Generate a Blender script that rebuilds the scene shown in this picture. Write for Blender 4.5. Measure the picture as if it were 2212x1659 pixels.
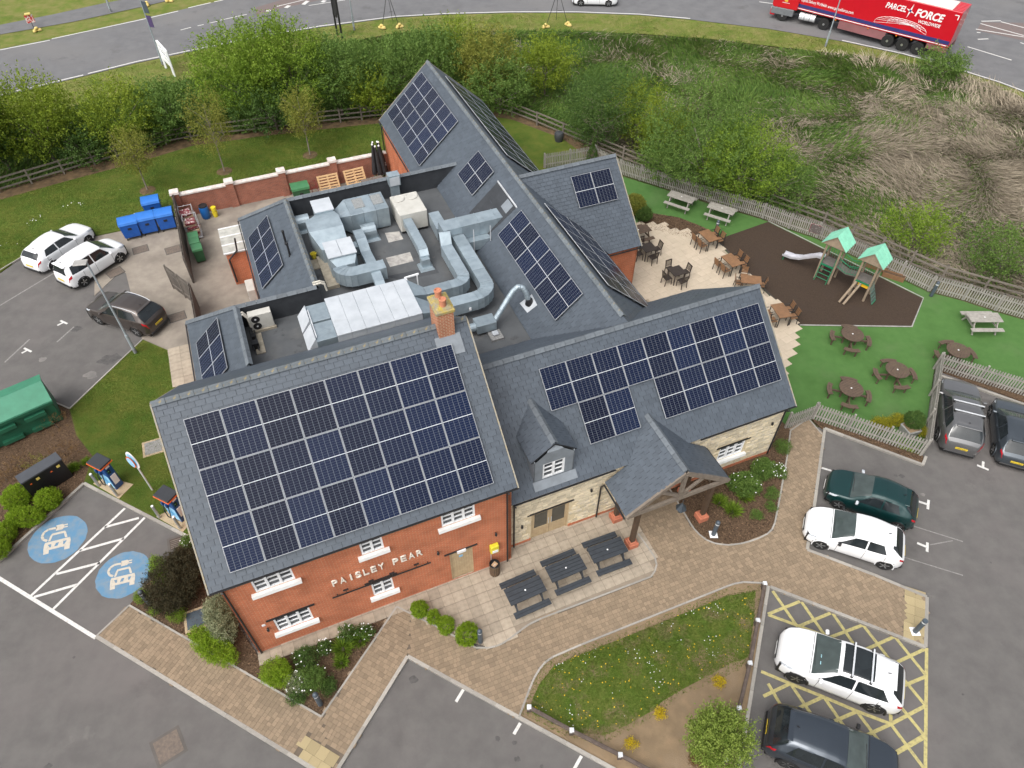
import bpy, bmesh, math, random
import numpy as np
from math import sin, cos, pi, radians, atan2, hypot, sqrt
from mathutils import Vector, Matrix
random.seed(7)
for o in list(bpy.data.objects): bpy.data.objects.remove(o)
S = bpy.context.scene
COL = S.collection
# ------------------------------------------------------------ camera (survey of the photograph: 2212 x 1659 pixel grid)
CAM_H = 27.3; FPX = 1556.0; DEP = radians(47.6); ROLL = radians(0.2)
cd = bpy.data.cameras.new('camera'); cam = bpy.data.objects.new('camera', cd); COL.objects.link(cam)
cd.sensor_fit = 'HORIZONTAL'; cd.sensor_width = 36; cd.lens = 36 * FPX / 2212; cd.clip_end = 2000; cd.clip_start = .5
cam.matrix_world = Matrix.Translation((0, 0, CAM_H)) @ Matrix.Rotation(pi / 2 - DEP, 4, 'X') @ Matrix.Rotation(ROLL, 4, 'Z')
S.camera = cam
S.render.resolution_x = 1024; S.render.resolution_y = 768
# ------------------------------------------------------------ overcast daylight
SUN_EL, SUN_AZ = radians(55), radians(215)          # azimuth measured clockwise from +Y
w = bpy.data.worlds.new('World'); S.world = w; w.use_nodes = True
nt = w.node_tree; bg = nt.nodes['Background']
sky = nt.nodes.new('ShaderNodeTexSky'); sky.sky_type = 'NISHITA'; sky.sun_disc = False
sky.sun_elevation = SUN_EL; sky.sun_rotation = SUN_AZ; sky.dust_density = 6; sky.air_density = 1.0; sky.ozone_density = 1
hs = nt.nodes.new('ShaderNodeHueSaturation'); hs.inputs['Saturation'].default_value = .30
nt.links.new(sky.outputs[0], hs.inputs['Color']); nt.links.new(hs.outputs[0], bg.inputs[0])
bg.inputs[1].default_value = 0.135
sl = bpy.data.lights.new('sun', 'SUN'); sl.energy = 1.0; sl.angle = radians(80); sl.color = (1, .97, .93)
so = bpy.data.objects.new('sun', sl); COL.objects.link(so)
sd = Vector((sin(SUN_AZ) * cos(SUN_EL), cos(SUN_AZ) * cos(SUN_EL), sin(SUN_EL)))
so.rotation_euler = sd.to_track_quat('Z', 'Y').to_euler(); so.location = sd * 60
S.view_settings.view_transform = 'Standard'; S.view_settings.look = 'None'; S.view_settings.exposure = 0.7
S.view_settings.gamma = 1; S.view_settings.use_curve_mapping = False
S.render.engine = 'CYCLES'
try:
    S.cycles.max_bounces = 6; S.cycles.diffuse_bounces = 3; S.cycles.glossy_bounces = 3; S.cycles.transmission_bounces = 4; S.cycles.transparent_max_bounces = 6
except Exception: pass
# ------------------------------------------------------------ photograph pixel -> point on a level plane
_f = Vector((0, cos(DEP), -sin(DEP))); _u0 = Vector((0, sin(DEP), cos(DEP))); _r0 = Vector((1, 0, 0))
_r = _r0 * cos(ROLL) + _u0 * sin(ROLL); _u = _u0 * cos(ROLL) - _r0 * sin(ROLL)
def G(u, v, z=0.0):
    d = _f + _r * ((u - 1106) / FPX) + _u * ((829.5 - v) / FPX)
    t = (z - CAM_H) / d.z
    return Vector((d.x * t, d.y * t, z))
def gs(pts, z=0.0): return [G(a, b, z) for a, b in pts]
def px(p):
    c = Vector(p) - Vector((0, 0, CAM_H)); z = c.dot(_f)
    if z < .1: return (-9e9, -9e9)
    return (1106 + FPX * c.dot(_r) / z, 829.5 - FPX * c.dot(_u) / z)
# ------------------------------------------------------------ materials
MT = {}
def hexc(h):
    c = [int(h[i:i+2], 16) / 255 for i in (0, 2, 4)]
    return tuple((x / 12.92 if x <= .04045 else ((x + .055) / 1.055) ** 2.4) for x in c)
def mat(name, c1, c2=None, rough=.7, metal=0., scale=3., detail=5., bump=0., bscale=60., rnd=None, rv=.25, spec=.5, c3=None, s3=.4, w3=.5, coat=0., lo=.35, hi=.65, bd=.02, extra=()):
    """noise-mottled surface; rnd='obj' / 'attr' varies brightness from piece to piece; c3 adds a second, larger mottling"""
    if name in MT: return MT[name]
    m = bpy.data.materials.new(name); m.use_nodes = True; n = m.node_tree; b = n.nodes['Principled BSDF']; L = n.links.new
    tc = n.nodes.new('ShaderNodeTexCoord'); co = tc.outputs['Object']
    def noise(sc, det, rg=.6):
        t = n.nodes.new('ShaderNodeTexNoise'); t.inputs['Scale'].default_value = sc; t.inputs['Detail'].default_value = det; t.inputs['Roughness'].default_value = rg
        L(co, t.inputs['Vector']); return t.outputs['Fac']
    def remap(fac, a, bb):
        r = n.nodes.new('ShaderNodeMapRange'); r.inputs[1].default_value = a; r.inputs[2].default_value = bb; L(fac, r.inputs[0]); return r.outputs[0]
    def mix(fac, A, B, bt='MIX'):
        x = n.nodes.new('ShaderNodeMix'); x.data_type = 'RGBA'; x.blend_type = bt
        if isinstance(fac, (int, float)): x.inputs[0].default_value = fac
        else: L(fac, x.inputs[0])
        for k, q in ((6, A), (7, B)):
            if isinstance(q, tuple): x.inputs[k].default_value = (*q, 1)
            else: L(q, x.inputs[k])
        return x.outputs[2]
    c2 = c2 or tuple(q * .82 for q in c1)
    col = mix(remap(noise(scale, detail), lo, hi), c1, c2)
    if c3: col = mix(remap(noise(s3, 4), .5, .5 + w3 * .5), col, c3)
    for ec, es, ea, eb, ek in extra:
        f_ = remap(noise(es, 6, .65), ea, eb); mm = n.nodes.new('ShaderNodeMath'); mm.operation = 'MULTIPLY'; mm.inputs[1].default_value = ek; L(f_, mm.inputs[0]); col = mix(mm.outputs[0], col, ec)
    if rnd:
        if rnd == 'obj': f = n.nodes.new('ShaderNodeObjectInfo').outputs['Random']
        else:
            a = n.nodes.new('ShaderNodeAttribute'); a.attribute_name = 'rnd'; f = a.outputs['Fac']
        r = n.nodes.new('ShaderNodeMapRange'); r.inputs[3].default_value = 1 - rv; r.inputs[4].default_value = 1 + rv; L(f, r.inputs[0])
        g = n.nodes.new('ShaderNodeCombineColor'); [L(r.outputs[0], g.inputs[i]) for i in range(3)]
        col = mix(1.0, col, g.outputs[0], 'MULTIPLY')
    L(col, b.inputs['Base Color'])
    b.inputs['Roughness'].default_value = rough; b.inputs['Metallic'].default_value = metal; b.inputs['Specular IOR Level'].default_value = spec
    if coat: b.inputs['Coat Weight'].default_value = coat; b.inputs['Coat Roughness'].default_value = .08
    if bump:
        bp = n.nodes.new('ShaderNodeBump'); bp.inputs['Strength'].default_value = bump; bp.inputs['Distance'].default_value = bd
        L(noise(bscale, 4), bp.inputs['Height']); L(bp.outputs[0], b.inputs['Normal'])
    MT[name] = m; return m
def glass(name, c=(.02, .025, .03), rough=.05):
    if name in MT: return MT[name]
    m = bpy.data.materials.new(name); m.use_nodes = True; n = m.node_tree; b = n.nodes['Principled BSDF']
    t = n.nodes.new('ShaderNodeTexNoise'); t.inputs['Scale'].default_value = 2.5
    tc = n.nodes.new('ShaderNodeTexCoord'); n.links.new(tc.outputs['Object'], t.inputs[0])
    x = n.nodes.new('ShaderNodeMix'); x.data_type = 'RGBA'; n.links.new(t.outputs['Fac'], x.inputs[0])
    x.inputs[6].default_value = (*[q * .6 for q in c], 1); x.inputs[7].default_value = (*[q * 1.5 for q in c], 1)
    n.links.new(x.outputs[2], b.inputs['Base Color']); b.inputs['Roughness'].default_value = rough; b.inputs['Specular IOR Level'].default_value = .6
    MT[name] = m; return m
def brickmat(name, c1, c2, cm, bw=.225, bh=.075, mortar=.009, rough=.85):
    if name in MT: return MT[name]
    m = bpy.data.materials.new(name); m.use_nodes = True; n = m.node_tree; b = n.nodes['Principled BSDF']; L = n.links.new
    tc = n.nodes.new('ShaderNodeTexCoord'); sp = n.nodes.new('ShaderNodeSeparateXYZ'); L(tc.outputs['Object'], sp.inputs[0])
    ad = n.nodes.new('ShaderNodeMath'); L(sp.outputs[0], ad.inputs[0]); L(sp.outputs[1], ad.inputs[1])
    cb = n.nodes.new('ShaderNodeCombineXYZ'); L(ad.outputs[0], cb.inputs[0]); L(sp.outputs[2], cb.inputs[1])
    br = n.nodes.new('ShaderNodeTexBrick'); L(cb.outputs[0], br.inputs['Vector']); br.inputs['Scale'].default_value = 1
    br.inputs['Brick Width'].default_value = bw; br.inputs['Row Height'].default_value = bh; br.inputs['Mortar Size'].default_value = mortar; br.inputs['Mortar Smooth'].default_value = .2
    br.inputs['Color1'].default_value = (*c1, 1); br.inputs['Color2'].default_value = (*c2, 1); br.inputs['Mortar'].default_value = (*cm, 1)
    nz = n.nodes.new('ShaderNodeTexNoise'); nz.inputs['Scale'].default_value = 1.2; nz.inputs['Detail'].default_value = 6; L(tc.outputs['Object'], nz.inputs[0])
    mr = n.nodes.new('ShaderNodeMapRange'); mr.inputs[1].default_value = .3; mr.inputs[2].default_value = .7; mr.inputs[3].default_value = .78; mr.inputs[4].default_value = 1.15; L(nz.outputs['Fac'], mr.inputs[0])
    g = n.nodes.new('ShaderNodeCombineColor'); [L(mr.outputs[0], g.inputs[i]) for i in range(3)]
    x = n.nodes.new('ShaderNodeMix'); x.data_type = 'RGBA'; x.blend_type = 'MULTIPLY'; x.inputs[0].default_value = 1; L(br.outputs['Color'], x.inputs[6]); L(g.outputs[0], x.inputs[7])
    L(x.outputs[2], b.inputs['Base Color']); b.inputs['Roughness'].default_value = rough; b.inputs['Specular IOR Level'].default_value = .25
    bp = n.nodes.new('ShaderNodeBump'); bp.invert = True; bp.inputs['Strength'].default_value = .6; bp.inputs['Distance'].default_value = .01; L(br.outputs['Fac'], bp.inputs['Height']); L(bp.outputs[0], b.inputs['Normal'])
    MT[name] = m; return m
# ------------------------------------------------------------ mesh builder
class MB:
    def __init__(s): s.v = []; s.f = []; s.m = []; s.mi = 0
    def add(s, vs, fs):
        k = len(s.v); s.v += [tuple(p) for p in vs]; s.f += [tuple(i + k for i in f) for f in fs]; s.m += [s.mi] * len(fs); return s
    def use(s, i): s.mi = i; return s
    def quad(s, *p): return s.add(p, [tuple(range(len(p)))])
    def box(s, c, d, rz=0., ry=0., rx=0., taper=1.):
        x, y, z = (q / 2 for q in d); R = Matrix.Rotation(rz, 3, 'Z') @ Matrix.Rotation(ry, 3, 'Y') @ Matrix.Rotation(rx, 3, 'X'); c = Vector(c)
        P = [(-x, -y, -z), (x, -y, -z), (x, y, -z), (-x, y, -z), (-x * taper, -y * taper, z), (x * taper, -y * taper, z), (x * taper, y * taper, z), (-x * taper, y * taper, z)]
        return s.add([c + R @ Vector(p) for p in P], [(3, 2, 1, 0), (4, 5, 6, 7), (0, 1, 5, 4), (1, 2, 6, 5), (2, 3, 7, 6), (3, 0, 4, 7)])
    def bb(s, x0, x1, y0, y1, z0, z1): return s.box(((x0 + x1) / 2, (y0 + y1) / 2, (z0 + z1) / 2), (abs(x1 - x0), abs(y1 - y0), abs(z1 - z0)))
    def bar(s, p, q, wd, ht=None):
        """straight beam of rectangular section from p to q"""
        ht = ht or wd; p, q = Vector(p), Vector(q); d = (q - p).normalized()
        a = d.cross(Vector((0, 0, 1)))
        a = Vector((1, 0, 0)) if a.length < 1e-4 else a.normalized()
        b = a.cross(d); a = a * wd / 2; b = b * ht / 2
        return s.add([p - a - b, p + a - b, p + a + b, p - a + b, q - a - b, q + a - b, q + a + b, q - a + b], [(3, 2, 1, 0), (4, 5, 6, 7), (0, 1, 5, 4), (1, 2, 6, 5), (2, 3, 7, 6), (3, 0, 4, 7)])
    def tube(s, path, r, n=8, cap=True):
        path = [Vector(p) for p in path]; r = r if isinstance(r, (list, tuple)) else [r] * len(path); k = len(s.v); prev = None
        for i, p in enumerate(path):
            d = (path[min(i + 1, len(path) - 1)] - path[max(i - 1, 0)]).normalized()
            if prev is None: a = d.cross(Vector((0, 0, 1))); a = Vector((1, 0, 0)) if a.length < 1e-3 else a.normalized()
            else: a = (prev - d * prev.dot(d)); a = a.normalized() if a.length > 1e-5 else Vector((1, 0, 0))
            prev = a; b = d.cross(a)
            s.v += [tuple(p + (a * cos(2 * pi * j / n) + b * sin(2 * pi * j / n)) * r[i]) for j in range(n)]
        F = [(k + i * n + j, k + i * n + (j + 1) % n, k + (i + 1) * n + (j + 1) % n, k + (i + 1) * n + j) for i in range(len(path) - 1) for j in range(n)]
        if cap: F += [tuple(k + j for j in range(n))[::-1], tuple(k + (len(path) - 1) * n + j for j in range(n))]
        s.f += F; s.m += [s.mi] * len(F); return s
    def cyl(s, p, q, r0, r1=None, n=12): return s.tube([p, q], [r0, r0 if r1 is None else r1], n)
    def lathe(s, prof, n=16, c=(0, 0, 0)):
        k = len(s.v)
        for r, z in prof: s.v += [(c[0] + r * cos(2 * pi * j / n), c[1] + r * sin(2 * pi * j / n), c[2] + z) for j in range(n)]
        F = [(k + i * n + j, k + i * n + (j + 1) % n, k + (i + 1) * n + (j + 1) % n, k + (i + 1) * n + j) for i in range(len(prof) - 1) for j in range(n)]
        F += [tuple(k + j for j in range(n))[::-1], tuple(k + (len(prof) - 1) * n + j for j in range(n))]
        s.f += F; s.m += [s.mi] * len(F); return s
    def prism(s, poly, z0, z1):
        n = len(poly); P = [(p[0], p[1]) for p in poly]
        if sum(P[i][0] * P[(i + 1) % n][1] - P[(i + 1) % n][0] * P[i][1] for i in range(n)) < 0: P = P[::-1]
        return s.add([(x, y, z0) for x, y in P] + [(x, y, z1) for x, y in P], [tuple(range(n))[::-1], tuple(range(n, 2 * n))] + [(i, (i + 1) % n, n + (i + 1) % n, n + i) for i in range(n)])
    def slab(s, poly, off):
        """planar 3D polygon given a thickness along off"""
        n = len(poly); P = [Vector(p) for p in poly]; off = Vector(off)
        return s.add(P + [p + off for p in P], [tuple(range(n))[::-1], tuple(range(n, 2 * n))] + [(i, (i + 1) % n, n + (i + 1) % n, n + i) for i in range(n)])
    def build(s, name, mats, parent=None, loc=(0, 0, 0), rz=0., smooth=False, bevel=0., rnd=None, sub=0):
        me = bpy.data.meshes.new(name); me.from_pydata(s.v, [], s.f); 
        mats = mats if isinstance(mats, (list, tuple)) else [mats]
        for m in mats: me.materials.append(m)
        if len(mats) > 1: me.polygons.foreach_set('material_index', s.m)
        if rnd is not None:
            at = me.attributes.new('rnd', 'FLOAT', 'FACE'); at.data.foreach_set('value', rnd)
        bm = bmesh.new(); bm.from_mesh(me); bmesh.ops.recalc_face_normals(bm, faces=bm.faces)
        if bevel: bmesh.ops.bevel(bm, geom=[e for e in bm.edges if len(e.link_faces) == 2 and e.calc_face_angle() > .5], offset=bevel, segments=1, affect='EDGES', profile=.5, clamp_overlap=True)
        bm.to_mesh(me); bm.free()
        if smooth: me.polygons.foreach_set('use_smooth', [True] * len(me.polygons)); 
        if smooth and smooth is not True: me.set_sharp_from_angle(angle=smooth)
        me.update()
        o = bpy.data.objects.new(name, me); COL.objects.link(o); o.location = loc; o.rotation_euler = (0, 0, rz)
        if parent: o.parent = parent
        if sub: md = o.modifiers.new('sub', 'SUBSURF'); md.levels = md.render_levels = sub
        return o
def tag(o, label, cat, group=None, kind=None):
    o['label'] = label; o['category'] = cat
    if group: o['group'] = group
    if kind: o['kind'] = kind
    return o
def struct(o): o['kind'] = 'structure'; return o
def stuff(o): o['kind'] = 'stuff'; return o
def thing(name, label, cat, loc=(0, 0, 0), rz=0., group=None):
    o = bpy.data.objects.new(name, None); COL.objects.link(o); o.location = loc; o.rotation_euler = (0, 0, rz); o.empty_display_size = .2
    return tag(o, label, cat, group)
def copy_tree(o, parent=None):
    c = o.copy(); COL.objects.link(c); c.parent = parent
    for ch in o.children: copy_tree(ch, c)
    return c
def dup(o, label, loc, rz, scale=None):
    c = copy_tree(o); c['label'] = label; c.location = loc; c.rotation_euler = (0, 0, rz)
    if scale: c.scale = scale
    return c
def sheet(name, pts, m, z=0., parent=None, hole=None):
    b = bmesh.new(); vs = [b.verts.new((p[0], p[1], z)) for p in pts]; f = b.faces.new(vs); f.normal_update()
    if f.normal.z < 0: f.normal_flip()
    bmesh.ops.triangulate(b, faces=b.faces[:])
    me = bpy.data.meshes.new(name); b.to_mesh(me); b.free(); me.materials.append(m)
    o = bpy.data.objects.new(name, me); COL.objects.link(o)
    if parent: o.parent = parent
    return o
def slabz(name, pts, m, z0, z1, parent=None):
    """raised flat area with vertical edges (any polygon)"""
    b = bmesh.new(); vs = [b.verts.new((p[0], p[1], z1)) for p in pts]; f = b.faces.new(vs); f.normal_update()
    if f.normal.z < 0: f.normal_flip()
    r = bmesh.ops.extrude_face_region(b, geom=[f]); 
    for v in [g for g in r['geom'] if isinstance(g, bmesh.types.BMVert)]: v.co.z = z0
    bmesh.ops.recalc_face_normals(b, faces=b.faces); bmesh.ops.triangulate(b, faces=[q for q in b.faces if len(q.verts) > 4])
    me = bpy.data.meshes.new(name); b.to_mesh(me); b.free(); me.materials.append(m)
    o = bpy.data.objects.new(name, me); COL.objects.link(o)
    if parent: o.parent = parent
    return o
# ------------------------------------------------------------ pieces: first n as objects, the rest joined
def cube_mesh(name, m, bevel=.0):
    b = MB().box((0, 0, 0), (1, 1, 1)); o = b.build(name, m); me = o.data; bpy.data.objects.remove(o); return me
def inside(p, poly):
    x, y = p[0], p[1]; c = False; j = len(poly) - 1
    for i in range(len(poly)):
        a, b = poly[i], poly[j]
        if (a[1] > y) != (b[1] > y) and x < (b[0] - a[0]) * (y - a[1]) / (b[1] - a[1]) + a[0]: c = not c
        j = i
    return c
_CB = np.array([(-.5, -.5, -.5), (.5, -.5, -.5), (.5, .5, -.5), (-.5, .5, -.5), (-.5, -.5, .5), (.5, -.5, .5), (.5, .5, .5), (-.5, .5, .5)])
_CF = [(4, 5, 6, 7), (0, 1, 5, 4), (1, 2, 6, 5), (2, 3, 7, 6), (3, 0, 4, 7)]
def pieces(name, mats_list, m_obj, m_attr, parent, nmax=300, xf=None, stuffname=None, stuffparent=None):
    """mats_list: 4x4 matrices of unit cubes in parent space. The nmax nearest to the camera in view become objects that share one mesh."""
    xf = xf or Matrix()
    def key(Mx):
        p = xf @ Mx.translation; q = px(p); vis = 0 <= q[0] <= 2212 and 0 <= q[1] <= 1659
        return (0 if vis else 1, (p - Vector((0, 0, CAM_H))).length)
    ml = sorted(mats_list, key=key)
    me = cube_mesh(name, m_obj)
    for Mx in ml[:nmax]:
        o = bpy.data.objects.new(name, me); COL.objects.link(o); o.parent = parent; o.matrix_local = Mx
    rest = ml[nmax:]
    if rest:
        v = []; f = []; r = []
        for i, Mx in enumerate(rest):
            A = np.array(Mx); v.append(_CB @ A[:3, :3].T + A[:3, 3]); f += [tuple(a + 8 * i for a in q) for q in _CF]; r += [random.random()] * 5
        me2 = bpy.data.meshes.new(name + 's'); me2.from_pydata(np.concatenate(v).tolist(), [], f); me2.materials.append(m_attr)
        at = me2.attributes.new('rnd', 'FLOAT', 'FACE'); at.data.foreach_set('value', r)
        o = bpy.data.objects.new(stuffname or name + 's', me2); COL.objects.link(o); o.parent = stuffparent or parent; stuff(o)
def trs(c, d, rz=0., R=None):
    return Matrix.Translation(c) @ (R.to_4x4() if R else Matrix.Rotation(rz, 4, 'Z')) @ Matrix.Diagonal((*d, 1))
def clip_poly(P, poly):
    """Sutherland-Hodgman: subject P clipped to convex CCW poly (2D)"""
    out = P
    for i in range(len(poly)):
        a, b = poly[i], poly[(i + 1) % len(poly)]; inp = out; out = []
        sd_ = lambda p: (b[0] - a[0]) * (p[1] - a[1]) - (b[1] - a[1]) * (p[0] - a[0])
        for k in range(len(inp)):
            p, q = inp[k - 1], inp[k]; sp, sq = sd_(p), sd_(q)
            if (sp >= 0) != (sq >= 0):
                t = sp / (sp - sq); out.append((p[0] + (q[0] - p[0]) * t, p[1] + (q[1] - p[1]) * t))
            if sq >= 0: out.append(q)
        if not out: return []
    return out
# ============================================================ THE SETTING
M_ASPH = mat('asphalt', (.132, .125, .119), (.108, .102, .098), rough=.9, scale=1.3, detail=9, bump=.5, bscale=120, c3=(.150, .136, .131), s3=.16, w3=.55, spec=.25, extra=(((.07, .066, .063), .33, .58, .74, .55), ((.25, .235, .22), .55, .66, .8, .35), ((.30, .28, .26), 9., .72, .78, .5), ((.06, .055, .05), 2.2, .70, .78, .5)))
M_ROAD = mat('road_asphalt', (.155, .155, .158), (.128, .128, .132), rough=.9, scale=.8, detail=9, bump=.3, bscale=90, c3=(.175, .17, .165), s3=.1, spec=.25, extra=(((.09, .088, .086), .5, .58, .7, .5), ((.24, .235, .23), 1.2, .66, .76, .3)))
M_LAWN = mat('lawn', (.075, .125, .020), (.13, .145, .03), rough=.95, scale=1.1, detail=9, bump=.9, bscale=55, c3=(.040, .085, .012), s3=.35, w3=.6, spec=.1, bd=.06, extra=(((.17, .14, .045), .45, .6, .75, .6),))
M_DRYL = mat('dry_lawn', (.135, .185, .034), (.22, .205, .075), rough=.95, scale=.9, detail=9, bump=.9, bscale=55, c3=(.085, .14, .02), s3=.4, w3=.5, spec=.1, bd=.06)
M_FIELD = mat('field', (.09, .125, .035), (.18, .15, .09), rough=.95, scale=.35, detail=8, bump=1, bscale=8, c3=(.07, .11, .025), s3=.12, spec=.1, bd=.2)
M_SOIL = mat('soil', (.17, .115, .065), (.09, .065, .04), rough=.95, scale=2.2, detail=9, bump=.8, bscale=30, spec=.1, bd=.04)
M_SAND = mat('bare_soil', (.27, .195, .12), (.19, .14, .088), rough=.95, scale=1.6, detail=10, bump=.8, bscale=45, c3=(.30, .225, .15), s3=.8, spec=.1, bd=.04)
M_BARK = mat('bark_mulch', (.075, .048, .032), (.15, .10, .062), rough=.95, scale=14, detail=6, bump=1, bscale=35, spec=.1, bd=.05)
M_TURF = mat('artificial_turf', (.066, .145, .040), (.076, .16, .046), rough=.9, scale=2.2, detail=9, bump=.5, bscale=90, c3=(.055, .122, .032), s3=.5, extra=(((.10, .155, .065), .3, .52, .7, .5), ((.04, .09, .022), .9, .66, .78, .5)), spec=.1)
M_RUBR = mat('rubber_crumb', (.040, .029, .022), (.066, .046, .033), rough=.95, scale=25, detail=8, bump=.5, bscale=80, spec=.15, c3=(.052, .038, .03), s3=.5)
M_CONC = mat('concrete', (.30, .265, .22), (.22, .19, .16), rough=.9, scale=.9, detail=9, bump=.3, bscale=60, c3=(.15, .13, .11), s3=.35, w3=.6, spec=.2)
M_WHITE = mat('road_paint', (.60, .59, .565), (.38, .37, .35), rough=.8, scale=9, detail=9, lo=.45, hi=.75)
M_WORN = mat('worn_paint', (.26, .25, .235), (.14, .133, .128), rough=.85, scale=12, detail=9, lo=.35, hi=.7)
M_YELP = mat('yellow_paint', (.43, .375, .15), (.22, .195, .11), rough=.8, scale=8, detail=9, lo=.45, hi=.75)
M_BLUEP = mat('blue_paint', (.085, .20, .32), (.17, .22, .26), rough=.8, scale=3, detail=9, lo=.4, hi=.72)
M_CREAMP = mat('cream_paint', (.47, .43, .36), (.30, .29, .27), rough=.8, scale=8, detail=9, lo=.5, hi=.8)

struct(sheet('ground', [(-400, -300), (400, -300), (400, 600), (-400, 600)], M_FIELD, -.12))
CP = [(-70, -25), (70, -25)] + [tuple(G(*p)[:2]) for p in ((2700, 1000), (2212, 866), (2020, 800), (1990, 980), (1781, 924), (1400, 900), (700, 760), (430, 560), (372, 468), (204, 509), (44, 556), (0, 587), (-500, 900))]
car_park = struct(sheet('car_park', CP, M_ASPH, 0.))
# ---- public road along the top of the picture
NEAR = [(-500, 345), (-200, 262), (0, 209), (142, 174), (295, 136), (430, 108), (565, 80), (690, 59), (853, 37.5), (965, 31), (1106, 27.5), (1246, 27.5), (1381, 32.5), (1491, 42), (1659, 62), (1819, 89), (1949, 117.5), (2034, 140), (2159, 179), (2212, 199), (2500, 300), (2900, 440)]
FARE = [(-500, 200), (-200, 147), (0, 106), (107.5, 85), (312.5, 39), (385, 22.5), (482, 0), (640, -38), (800, -80), (1100, -150), (1700, -200), (2600, -120), (3200, 60)]
road = struct(sheet('road', [G(*p) for p in NEAR] + [G(*p) for p in FARE[::-1]], M_ROAD, .0))
VLOW = [(-500, 440), (-200, 330), (0, 275), (142, 232), (300, 195), (400, 172), (565, 125), (700, 98), (850, 72), (965, 66), (1106, 66), (1246, 67), (1381, 72), (1531, 83), (1659, 98), (1746, 108), (1884, 122), (1990, 142), (2100, 172), (2212, 210), (2500, 312), (2900, 450)]
struct(sheet('verge', [G(*p) for p in NEAR] + [G(*p) for p in VLOW[::-1]], M_DRYL, -.03))
FPU = [(-300, 115), (0, 54), (112, 32), (225, 7), (262, 0), (420, -45)]; FPL = [(-300, 140), (0, 75), (160, 47), (307, 15), (370, 0), (500, -38)]
struct(sheet('footpath', gs(FPU) + gs(FPL)[::-1], M_ROAD, .02))
struct(sheet('far_verge', gs(FARE[:8]) + gs([(640, -60), (420, -140), (0, -60), (-500, 40)]), M_DRYL, -.02))
def strip(mb, pts, wd, z):
    P = [Vector((p[0], p[1], z)) for p in pts]
    L_, R_ = [], []
    for i, p in enumerate(P):
        d = (P[min(i + 1, len(P) - 1)] - P[max(i - 1, 0)]); d.z = 0; d.normalize(); nrm = Vector((-d.y, d.x, 0)) * wd / 2
        L_.append(p + nrm); R_.append(p - nrm)
    for i in range(len(P) - 1): mb.quad(R_[i], R_[i + 1], L_[i + 1], L_[i])
    return mb
def line(name, pts, wd, m, z=.006, parent=None): return strip(MB(), [G(*p) for p in pts], wd, z).build(name, m, parent or car_park)
def rline(pts, wd, m=None): return line('road_marking', pts, wd, m or M_WHITE, .008, road)
for a in ([(-100, 233), (0, 205), (142, 171), (180, 162)], [(190, 159), (295, 133), (430, 105), (565, 77.5), (690, 56.5), (853, 35.5), (965, 29), (1106, 25.5), (1246, 25.5), (1381, 30.5), (1491, 40)], [(1819, 87), (1949, 115.5), (2034, 138), (2159, 177), (2212, 197)]): rline(a, .16)
for a in ([(0, 108), (107.5, 87)], [(112, 84), (312.5, 41), (385, 24)], [(407, 17), (455, 6)], [(463, 4), (482, 0)]): rline(a, .15)
for a, b in (((390, 65), (413, 59)), ((427, 56), (440, 53)), ((453, 50), (470, 46)), ((475, 44), (533, 31))): rline([a, b], .12)
for a in ([(598, 14), (660, -1)], [(667, 12), (745, 0)]): rline(a, .12)
for a in ([(575, 24), (584, 22)], [(617, 17), (625, 12)], [(655, 10), (665, 2)], [(696, 5), (702, 1)]): rline(a, .4)
struct(sheet('splitter_patch', gs([(553, 33), (598, 20), (720, -6), (640, -10), (553, 16)]), mat('red_asphalt', (.17, .125, .115), (.13, .11, .105), rough=.9, scale=4), .004))
for a in ([(1640, 4), (1700, 12)], [(2120, 46), (2162, 45)], [(2118, 51), (2212, 77)], [(2162, 47), (2212, 60)], [(2108, 63), (2212, 80)], [(2110, 70), (2118, 71)], [(2112, 85), (2135, 84)], [(2090, 101), (2185, 130)], [(2204, 92), (2212, 95)]): rline(a, .16)
struct(sheet('splitter_patch', gs([(2110, 66), (2260, 98), (2260, 50), (2120, 48)]), MT['red_asphalt'], .004))
# ---- gardens and lawns
ZL = .08
slabz('rear_lawn', gs([(-150, 660), (0, 587), (44, 556), (204, 509), (262, 497), (374, 468), (800, 380), (1180, 372), (1284, 350), (1216, 300), (1106, 258), (1000, 242), (828, 266), (690, 280), (553, 296), (415, 315), (300, 350), (140, 392), (0, 432), (-150, 470)], ZL), M_LAWN, -.05, ZL)
slabz('soil_border', gs([(-150, 470), (0, 432), (140, 392), (300, 350), (415, 315), (553, 296), (690, 280), (828, 266), (1000, 242), (1106, 258), (1216, 300), (1284, 350), (1340, 372), (1340, 330), (1216, 285), (1106, 240), (1000, 222), (828, 245), (553, 276), (415, 292), (300, 325), (140, 368), (0, 405), (-150, 445)], .04), M_SOIL, -.1, .04)
slabz('side_lawn', gs([(150, 882), (307, 733), (364, 757), (374, 829), (470, 1000), (478, 1200), (404, 1158), (181, 1043), (200, 985), (165, 940)], ZL), M_LAWN, -.05, ZL)
slabz('mulch_bed', gs([(-90, 1292), (181, 1043), (200, 985), (165, 940), (150, 882), (110, 860), (-90, 1000)], .07), M_BARK, -.05, .07)
slabz('mulch_bed', gs([(279, 1307), (404, 1158), (480, 1200), (500, 1330), (563, 1426), (840, 1331), (694, 1547)], .07), M_BARK, -.05, .07)
slabz('mulch_bed', gs([(1430, 1030), (1468.5, 1092), (1491, 1129.5), (1511, 1154.5), (1543.5, 1173), (1576, 1177), (1618.5, 1169.5), (1659, 1152), (1674, 1129.5), (1684, 1079.5), (1700, 989.5), (1708, 929.5), (1680, 900), (1560, 1000)], .07), M_BARK, -.05, .07)
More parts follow.
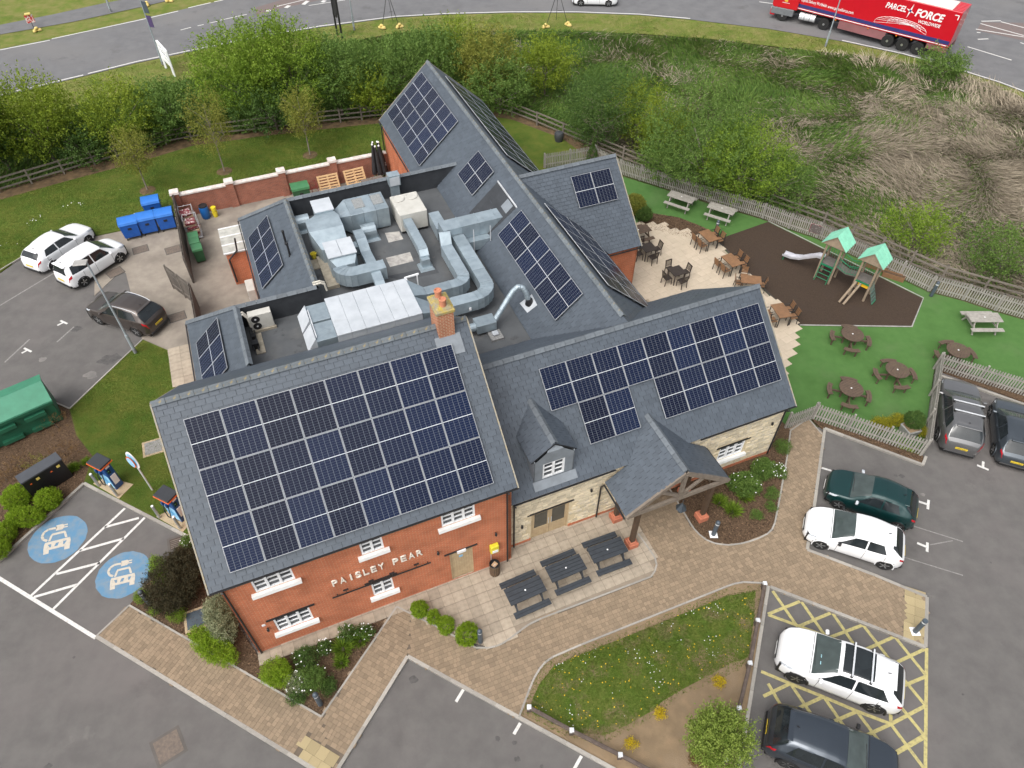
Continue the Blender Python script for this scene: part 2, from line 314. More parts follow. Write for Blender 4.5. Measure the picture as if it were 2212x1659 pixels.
TURFP = [(1175, 366), (1284, 352), (1338, 379), (1426, 406), (1531, 440), (1647, 474), (1703, 496), (1763, 516), (2005, 631), (2079, 650), (2149, 673), (2330, 725), (2330, 890), (2018, 797), (1993, 978), (1754, 905), (1696, 925), (1600, 800), (1300, 560), (1250, 420)]
turf = slabz('artificial_lawn', gs(TURFP, .05), M_TURF, -.05, .05)
slabz('mulch_bed', gs([(1395, 458), (1468, 470), (1518, 490), (1561, 513), (1546, 519), (1490, 520), (1420, 510), (1371, 490)], .06), M_BARK, .0, .06)
slabz('mulch_bed', gs([(1754, 905), (1993, 978), (1996, 1002), (1775, 925)], .06), M_BARK, .0, .06)
slabz('mulch_bed', gs([(2019, 797), (2212, 868), (2400, 935), (2400, 915), (2212, 848), (2022, 780)], .062), M_BARK, .0, .062)
slabz('safety_surface', gs([(1546, 518.5), (1659, 479), (1994, 645), (1969, 707), (1726.5, 703.5), (1659, 635)], .056), M_RUBR, .0, .056)
M_EDGE = mat('edging_grey', (.33, .32, .30), (.24, .235, .22), rough=.85, scale=5)
strip(MB(), gs([(1659, 479), (1994, 645), (1969, 707), (1726.5, 703.5)]), .09, .062).build('surface_edging', M_EDGE, None); struct(bpy.data.objects['surface_edging'])
strip(MB(), gs([(1726.5, 703.5), (1659, 635), (1546, 518.5)]), .16, .07).build('surface_edging', mat('dark_timber', (.05, .042, .036), rough=.9), None)
struct(bpy.data.objects['surface_edging.001'])
slabz('grass_island', gs([(1121, 1549), (1143.5, 1489), (1166, 1444), (1193.5, 1419), (1256, 1392), (1381, 1342), (1481, 1302), (1568.5, 1267), (1606, 1257), (1660, 1262), (1640, 1400), (1600, 1690), (1380, 1690)], .07), M_SAND, -.05, .07)
YL = [(1140, 1535), (1165, 1478), (1195, 1440), (1258, 1413), (1383, 1363), (1485, 1322), (1572, 1287), (1632, 1278), (1628, 1340), (1615, 1420), (1600, 1428), (1575, 1435), (1531, 1460), (1481, 1485), (1431, 1515), (1406, 1537), (1356, 1566), (1306, 1589), (1230, 1580)]
M_MEAD = mat('meadow_patch', (.09, .155, .024), (.16, .185, .045), rough=.95, scale=1.6, detail=9, bump=.9, bscale=50, c3=(.24, .18, .105), s3=.9, w3=.3, spec=.1, bd=.06)
struct(sheet('meadow_patch', gs(YL, .07), M_MEAD, .076))
for o in list(bpy.data.objects):
    if o.type == 'MESH' and not o.parent and 'kind' not in o: struct(o)
# ---- concrete yard and apron
yard = struct(slabz('concrete_yard', gs([(204, 509), (262, 497), (374, 466), (830, 350), (900, 420), (700, 700), (560, 800), (420, 745), (362, 757), (307, 732), (272, 590), (262, 584), (204, 639)], .02), M_CONC, -.05, .02))
struct(sheet('concrete_patch', gs([(204, 509), (262, 497), (262, 584), (204, 560)], .0), M_CONC, .012))
# ---- kerbs
M_KERB = mat('kerb_concrete', (.34, .32, .285), (.25, .235, .21), rough=.9, scale=6, detail=8, rnd='obj', rv=.16, bump=.2)
kerb = struct(MB().bb(-.02, .02, -.02, .02, -.2, -.16).build('kerb', M_KERB))
KL = []
def kerbline(pts, h=.105, wd=.13, step=.9, z0=-.05):
    P = [G(p[0], p[1], h) for p in pts]
    for a, b in zip(P, P[1:]):
        d = b - a; L_ = d.length; n = max(1, round(L_ / step)); an = atan2(d.y, d.x)
        for i in range(n):
            c = a + d * ((i + .5) / n); c.z = (h + z0) / 2
            KL.append(trs(c, (L_ / n - .008, wd, h - z0 + random.uniform(-.004, .004)), an))
C1 = [(1121, 1549), (1143.5, 1489), (1154, 1464), (1166, 1444), (1178, 1430), (1193.5, 1419), (1256, 1392), (1381, 1342), (1481, 1302), (1568.5, 1267), (1585, 1261), (1606, 1257), (1648.5, 1259), (1664, 1267)]
C2 = [(1440, 1045), (1468.5, 1092), (1491, 1129.5), (1500, 1143), (1511, 1154.5), (1526, 1166), (1543.5, 1173), (1560, 1176), (1576, 1177), (1600, 1174), (1618.5, 1169.5), (1640, 1162), (1659, 1152), (1668, 1143), (1674, 1129.5), (1684, 1079.5), (1700, 989.5), (1708, 929.5)]
C3 = [(1378, 1152), (1397, 1178), (1415, 1204), (1418.5, 1219), (1415, 1233), (1406, 1245.5), (1318.5, 1279), (1231, 1312), (1170, 1335), (1143.5, 1348), (1125, 1361), (1106, 1376), (1085, 1390), (1070, 1396), (1055, 1399), (1028, 1399)]
for a in ([(207.5, 1374), (715, 1684)], [(715, 1684), (880.5, 1417), (1121, 1549), (1330, 1663), (1420, 1712)], [(1664, 1267), (2000, 1397), (2003, 1289), (1890, 1242), (1744, 1187), (1759, 1094.5), (1782, 924.5), (1994, 1003), (2001, 985)], [(-60, 1262), (181, 1043), (404, 1158)], [(2020, 806), (2212, 872), (2300, 903)], [(1660, 1265), (1616, 1542), (1590, 1700)]): kerbline(a)
for a in ([(207.5, 1374), (279, 1307), (694, 1548), (857, 1310)], C1[:-1], C2, C3, [(857, 1310), (945, 1354), (1028, 1399)], [(1708, 929.5), (1746, 903), (1776, 938)], [(150, 882), (307, 733)], [(44, 556), (-60, 618)], [(150, 882), (118, 868)]): kerbline(a, h=.108, wd=.07, step=.9)
pieces('kerb_stone', KL, M_KERB, M_KERB, kerb, 300)
# ---- block paving
PB_O = mat('paving_block', (.245, .185, .122), (.205, .152, .102), rough=.9, scale=30, detail=4, rnd='obj', rv=.17, bump=.2)
PB_A = mat('paving_block_far', (.245, .185, .122), (.205, .152, .102), rough=.9, scale=30, detail=4, rnd='attr', rv=.17, bump=.2)
RA = [(207.5, 1374), (279, 1307), (694, 1548), (715, 1684)]; RB = [(694, 1548), (857, 1310), (888, 1324), (880.5, 1417), (715, 1684)]
RC = [(888, 1324), (945, 1354), (1028, 1399), (1055, 1398)] + C3[::-1][1:] + [(1330, 1075), (1420, 1015)] + C2 + [(1703, 924.5), (1746, 903), (1776.5, 939), (1781.5, 924.5), (1759, 1094.5), (1744, 1187), (1890, 1242), (2003, 1289), (2000, 1397)] + C1[::-1] + [(880.5, 1417)]
ZP = .10
pave = struct(slabz('block_paving', gs([(207.5, 1374), (279, 1307), (694, 1548), (857, 1310)] + RC[1:] + [(715, 1684)], ZP - .012), mat('joint_sand', (.125, .098, .072), (.10, .08, .06), rough=.95), -.05, ZP - .012))
PBL = []
TAC1 = [(664, 1584), (742, 1632), (722, 1664), (680, 1668), (635.5, 1632)]; TAC2 = [(1956.5, 1270.5), (1996.5, 1289), (1995, 1388), (1951.5, 1370.5)]
TW = [[tuple(G(*p, ZP)[:2]) for p in t] for t in (TAC1, TAC2)]
def lay(poly, ang, rows, widths, z, out, th=.05, gap=.008, avoid=TW, jit=.002, off=.3):
    W_ = [tuple(G(*p, z)[:2]) for p in poly]; c, s_ = cos(ang), sin(ang)
    U = [p[0] * c + p[1] * s_ for p in W_]; V_ = [-p[0] * s_ + p[1] * c for p in W_]
    v = min(V_); k = 0
    while v < max(V_):
        h = rows[k % len(rows)]; u = min(U) - random.uniform(0, off); k += 1
        while u < max(U):
            wd = random.choice(widths); cu, cv = u + wd / 2, v + h / 2; q = (cu * c - cv * s_, cu * s_ + cv * c)
            if inside(q, W_) and not any(inside(q, t) for t in avoid): out.append(trs((q[0], q[1], z - th / 2 + random.uniform(-jit, jit)), (wd - gap, h - gap, th), ang))
            u += wd
        v += h
def dirang(a, b): p, q = G(*a), G(*b); return atan2(q.y - p.y, q.x - p.x)
lay(RA, dirang((207.5, 1374), (553, 1585)) + pi / 2, (.165,), (.13, .165, .23), ZP, PBL)
lay(RB, dirang((715, 1684), (880.5, 1417)) + pi / 2, (.165,), (.13, .165, .23), ZP, PBL)
lay(RC, dirang((1318, 1279), (1406, 1245)), (.165,), (.13, .165, .23), ZP, PBL)
pieces('paving_block', PBL, PB_O, PB_A, pave, 300)
TCL = []
TP = mat('tactile_slab', (.37, .30, .165), (.31, .25, .14), rough=.9, scale=40, detail=3, rnd='obj', rv=.12, bump=.6, bscale=90)
lay(TAC1, dirang((664, 1584), (742, 1632)), (.4,), (.4,), ZP, TCL, avoid=[]); lay(TAC2, dirang((1996, 1289), (1995, 1388)), (.4,), (.4,), ZP, TCL, avoid=[])
pieces('tactile_slab', TCL, TP, TP, pave, 300)
# ---- patio slabs by the front wall, terrace behind the building
YAW = radians(22.7)
PATP = [(555, 1408), (700, 1340), (1000, 1225), (1110, 1170), (1300, 1095), (1345, 1085), (1378, 1152)] + C3[:-1] + [(945, 1354), (888, 1324), (857, 1310), (842, 1329), (563, 1426)]
SL_O = mat('patio_slab', (.36, .305, .235), (.285, .24, .185), rough=.9, scale=2.5, detail=9, rnd='obj', rv=.12, bump=.2, c3=(.24, .2, .155), s3=.9)
patio = struct(slabz('patio', gs(PATP, .09), mat('joint_dark', (.25, .205, .155), rough=.95), -.05, .088))
PSL = []; lay(PATP, YAW, (.45,), (.45,), .105, PSL, gap=.012, off=0, avoid=[], jit=.001); pieces('patio_slab', PSL, SL_O, SL_O, patio, 400)
TERP = [(1371, 478), (1430, 482), (1504, 506), (1546, 519), (1659, 635), (1726, 704), (1704, 800), (1690, 850), (1600, 760), (1380, 640), (1280, 600), (1280, 500)]
TS_O = mat('terrace_slab', (.50, .42, .32), (.44, .37, .28), rough=.85, scale=1.6, detail=9, rnd='obj', rv=.05, bump=.1)
TS_A = mat('terrace_slab_far', (.50, .42, .32), (.44, .37, .28), rough=.85, scale=1.6, detail=9, rnd='attr', rv=.05, bump=.1)
terr = struct(slabz('terrace', gs([(1385, 486), (1430, 492), (1500, 515), (1546, 521), (1659, 637), (1722, 704), (1696, 795), (1680, 840), (1600, 760), (1380, 640), (1280, 600), (1280, 500)], .06), mat('terrace_joint', (.36, .30, .225), rough=.9), 0, .072))
TSL = []; lay(TERP, YAW + radians(8), (.42,), (.42, .62), .085, TSL, th=.03, gap=.007, off=0, avoid=[], jit=.0008); pieces('terrace_slab', TSL, TS_O, TS_A, terr, 300)
sp = struct(slabz('side_path', gs([(362, 757), (414, 744), (428, 822), (374, 830)], .07), MT['joint_dark'], -.05, .085))
SPL = []; lay([(362, 757), (414, 744), (428, 822), (374, 830)], YAW, (.6,), (.6,), .1, SPL, gap=.012, off=0, avoid=[]); pieces('patio_slab', SPL, SL_O, SL_O, sp, 300)
# ---- car park markings
for a in ([(-40, 1222), (0, 1250), (207, 1378)],): line('bay_marking', a, .14, M_WHITE)
for a in ([(270, 1098), (67, 1287)], [(313, 1118), (115, 1316)], [(300, 1119), (226, 1139)], [(268, 1163), (172, 1190)], [(216, 1216), (122, 1240)], [(166, 1263), (73, 1290)]): line('bay_marking', a, .11, M_WHITE)
for c in (((123, 739), (160, 706)), ((10, 783), (64, 733)), ((-20, 672), (120, 588))): line('bay_marking', c, .09, M_WORN)
def tmark(u, v, du, dv, su, sv, L1=1., L2=.5):
    line('bay_marking', [(u - du, v - dv), (u + du, v + dv)], .11, M_WHITE); line('bay_marking', [(u, v), (u + su, v + sv)], .11, M_WHITE, .0065)
tmark(138, 696, 7.5, 3.5, -14, 7); tmark(60, 756, 8, 4, -13, 7)
tmark(2123, 1010, 12.5, 5, 1, -13); tmark(2005, 1090, -1, 10, -22, -7); tmark(2003, 1182, -.5, 10, -22, -9)
line('bay_marking', [(1773, 1010), (1796, 1017)], .1, M_WHITE); line('bay_marking', [(2118, 866), (2122, 880)], .1, M_WORN)
for a in ([(1965, 1134), (2080, 1170)], [(2009, 1177), (2058, 1168)], [(1950, 1203), (2080, 1243)]): line('bay_marking', a, .05, M_WORN)
for a in ([(1002, 1488), (985, 1516)], [(1124, 1562), (1110, 1586)], [(1256, 1633), (1240, 1662)]): line('bay_marking', a, .11, M_WHITE)
r3 = lambda x, y: (1659 + x / 4, 1244.25 + y / 4)
YELL = [[(1370, 620), (1358, 1800)], [(0, 335), (260, 430), (500, 520), (1100, 740)], [(-60, 825), (190, 930), (480, 1045), (760, 1165), (1050, 1275)], [(40, 130), (255, 440)], [(290, 225), (510, 540)], [(560, 325), (790, 660)], [(825, 430), (1050, 720)], [(1095, 525), (1365, 860)], [(0, 330), (275, 220)], [(255, 440), (540, 320)], [(510, 540), (815, 425)], [(790, 660), (1090, 525)], [(1050, 775), (1370, 625)], [(1180, 945), (1360, 870)],
        [(1170, 890), (1360, 1120)], [(1060, 1280), (1355, 1125)], [(1130, 1110), (1350, 1380)], [(1060, 1280), (1345, 1660)], [(1060, 1180), (1060, 1280)], [(780, 1410), (1060, 1280)], [(490, 1290), (770, 1170)], [(190, 1175), (475, 1045)], [(-40, 1040), (190, 930)], [(0, 930), (130, 1150)], [(200, 940), (415, 1255)], [(485, 1050), (720, 1390)], [(770, 1175), (1060, 1560)], [(1060, 1560), (1350, 1395)], [(1040, 1540), (1130, 1680)], [(1345, 1380), (1045, 1560)]]
zz = .006
for a in YELL: zz += .00015; line('bay_marking', [r3(*p) for p in a], .12, M_YELP, zz)
# blue EV roundels: disc, then pale pictogram of a car with a plug lead
def roundel(cu, cv, eu, ev, nm):
    """eu: pixel of a point on the rim along the bay's across direction; ev: along"""
    c = G(cu, cv); ax = G(*eu) - c; ay = G(*ev) - c; R_ = (ax.length + ay.length) / 2; ax = ax.normalized(); ay = Vector((-ax.y, ax.x, 0))
    if ay.dot(G(*ev) - c) < 0: ay = -ay
    T = lambda x, y, z: c + ax * x * R_ + ay * y * R_ + Vector((0, 0, z))
    n = 40; rr = random.Random(cu)
    d = MB().quad(*[T(cos(2 * pi * i / n) * rr.uniform(.975, 1.02), sin(2 * pi * i / n) * rr.uniform(.975, 1.02), .005) for i in range(n)]).build(nm, M_BLUEP, car_park)
    m = MB(); z = .0085
    def poly(*p): m.quad(*[T(x, y, z) for x, y in p])
    # car front seen face on: cabin arch, bonnet, lamps, wheels
    poly((-.33, -.02), (-.25, -.02), (-.19, .2), (-.27, .2)); poly((.33, -.02), (.25, -.02), (.19, .2), (.27, .2)); poly((-.27, .2), (.27, .2), (.22, .29), (-.22, .29))
    poly((-.42, -.05), (.42, -.05), (.45, -.16), (-.45, -.16)); poly((-.45, -.16), (-.32, -.16), (-.25, -.3), (-.45, -.3)); poly((.45, -.16), (.32, -.16), (.25, -.3), (.45, -.3))
    poly((-.45, -.3), (.45, -.3), (.45, -.4), (-.45, -.4)); poly((-.2, -.16), (-.04, -.16), (-.1, -.3), (-.2, -.3)); poly((.2, -.16), (.06, -.16), (.02, -.3), (.2, -.3))
    poly((-.44, -.4), (-.26, -.4), (-.26, -.55), (-.44, -.55)); poly((.44, -.4), (.26, -.4), (.26, -.55), (.44, -.55))
    pth = [(-.36, .02), (-.5, .12), (-.56, .28), (-.5, .44), (-.36, .52), (-.2, .52), (-.08, .5)]
    for (x0, y0), (x1, y1) in zip(pth, pth[1:]):
        dx, dy = x1 - x0, y1 - y0; l = hypot(dx, dy); nx, ny = -dy / l * .045, dx / l * .045; poly((x0 + nx, y0 + ny), (x1 + nx, y1 + ny), (x1 - nx, y1 - ny), (x0 - nx, y0 - ny))
    poly((-.1, .38), (.12, .38), (.18, .45), (.18, .55), (.12, .62), (-.1, .62)); poly((.17, .43), (.3, .43), (.3, .48), (.17, .48)); poly((.17, .53), (.3, .53), (.3, .58), (.17, .58))
    m.build('pictogram', M_CREAMP, d)
roundel(125, 1164, (181, 1150), (103, 1121), 'ev_roundel'); roundel(266, 1241, (320, 1228), (246, 1198), 'ev_roundel')
# oil drips, dust and damp marks on the tarmac
M_OIL = mat('oil_mark', (.055, .052, .05), (.09, .086, .082), rough=.8, scale=5, detail=8); M_DUST = mat('dust_mark', (.19, .178, .165), (.14, .133, .126), rough=.95, scale=2.5, detail=9, lo=.4, hi=.62)
def stain(u, v, r, m, seed, z=.0025):
    rr = random.Random(seed); c = G(u, v); n = 14; z = .0015 + .00007 * seed; MB().quad(*[(c.x + r * rr.uniform(.6, 1.25) * cos(2 * pi * i / n), c.y + r * rr.uniform(.5, 1.0) * sin(2 * pi * i / n), z) for i in range(n)]).build('surface_stain', m, car_park)
for i, (u, v, r) in enumerate(((166, 710, .3), (240, 776, .55), (225, 780, .35), (1118, 1640, .12), (1170, 1655, .08), (1111, 1605, .1), (893, 1468, .18), (945, 1448, .14), (1075, 1595, .12), (1948, 1028, .14), (1935, 1027, .08), (104, 1656, .14), (1900, 1030, .06), (2140, 1215, .05), (160, 1420, .06), (2080, 1500, .05))): stain(u, v, r, M_OIL, i)
for i, (u, v, r) in enumerate(((92, 776, .22), (197, 810, .35), (1992, 1068, .12))): stain(u, v, r, M_DUST, 50 + i)
# ============================================================ THE PUB BUILDING (own frame: x along the front, y to the back)
BO = Vector((-10.74, 14.97, 0)); BX = Matrix.Translation(BO) @ Matrix.Rotation(YAW, 4, 'Z')
pub = thing('pub_building', 'brick and stone pub with slate roofs, chimney and timber porch', 'building', BO, YAW)
def Bw(x, y, z=0.): return BX @ Vector((x, y, z))
def Bl(u, v, z=0.): return BX.inverted() @ G(u, v, z)
M_SL_O = mat('slate', (.074, .090, .110), (.064, .078, .096), rough=.5, scale=2, detail=6, rnd='obj', rv=.085, spec=.4, bump=.15, bscale=25)
M_SL_A = mat('slate_joined', (.074, .090, .110), (.064, .078, .096), rough=.5, scale=2, detail=6, rnd='attr', rv=.085, spec=.4, bump=.15, bscale=25)
M_DECK = mat('roof_underlay', (.012, .013, .015), rough=.9)
M_RIDGE = mat('ridge_tile', (.13, .15, .168), (.10, .115, .13), rough=.7, scale=6, detail=8, rnd='obj', rv=.14)
M_RIDGL = mat('ridge_tile_lichen', (.13, .15, .165), (.095, .11, .12), rough=.75, scale=7, detail=8, rnd='obj', rv=.14, extra=(((.30, .22, .07), 5., .60, .70, .7),))
M_BRICK = brickmat('red_brick', (.51, .145, .064), (.42, .115, .054), (.46, .27, .17))
M_GBRICK = brickmat('garden_brick', (.36, .12, .075), (.27, .09, .06), (.30, .2, .15))
M_WALLW = mat('white_render', (.78, .78, .76), (.7, .7, .68), rough=.6, scale=4)
M_UPVC = mat('white_frame', (.80, .81, .82), (.75, .76, .77), rough=.4, scale=5)
M_PANE = glass('window_glass', (.035, .04, .045))
M_MORT = mat('lime_mortar', (.60, .50, .33), (.5, .42, .28), rough=.95, scale=8)
M_ST_O = mat('wall_stone', (.66, .56, .37), (.56, .50, .40), rough=.9, scale=7, detail=6, rnd='obj', rv=.24, bump=.4, bscale=30)
M_ST_A = mat('wall_stone_joined', (.66, .56, .37), (.56, .50, .40), rough=.9, scale=7, detail=6, rnd='attr', rv=.24, bump=.4, bscale=30)
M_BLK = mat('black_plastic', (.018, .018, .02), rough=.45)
M_MEMB = mat('roof_membrane', (.022, .025, .030), (.034, .038, .044), rough=.75, scale=2, detail=8, bump=.3, bscale=6)
M_FLAT = mat('flat_roof_felt', (.088, .094, .10), (.07, .075, .08), rough=.85, scale=1.2, detail=9, c3=(.12, .12, .118), s3=.5, w3=.5, bump=.2, extra=(((.03, .031, .033), .9, .62, .7, .7), ((.17, .16, .15), 1.7, .66, .76, .5)))
M_LEAD = mat('lead_sheet', (.20, .225, .25), (.16, .18, .2), rough=.55, scale=3, detail=8)
M_OAK = mat('pale_timber', (.46, .35, .21), (.38, .28, .165), rough=.7, scale=6, detail=6)
M_GTIM = mat('weathered_timber', (.2, .165, .13), (.145, .118, .094), rough=.9, scale=5, detail=9, bump=.3)
M_DTIM = mat('dark_post_timber', (.085, .052, .03), (.06, .038, .024), rough=.7, scale=5, detail=7)
M_PLN = mat('plinth_terracotta', (.46, .155, .085), (.38, .13, .075), rough=.85, scale=6)
M_ALU = mat('silver_frame', (.72, .74, .76), rough=.35, metal=.3)
M_GREYV = mat('verge_trim', (.26, .255, .23), (.3, .25, .16), rough=.8, scale=5)
SLATES = []; CLIPPED = MB(); CLR = []
PANEL_RECTS = []
def slope(nm, p0, z0, d, k, polys, ew=.33, eh=.205, deck=.07, slate=True, doff=None):
    """one roof slope: z = z0 + k * distance uphill from p0; polys are convex plan outlines"""
    d = Vector((*d, 0)); u = Vector((d.y, -d.x, 0)); cs = 1 / sqrt(1 + k * k); sn = k * cs
    v = Vector((d.x * cs, d.y * cs, sn)); n = u.cross(v); P0 = Vector((*p0, z0))
    Z = lambda x, y: Vector((x, y, z0 + k * ((x - p0[0]) * d.x + (y - p0[1]) * d.y)))
    mb = MB()
    for pl in polys:
        pts = [Z(*q) for q in pl]; mb.slab([q - n * .012 for q in pts], -n * deck)
    ro = mb.build(nm, M_DECK, pub)
    if slate:
        R = Matrix((u, v, n)).transposed()
        for pl in polys:
            Q = [((Z(*q) - P0).dot(u), (Z(*q) - P0).dot(v)) for q in pl]
            if sum(Q[i][0] * Q[(i + 1) % len(Q)][1] - Q[(i + 1) % len(Q)][0] * Q[i][1] for i in range(len(Q))) < 0: Q = Q[::-1]
            u0, u1 = min(q[0] for q in Q), max(q[0] for q in Q); v0, v1 = min(q[1] for q in Q), max(q[1] for q in Q)
            j = math.floor(v0 / eh)
            while j * eh < v1:
                i = math.floor(u0 / ew) - 1
                while i * ew < u1:
                    a = (i + (.5 if j % 2 else 0)) * ew; b = j * eh; g = .0055
                    sq = [(a + g, b), (a + ew - g, b), (a + ew - g, b + eh + .03), (a + g, b + eh + .03)]
                    c = clip_poly(sq, Q)
                    if len(c) > 2:
                        ar = abs(sum(c[t][0] * c[(t + 1) % len(c)][1] - c[(t + 1) % len(c)][0] * c[t][1] for t in range(len(c)))) / 2
                        lift = .017 + random.uniform(-.004, .006)
                        if ar > .97 * (ew - 2 * g) * (eh + .03):
                            Mx = Matrix.Translation(P0 + u * (a + ew / 2) + v * (b + (eh + .03) / 2) + n * (lift * .62)) @ (R @ Matrix.Rotation(-lift / eh, 3, 'X')).to_4x4() @ Matrix.Diagonal((ew - 2 * g, eh + .03, .008, 1))
                            SLATES.append((Mx, ro))
                        elif ar > .004:
                            t0 = len(CLIPPED.f); CLIPPED.slab([P0 + u * x + v * y + n * (lift * (1 - .8 * (y - b) / (eh + .03)) - .002) for x, y in c], n * .008); CLR.extend([random.random()] * (len(CLIPPED.f) - t0))
                    i += 1
                j += 1
    return ro, Z, u, v, n
# --- brick block, stone wing, rear hall, cross wing, service ring
s_front, ZF, UF, VF, NF = slope('front_roof', (0, -4.33), 5.47, (0, 1), .842, [[(-.76, -4.33), (10.05, -4.33), (10.05, .6), (-.76, .6)]])
s_back, *_ = slope('back_roof', (0, 5.53), 5.47, (0, -1), .842, [[(-.76, .6), (10.05, .6), (10.05, 5.53), (-.76, 5.53)]])
w_front, ZWF, UW, VW, NW = slope('wing_front_roof', (0, -3.82), 3.535, (0, 1), .841, [[(10.0, -3.82), (23.42, -3.82), (23.42, .36), (10.0, .36)]])
w_back, *_ = slope('wing_back_roof', (0, 4.5), 3.57, (0, -1), .841, [[(10.06, .36), (17.05, .36), (14.1, 3.6), (10.06, 3.6)], [(17.05, .36), (23.42, .36), (23.42, 4.5), (20.75, 4.5)]])
r_west, ZRW, URW, VRW, NRW = slope('rear_west_roof', (13.4, 0), 3.7, (1, 0), .904, [[(14.1, 3.6), (17.05, .4), (17.05, 17.2), (14.1, 17.2)], [(13.4, 17.2), (17.05, 17.2), (17.05, 27.25), (13.4, 27.25)]])
r_east, ZRE, URE, VRE, NRE = slope('rear_east_roof', (20.7, 0), 3.7, (-1, 0), .904, [[(17.05, .4), (20.7, 4.4), (20.7, 27.25), (17.05, 27.25)]])
x_front, ZX, UX, VX, NX = slope('cross_roof', (0, 8.83), 3.48, (0, 1), .894, [[(17.2, 12.62), (20.95, 8.83), (22.92, 8.83), (22.92, 12.62)]])
slope('cross_back_roof', (0, 16.41), 3.48, (0, -1), .894, [[(17.2, 12.62), (22.92, 12.62), (22.92, 16.41), (20.95, 16.41)]])
l1, ZL1, UL1, VL1, NL1 = slope('service_west_roof', (3.08, 0), 3.15, (1, 0), .883, [[(3.08, 12.25), (5.74, 9.55), (5.74, 17.27), (3.08, 20.1)]])
l2, ZL2, UL2, VL2, NL2 = slope('service_end_roof', (-.56, 0), 3.15, (1, 0), .9, [[(-.56, 4.9), (2.05, 4.9), (2.05, 9.55), (-.56, 12.25)]])
slope('service_north_roof', (0, 20.1), 3.15, (0, -1), .83, [[(3.08, 20.1), (5.74, 17.27), (15.45, 17.27), (13.4, 20.1)]])
slope('service_step_roof', (0, 12.25), 3.15, (0, -1), .87, [[(-.56, 12.25), (2.05, 9.55), (5.74, 9.55), (3.08, 12.25)]])
p_l, ZPL, *_ = slope('porch_roof', (14.2, 0), 2.78, (1, 0), .767, [[(14.2, -5.62), (16.6, -5.62), (16.6, -3.8), (14.2, -3.8)], [(15.2, -3.8), (16.6, -3.8), (16.6, -2.55)]], deck=.07)
p_r, *_ = slope('porch_roof', (19.0, 0), 2.78, (-1, 0), .767, [[(16.6, -5.62), (19.0, -5.62), (19.0, -3.8), (16.6, -3.8)], [(16.6, -3.8), (18.0, -3.8), (16.6, -2.55)]], deck=.07)
slope('dormer_roof', (11.03, 0), 5.15, (1, 0), .8, [[(11.03, -3.35), (12.0, -3.35), (12.0, -.98), (11.03, -1.9)]], deck=.05)
slope('dormer_roof', (12.97, 0), 5.15, (-1, 0), .8, [[(12.0, -3.35), (12.97, -3.35), (12.97, -1.9), (12.0, -.98)]], deck=.05)
# --- ridge tiles
def ridge_mesh(m):
    b = MB(); w_, h_, t = .145, .1, .018
    for s_ in (1, -1): b.add([(0, 0, h_), (.435, 0, h_), (.435, s_ * w_, -.025), (0, s_ * w_, -.025), (0, 0, h_ - t), (.435, 0, h_ - t), (.435, s_ * (w_ - .01), -.035), (0, s_ * (w_ - .01), -.035)], [(0, 1, 2, 3), (7, 6, 5, 4), (0, 4, 5, 1), (1, 5, 6, 2), (2, 6, 7, 3), (3, 7, 4, 0)])
    b.add([(.425, -.02, h_ + .004), (.445, -.02, h_ + .004), (.445, .02, h_ + .004), (.425, .02, h_ + .004)], [(0, 1, 2, 3)])
    o = b.build('ridge_tile', m); me = o.data; bpy.data.objects.remove(o); return me
RM = ridge_mesh(M_RIDGE); RML = ridge_mesh(M_RIDGL)
def ridges(a, b, par, me=RM, step=.45):
    a, b = Vector(a), Vector(b); d = b - a; n = max(1, round(d.length / step)); q = Matrix.Rotation(atan2(d.y, d.x), 4, 'Z') @ Matrix.Rotation(-math.asin(d.z / d.length), 4, 'Y')
    for i in range(n):
        o = bpy.data.objects.new('ridge_tile', me); COL.objects.link(o); o.parent = par; o.matrix_local = Matrix.Translation(a + d * (i / n) + Vector((0, 0, random.uniform(-.004, .004)))) @ q @ Matrix.Diagonal((d.length / n / .45, 1, 1, 1))
ridges((-.78, .6, 9.62), (10.07, .6, 9.62), s_front, RML); ridges((10.05, .36, 7.06), (23.45, .36, 7.06), w_front, RM)
ridges((17.05, .9, 7.02), (17.05, 27.27, 7.02), r_west, RML); ridges((17.25, 12.62, 6.88), (22.95, 12.62, 6.88), x_front)
ridges((5.74, 17.27, 5.52), (15.4, 17.27, 5.52), l1); ridges((5.74, 9.55, 5.52), (5.74, 17.27, 5.52), l1, RML); ridges((2.05, 9.55, 5.52), (5.74, 9.55, 5.52), l2); ridges((2.05, 5.6, 5.52), (2.05, 9.55, 5.52), l2)
ridges((3.08, 20.1, 3.17), (5.74, 17.27, 5.52), l1); ridges((-.56, 12.25, 3.17), (2.05, 9.55, 5.52), l2)
ridges((16.6, -2.55, 4.63), (16.6, -5.62, 4.63), p_l, RM); ridges((12, -1.0, 5.93), (12, -3.36, 5.93), bpy.data.objects['dormer_roof'], RM)
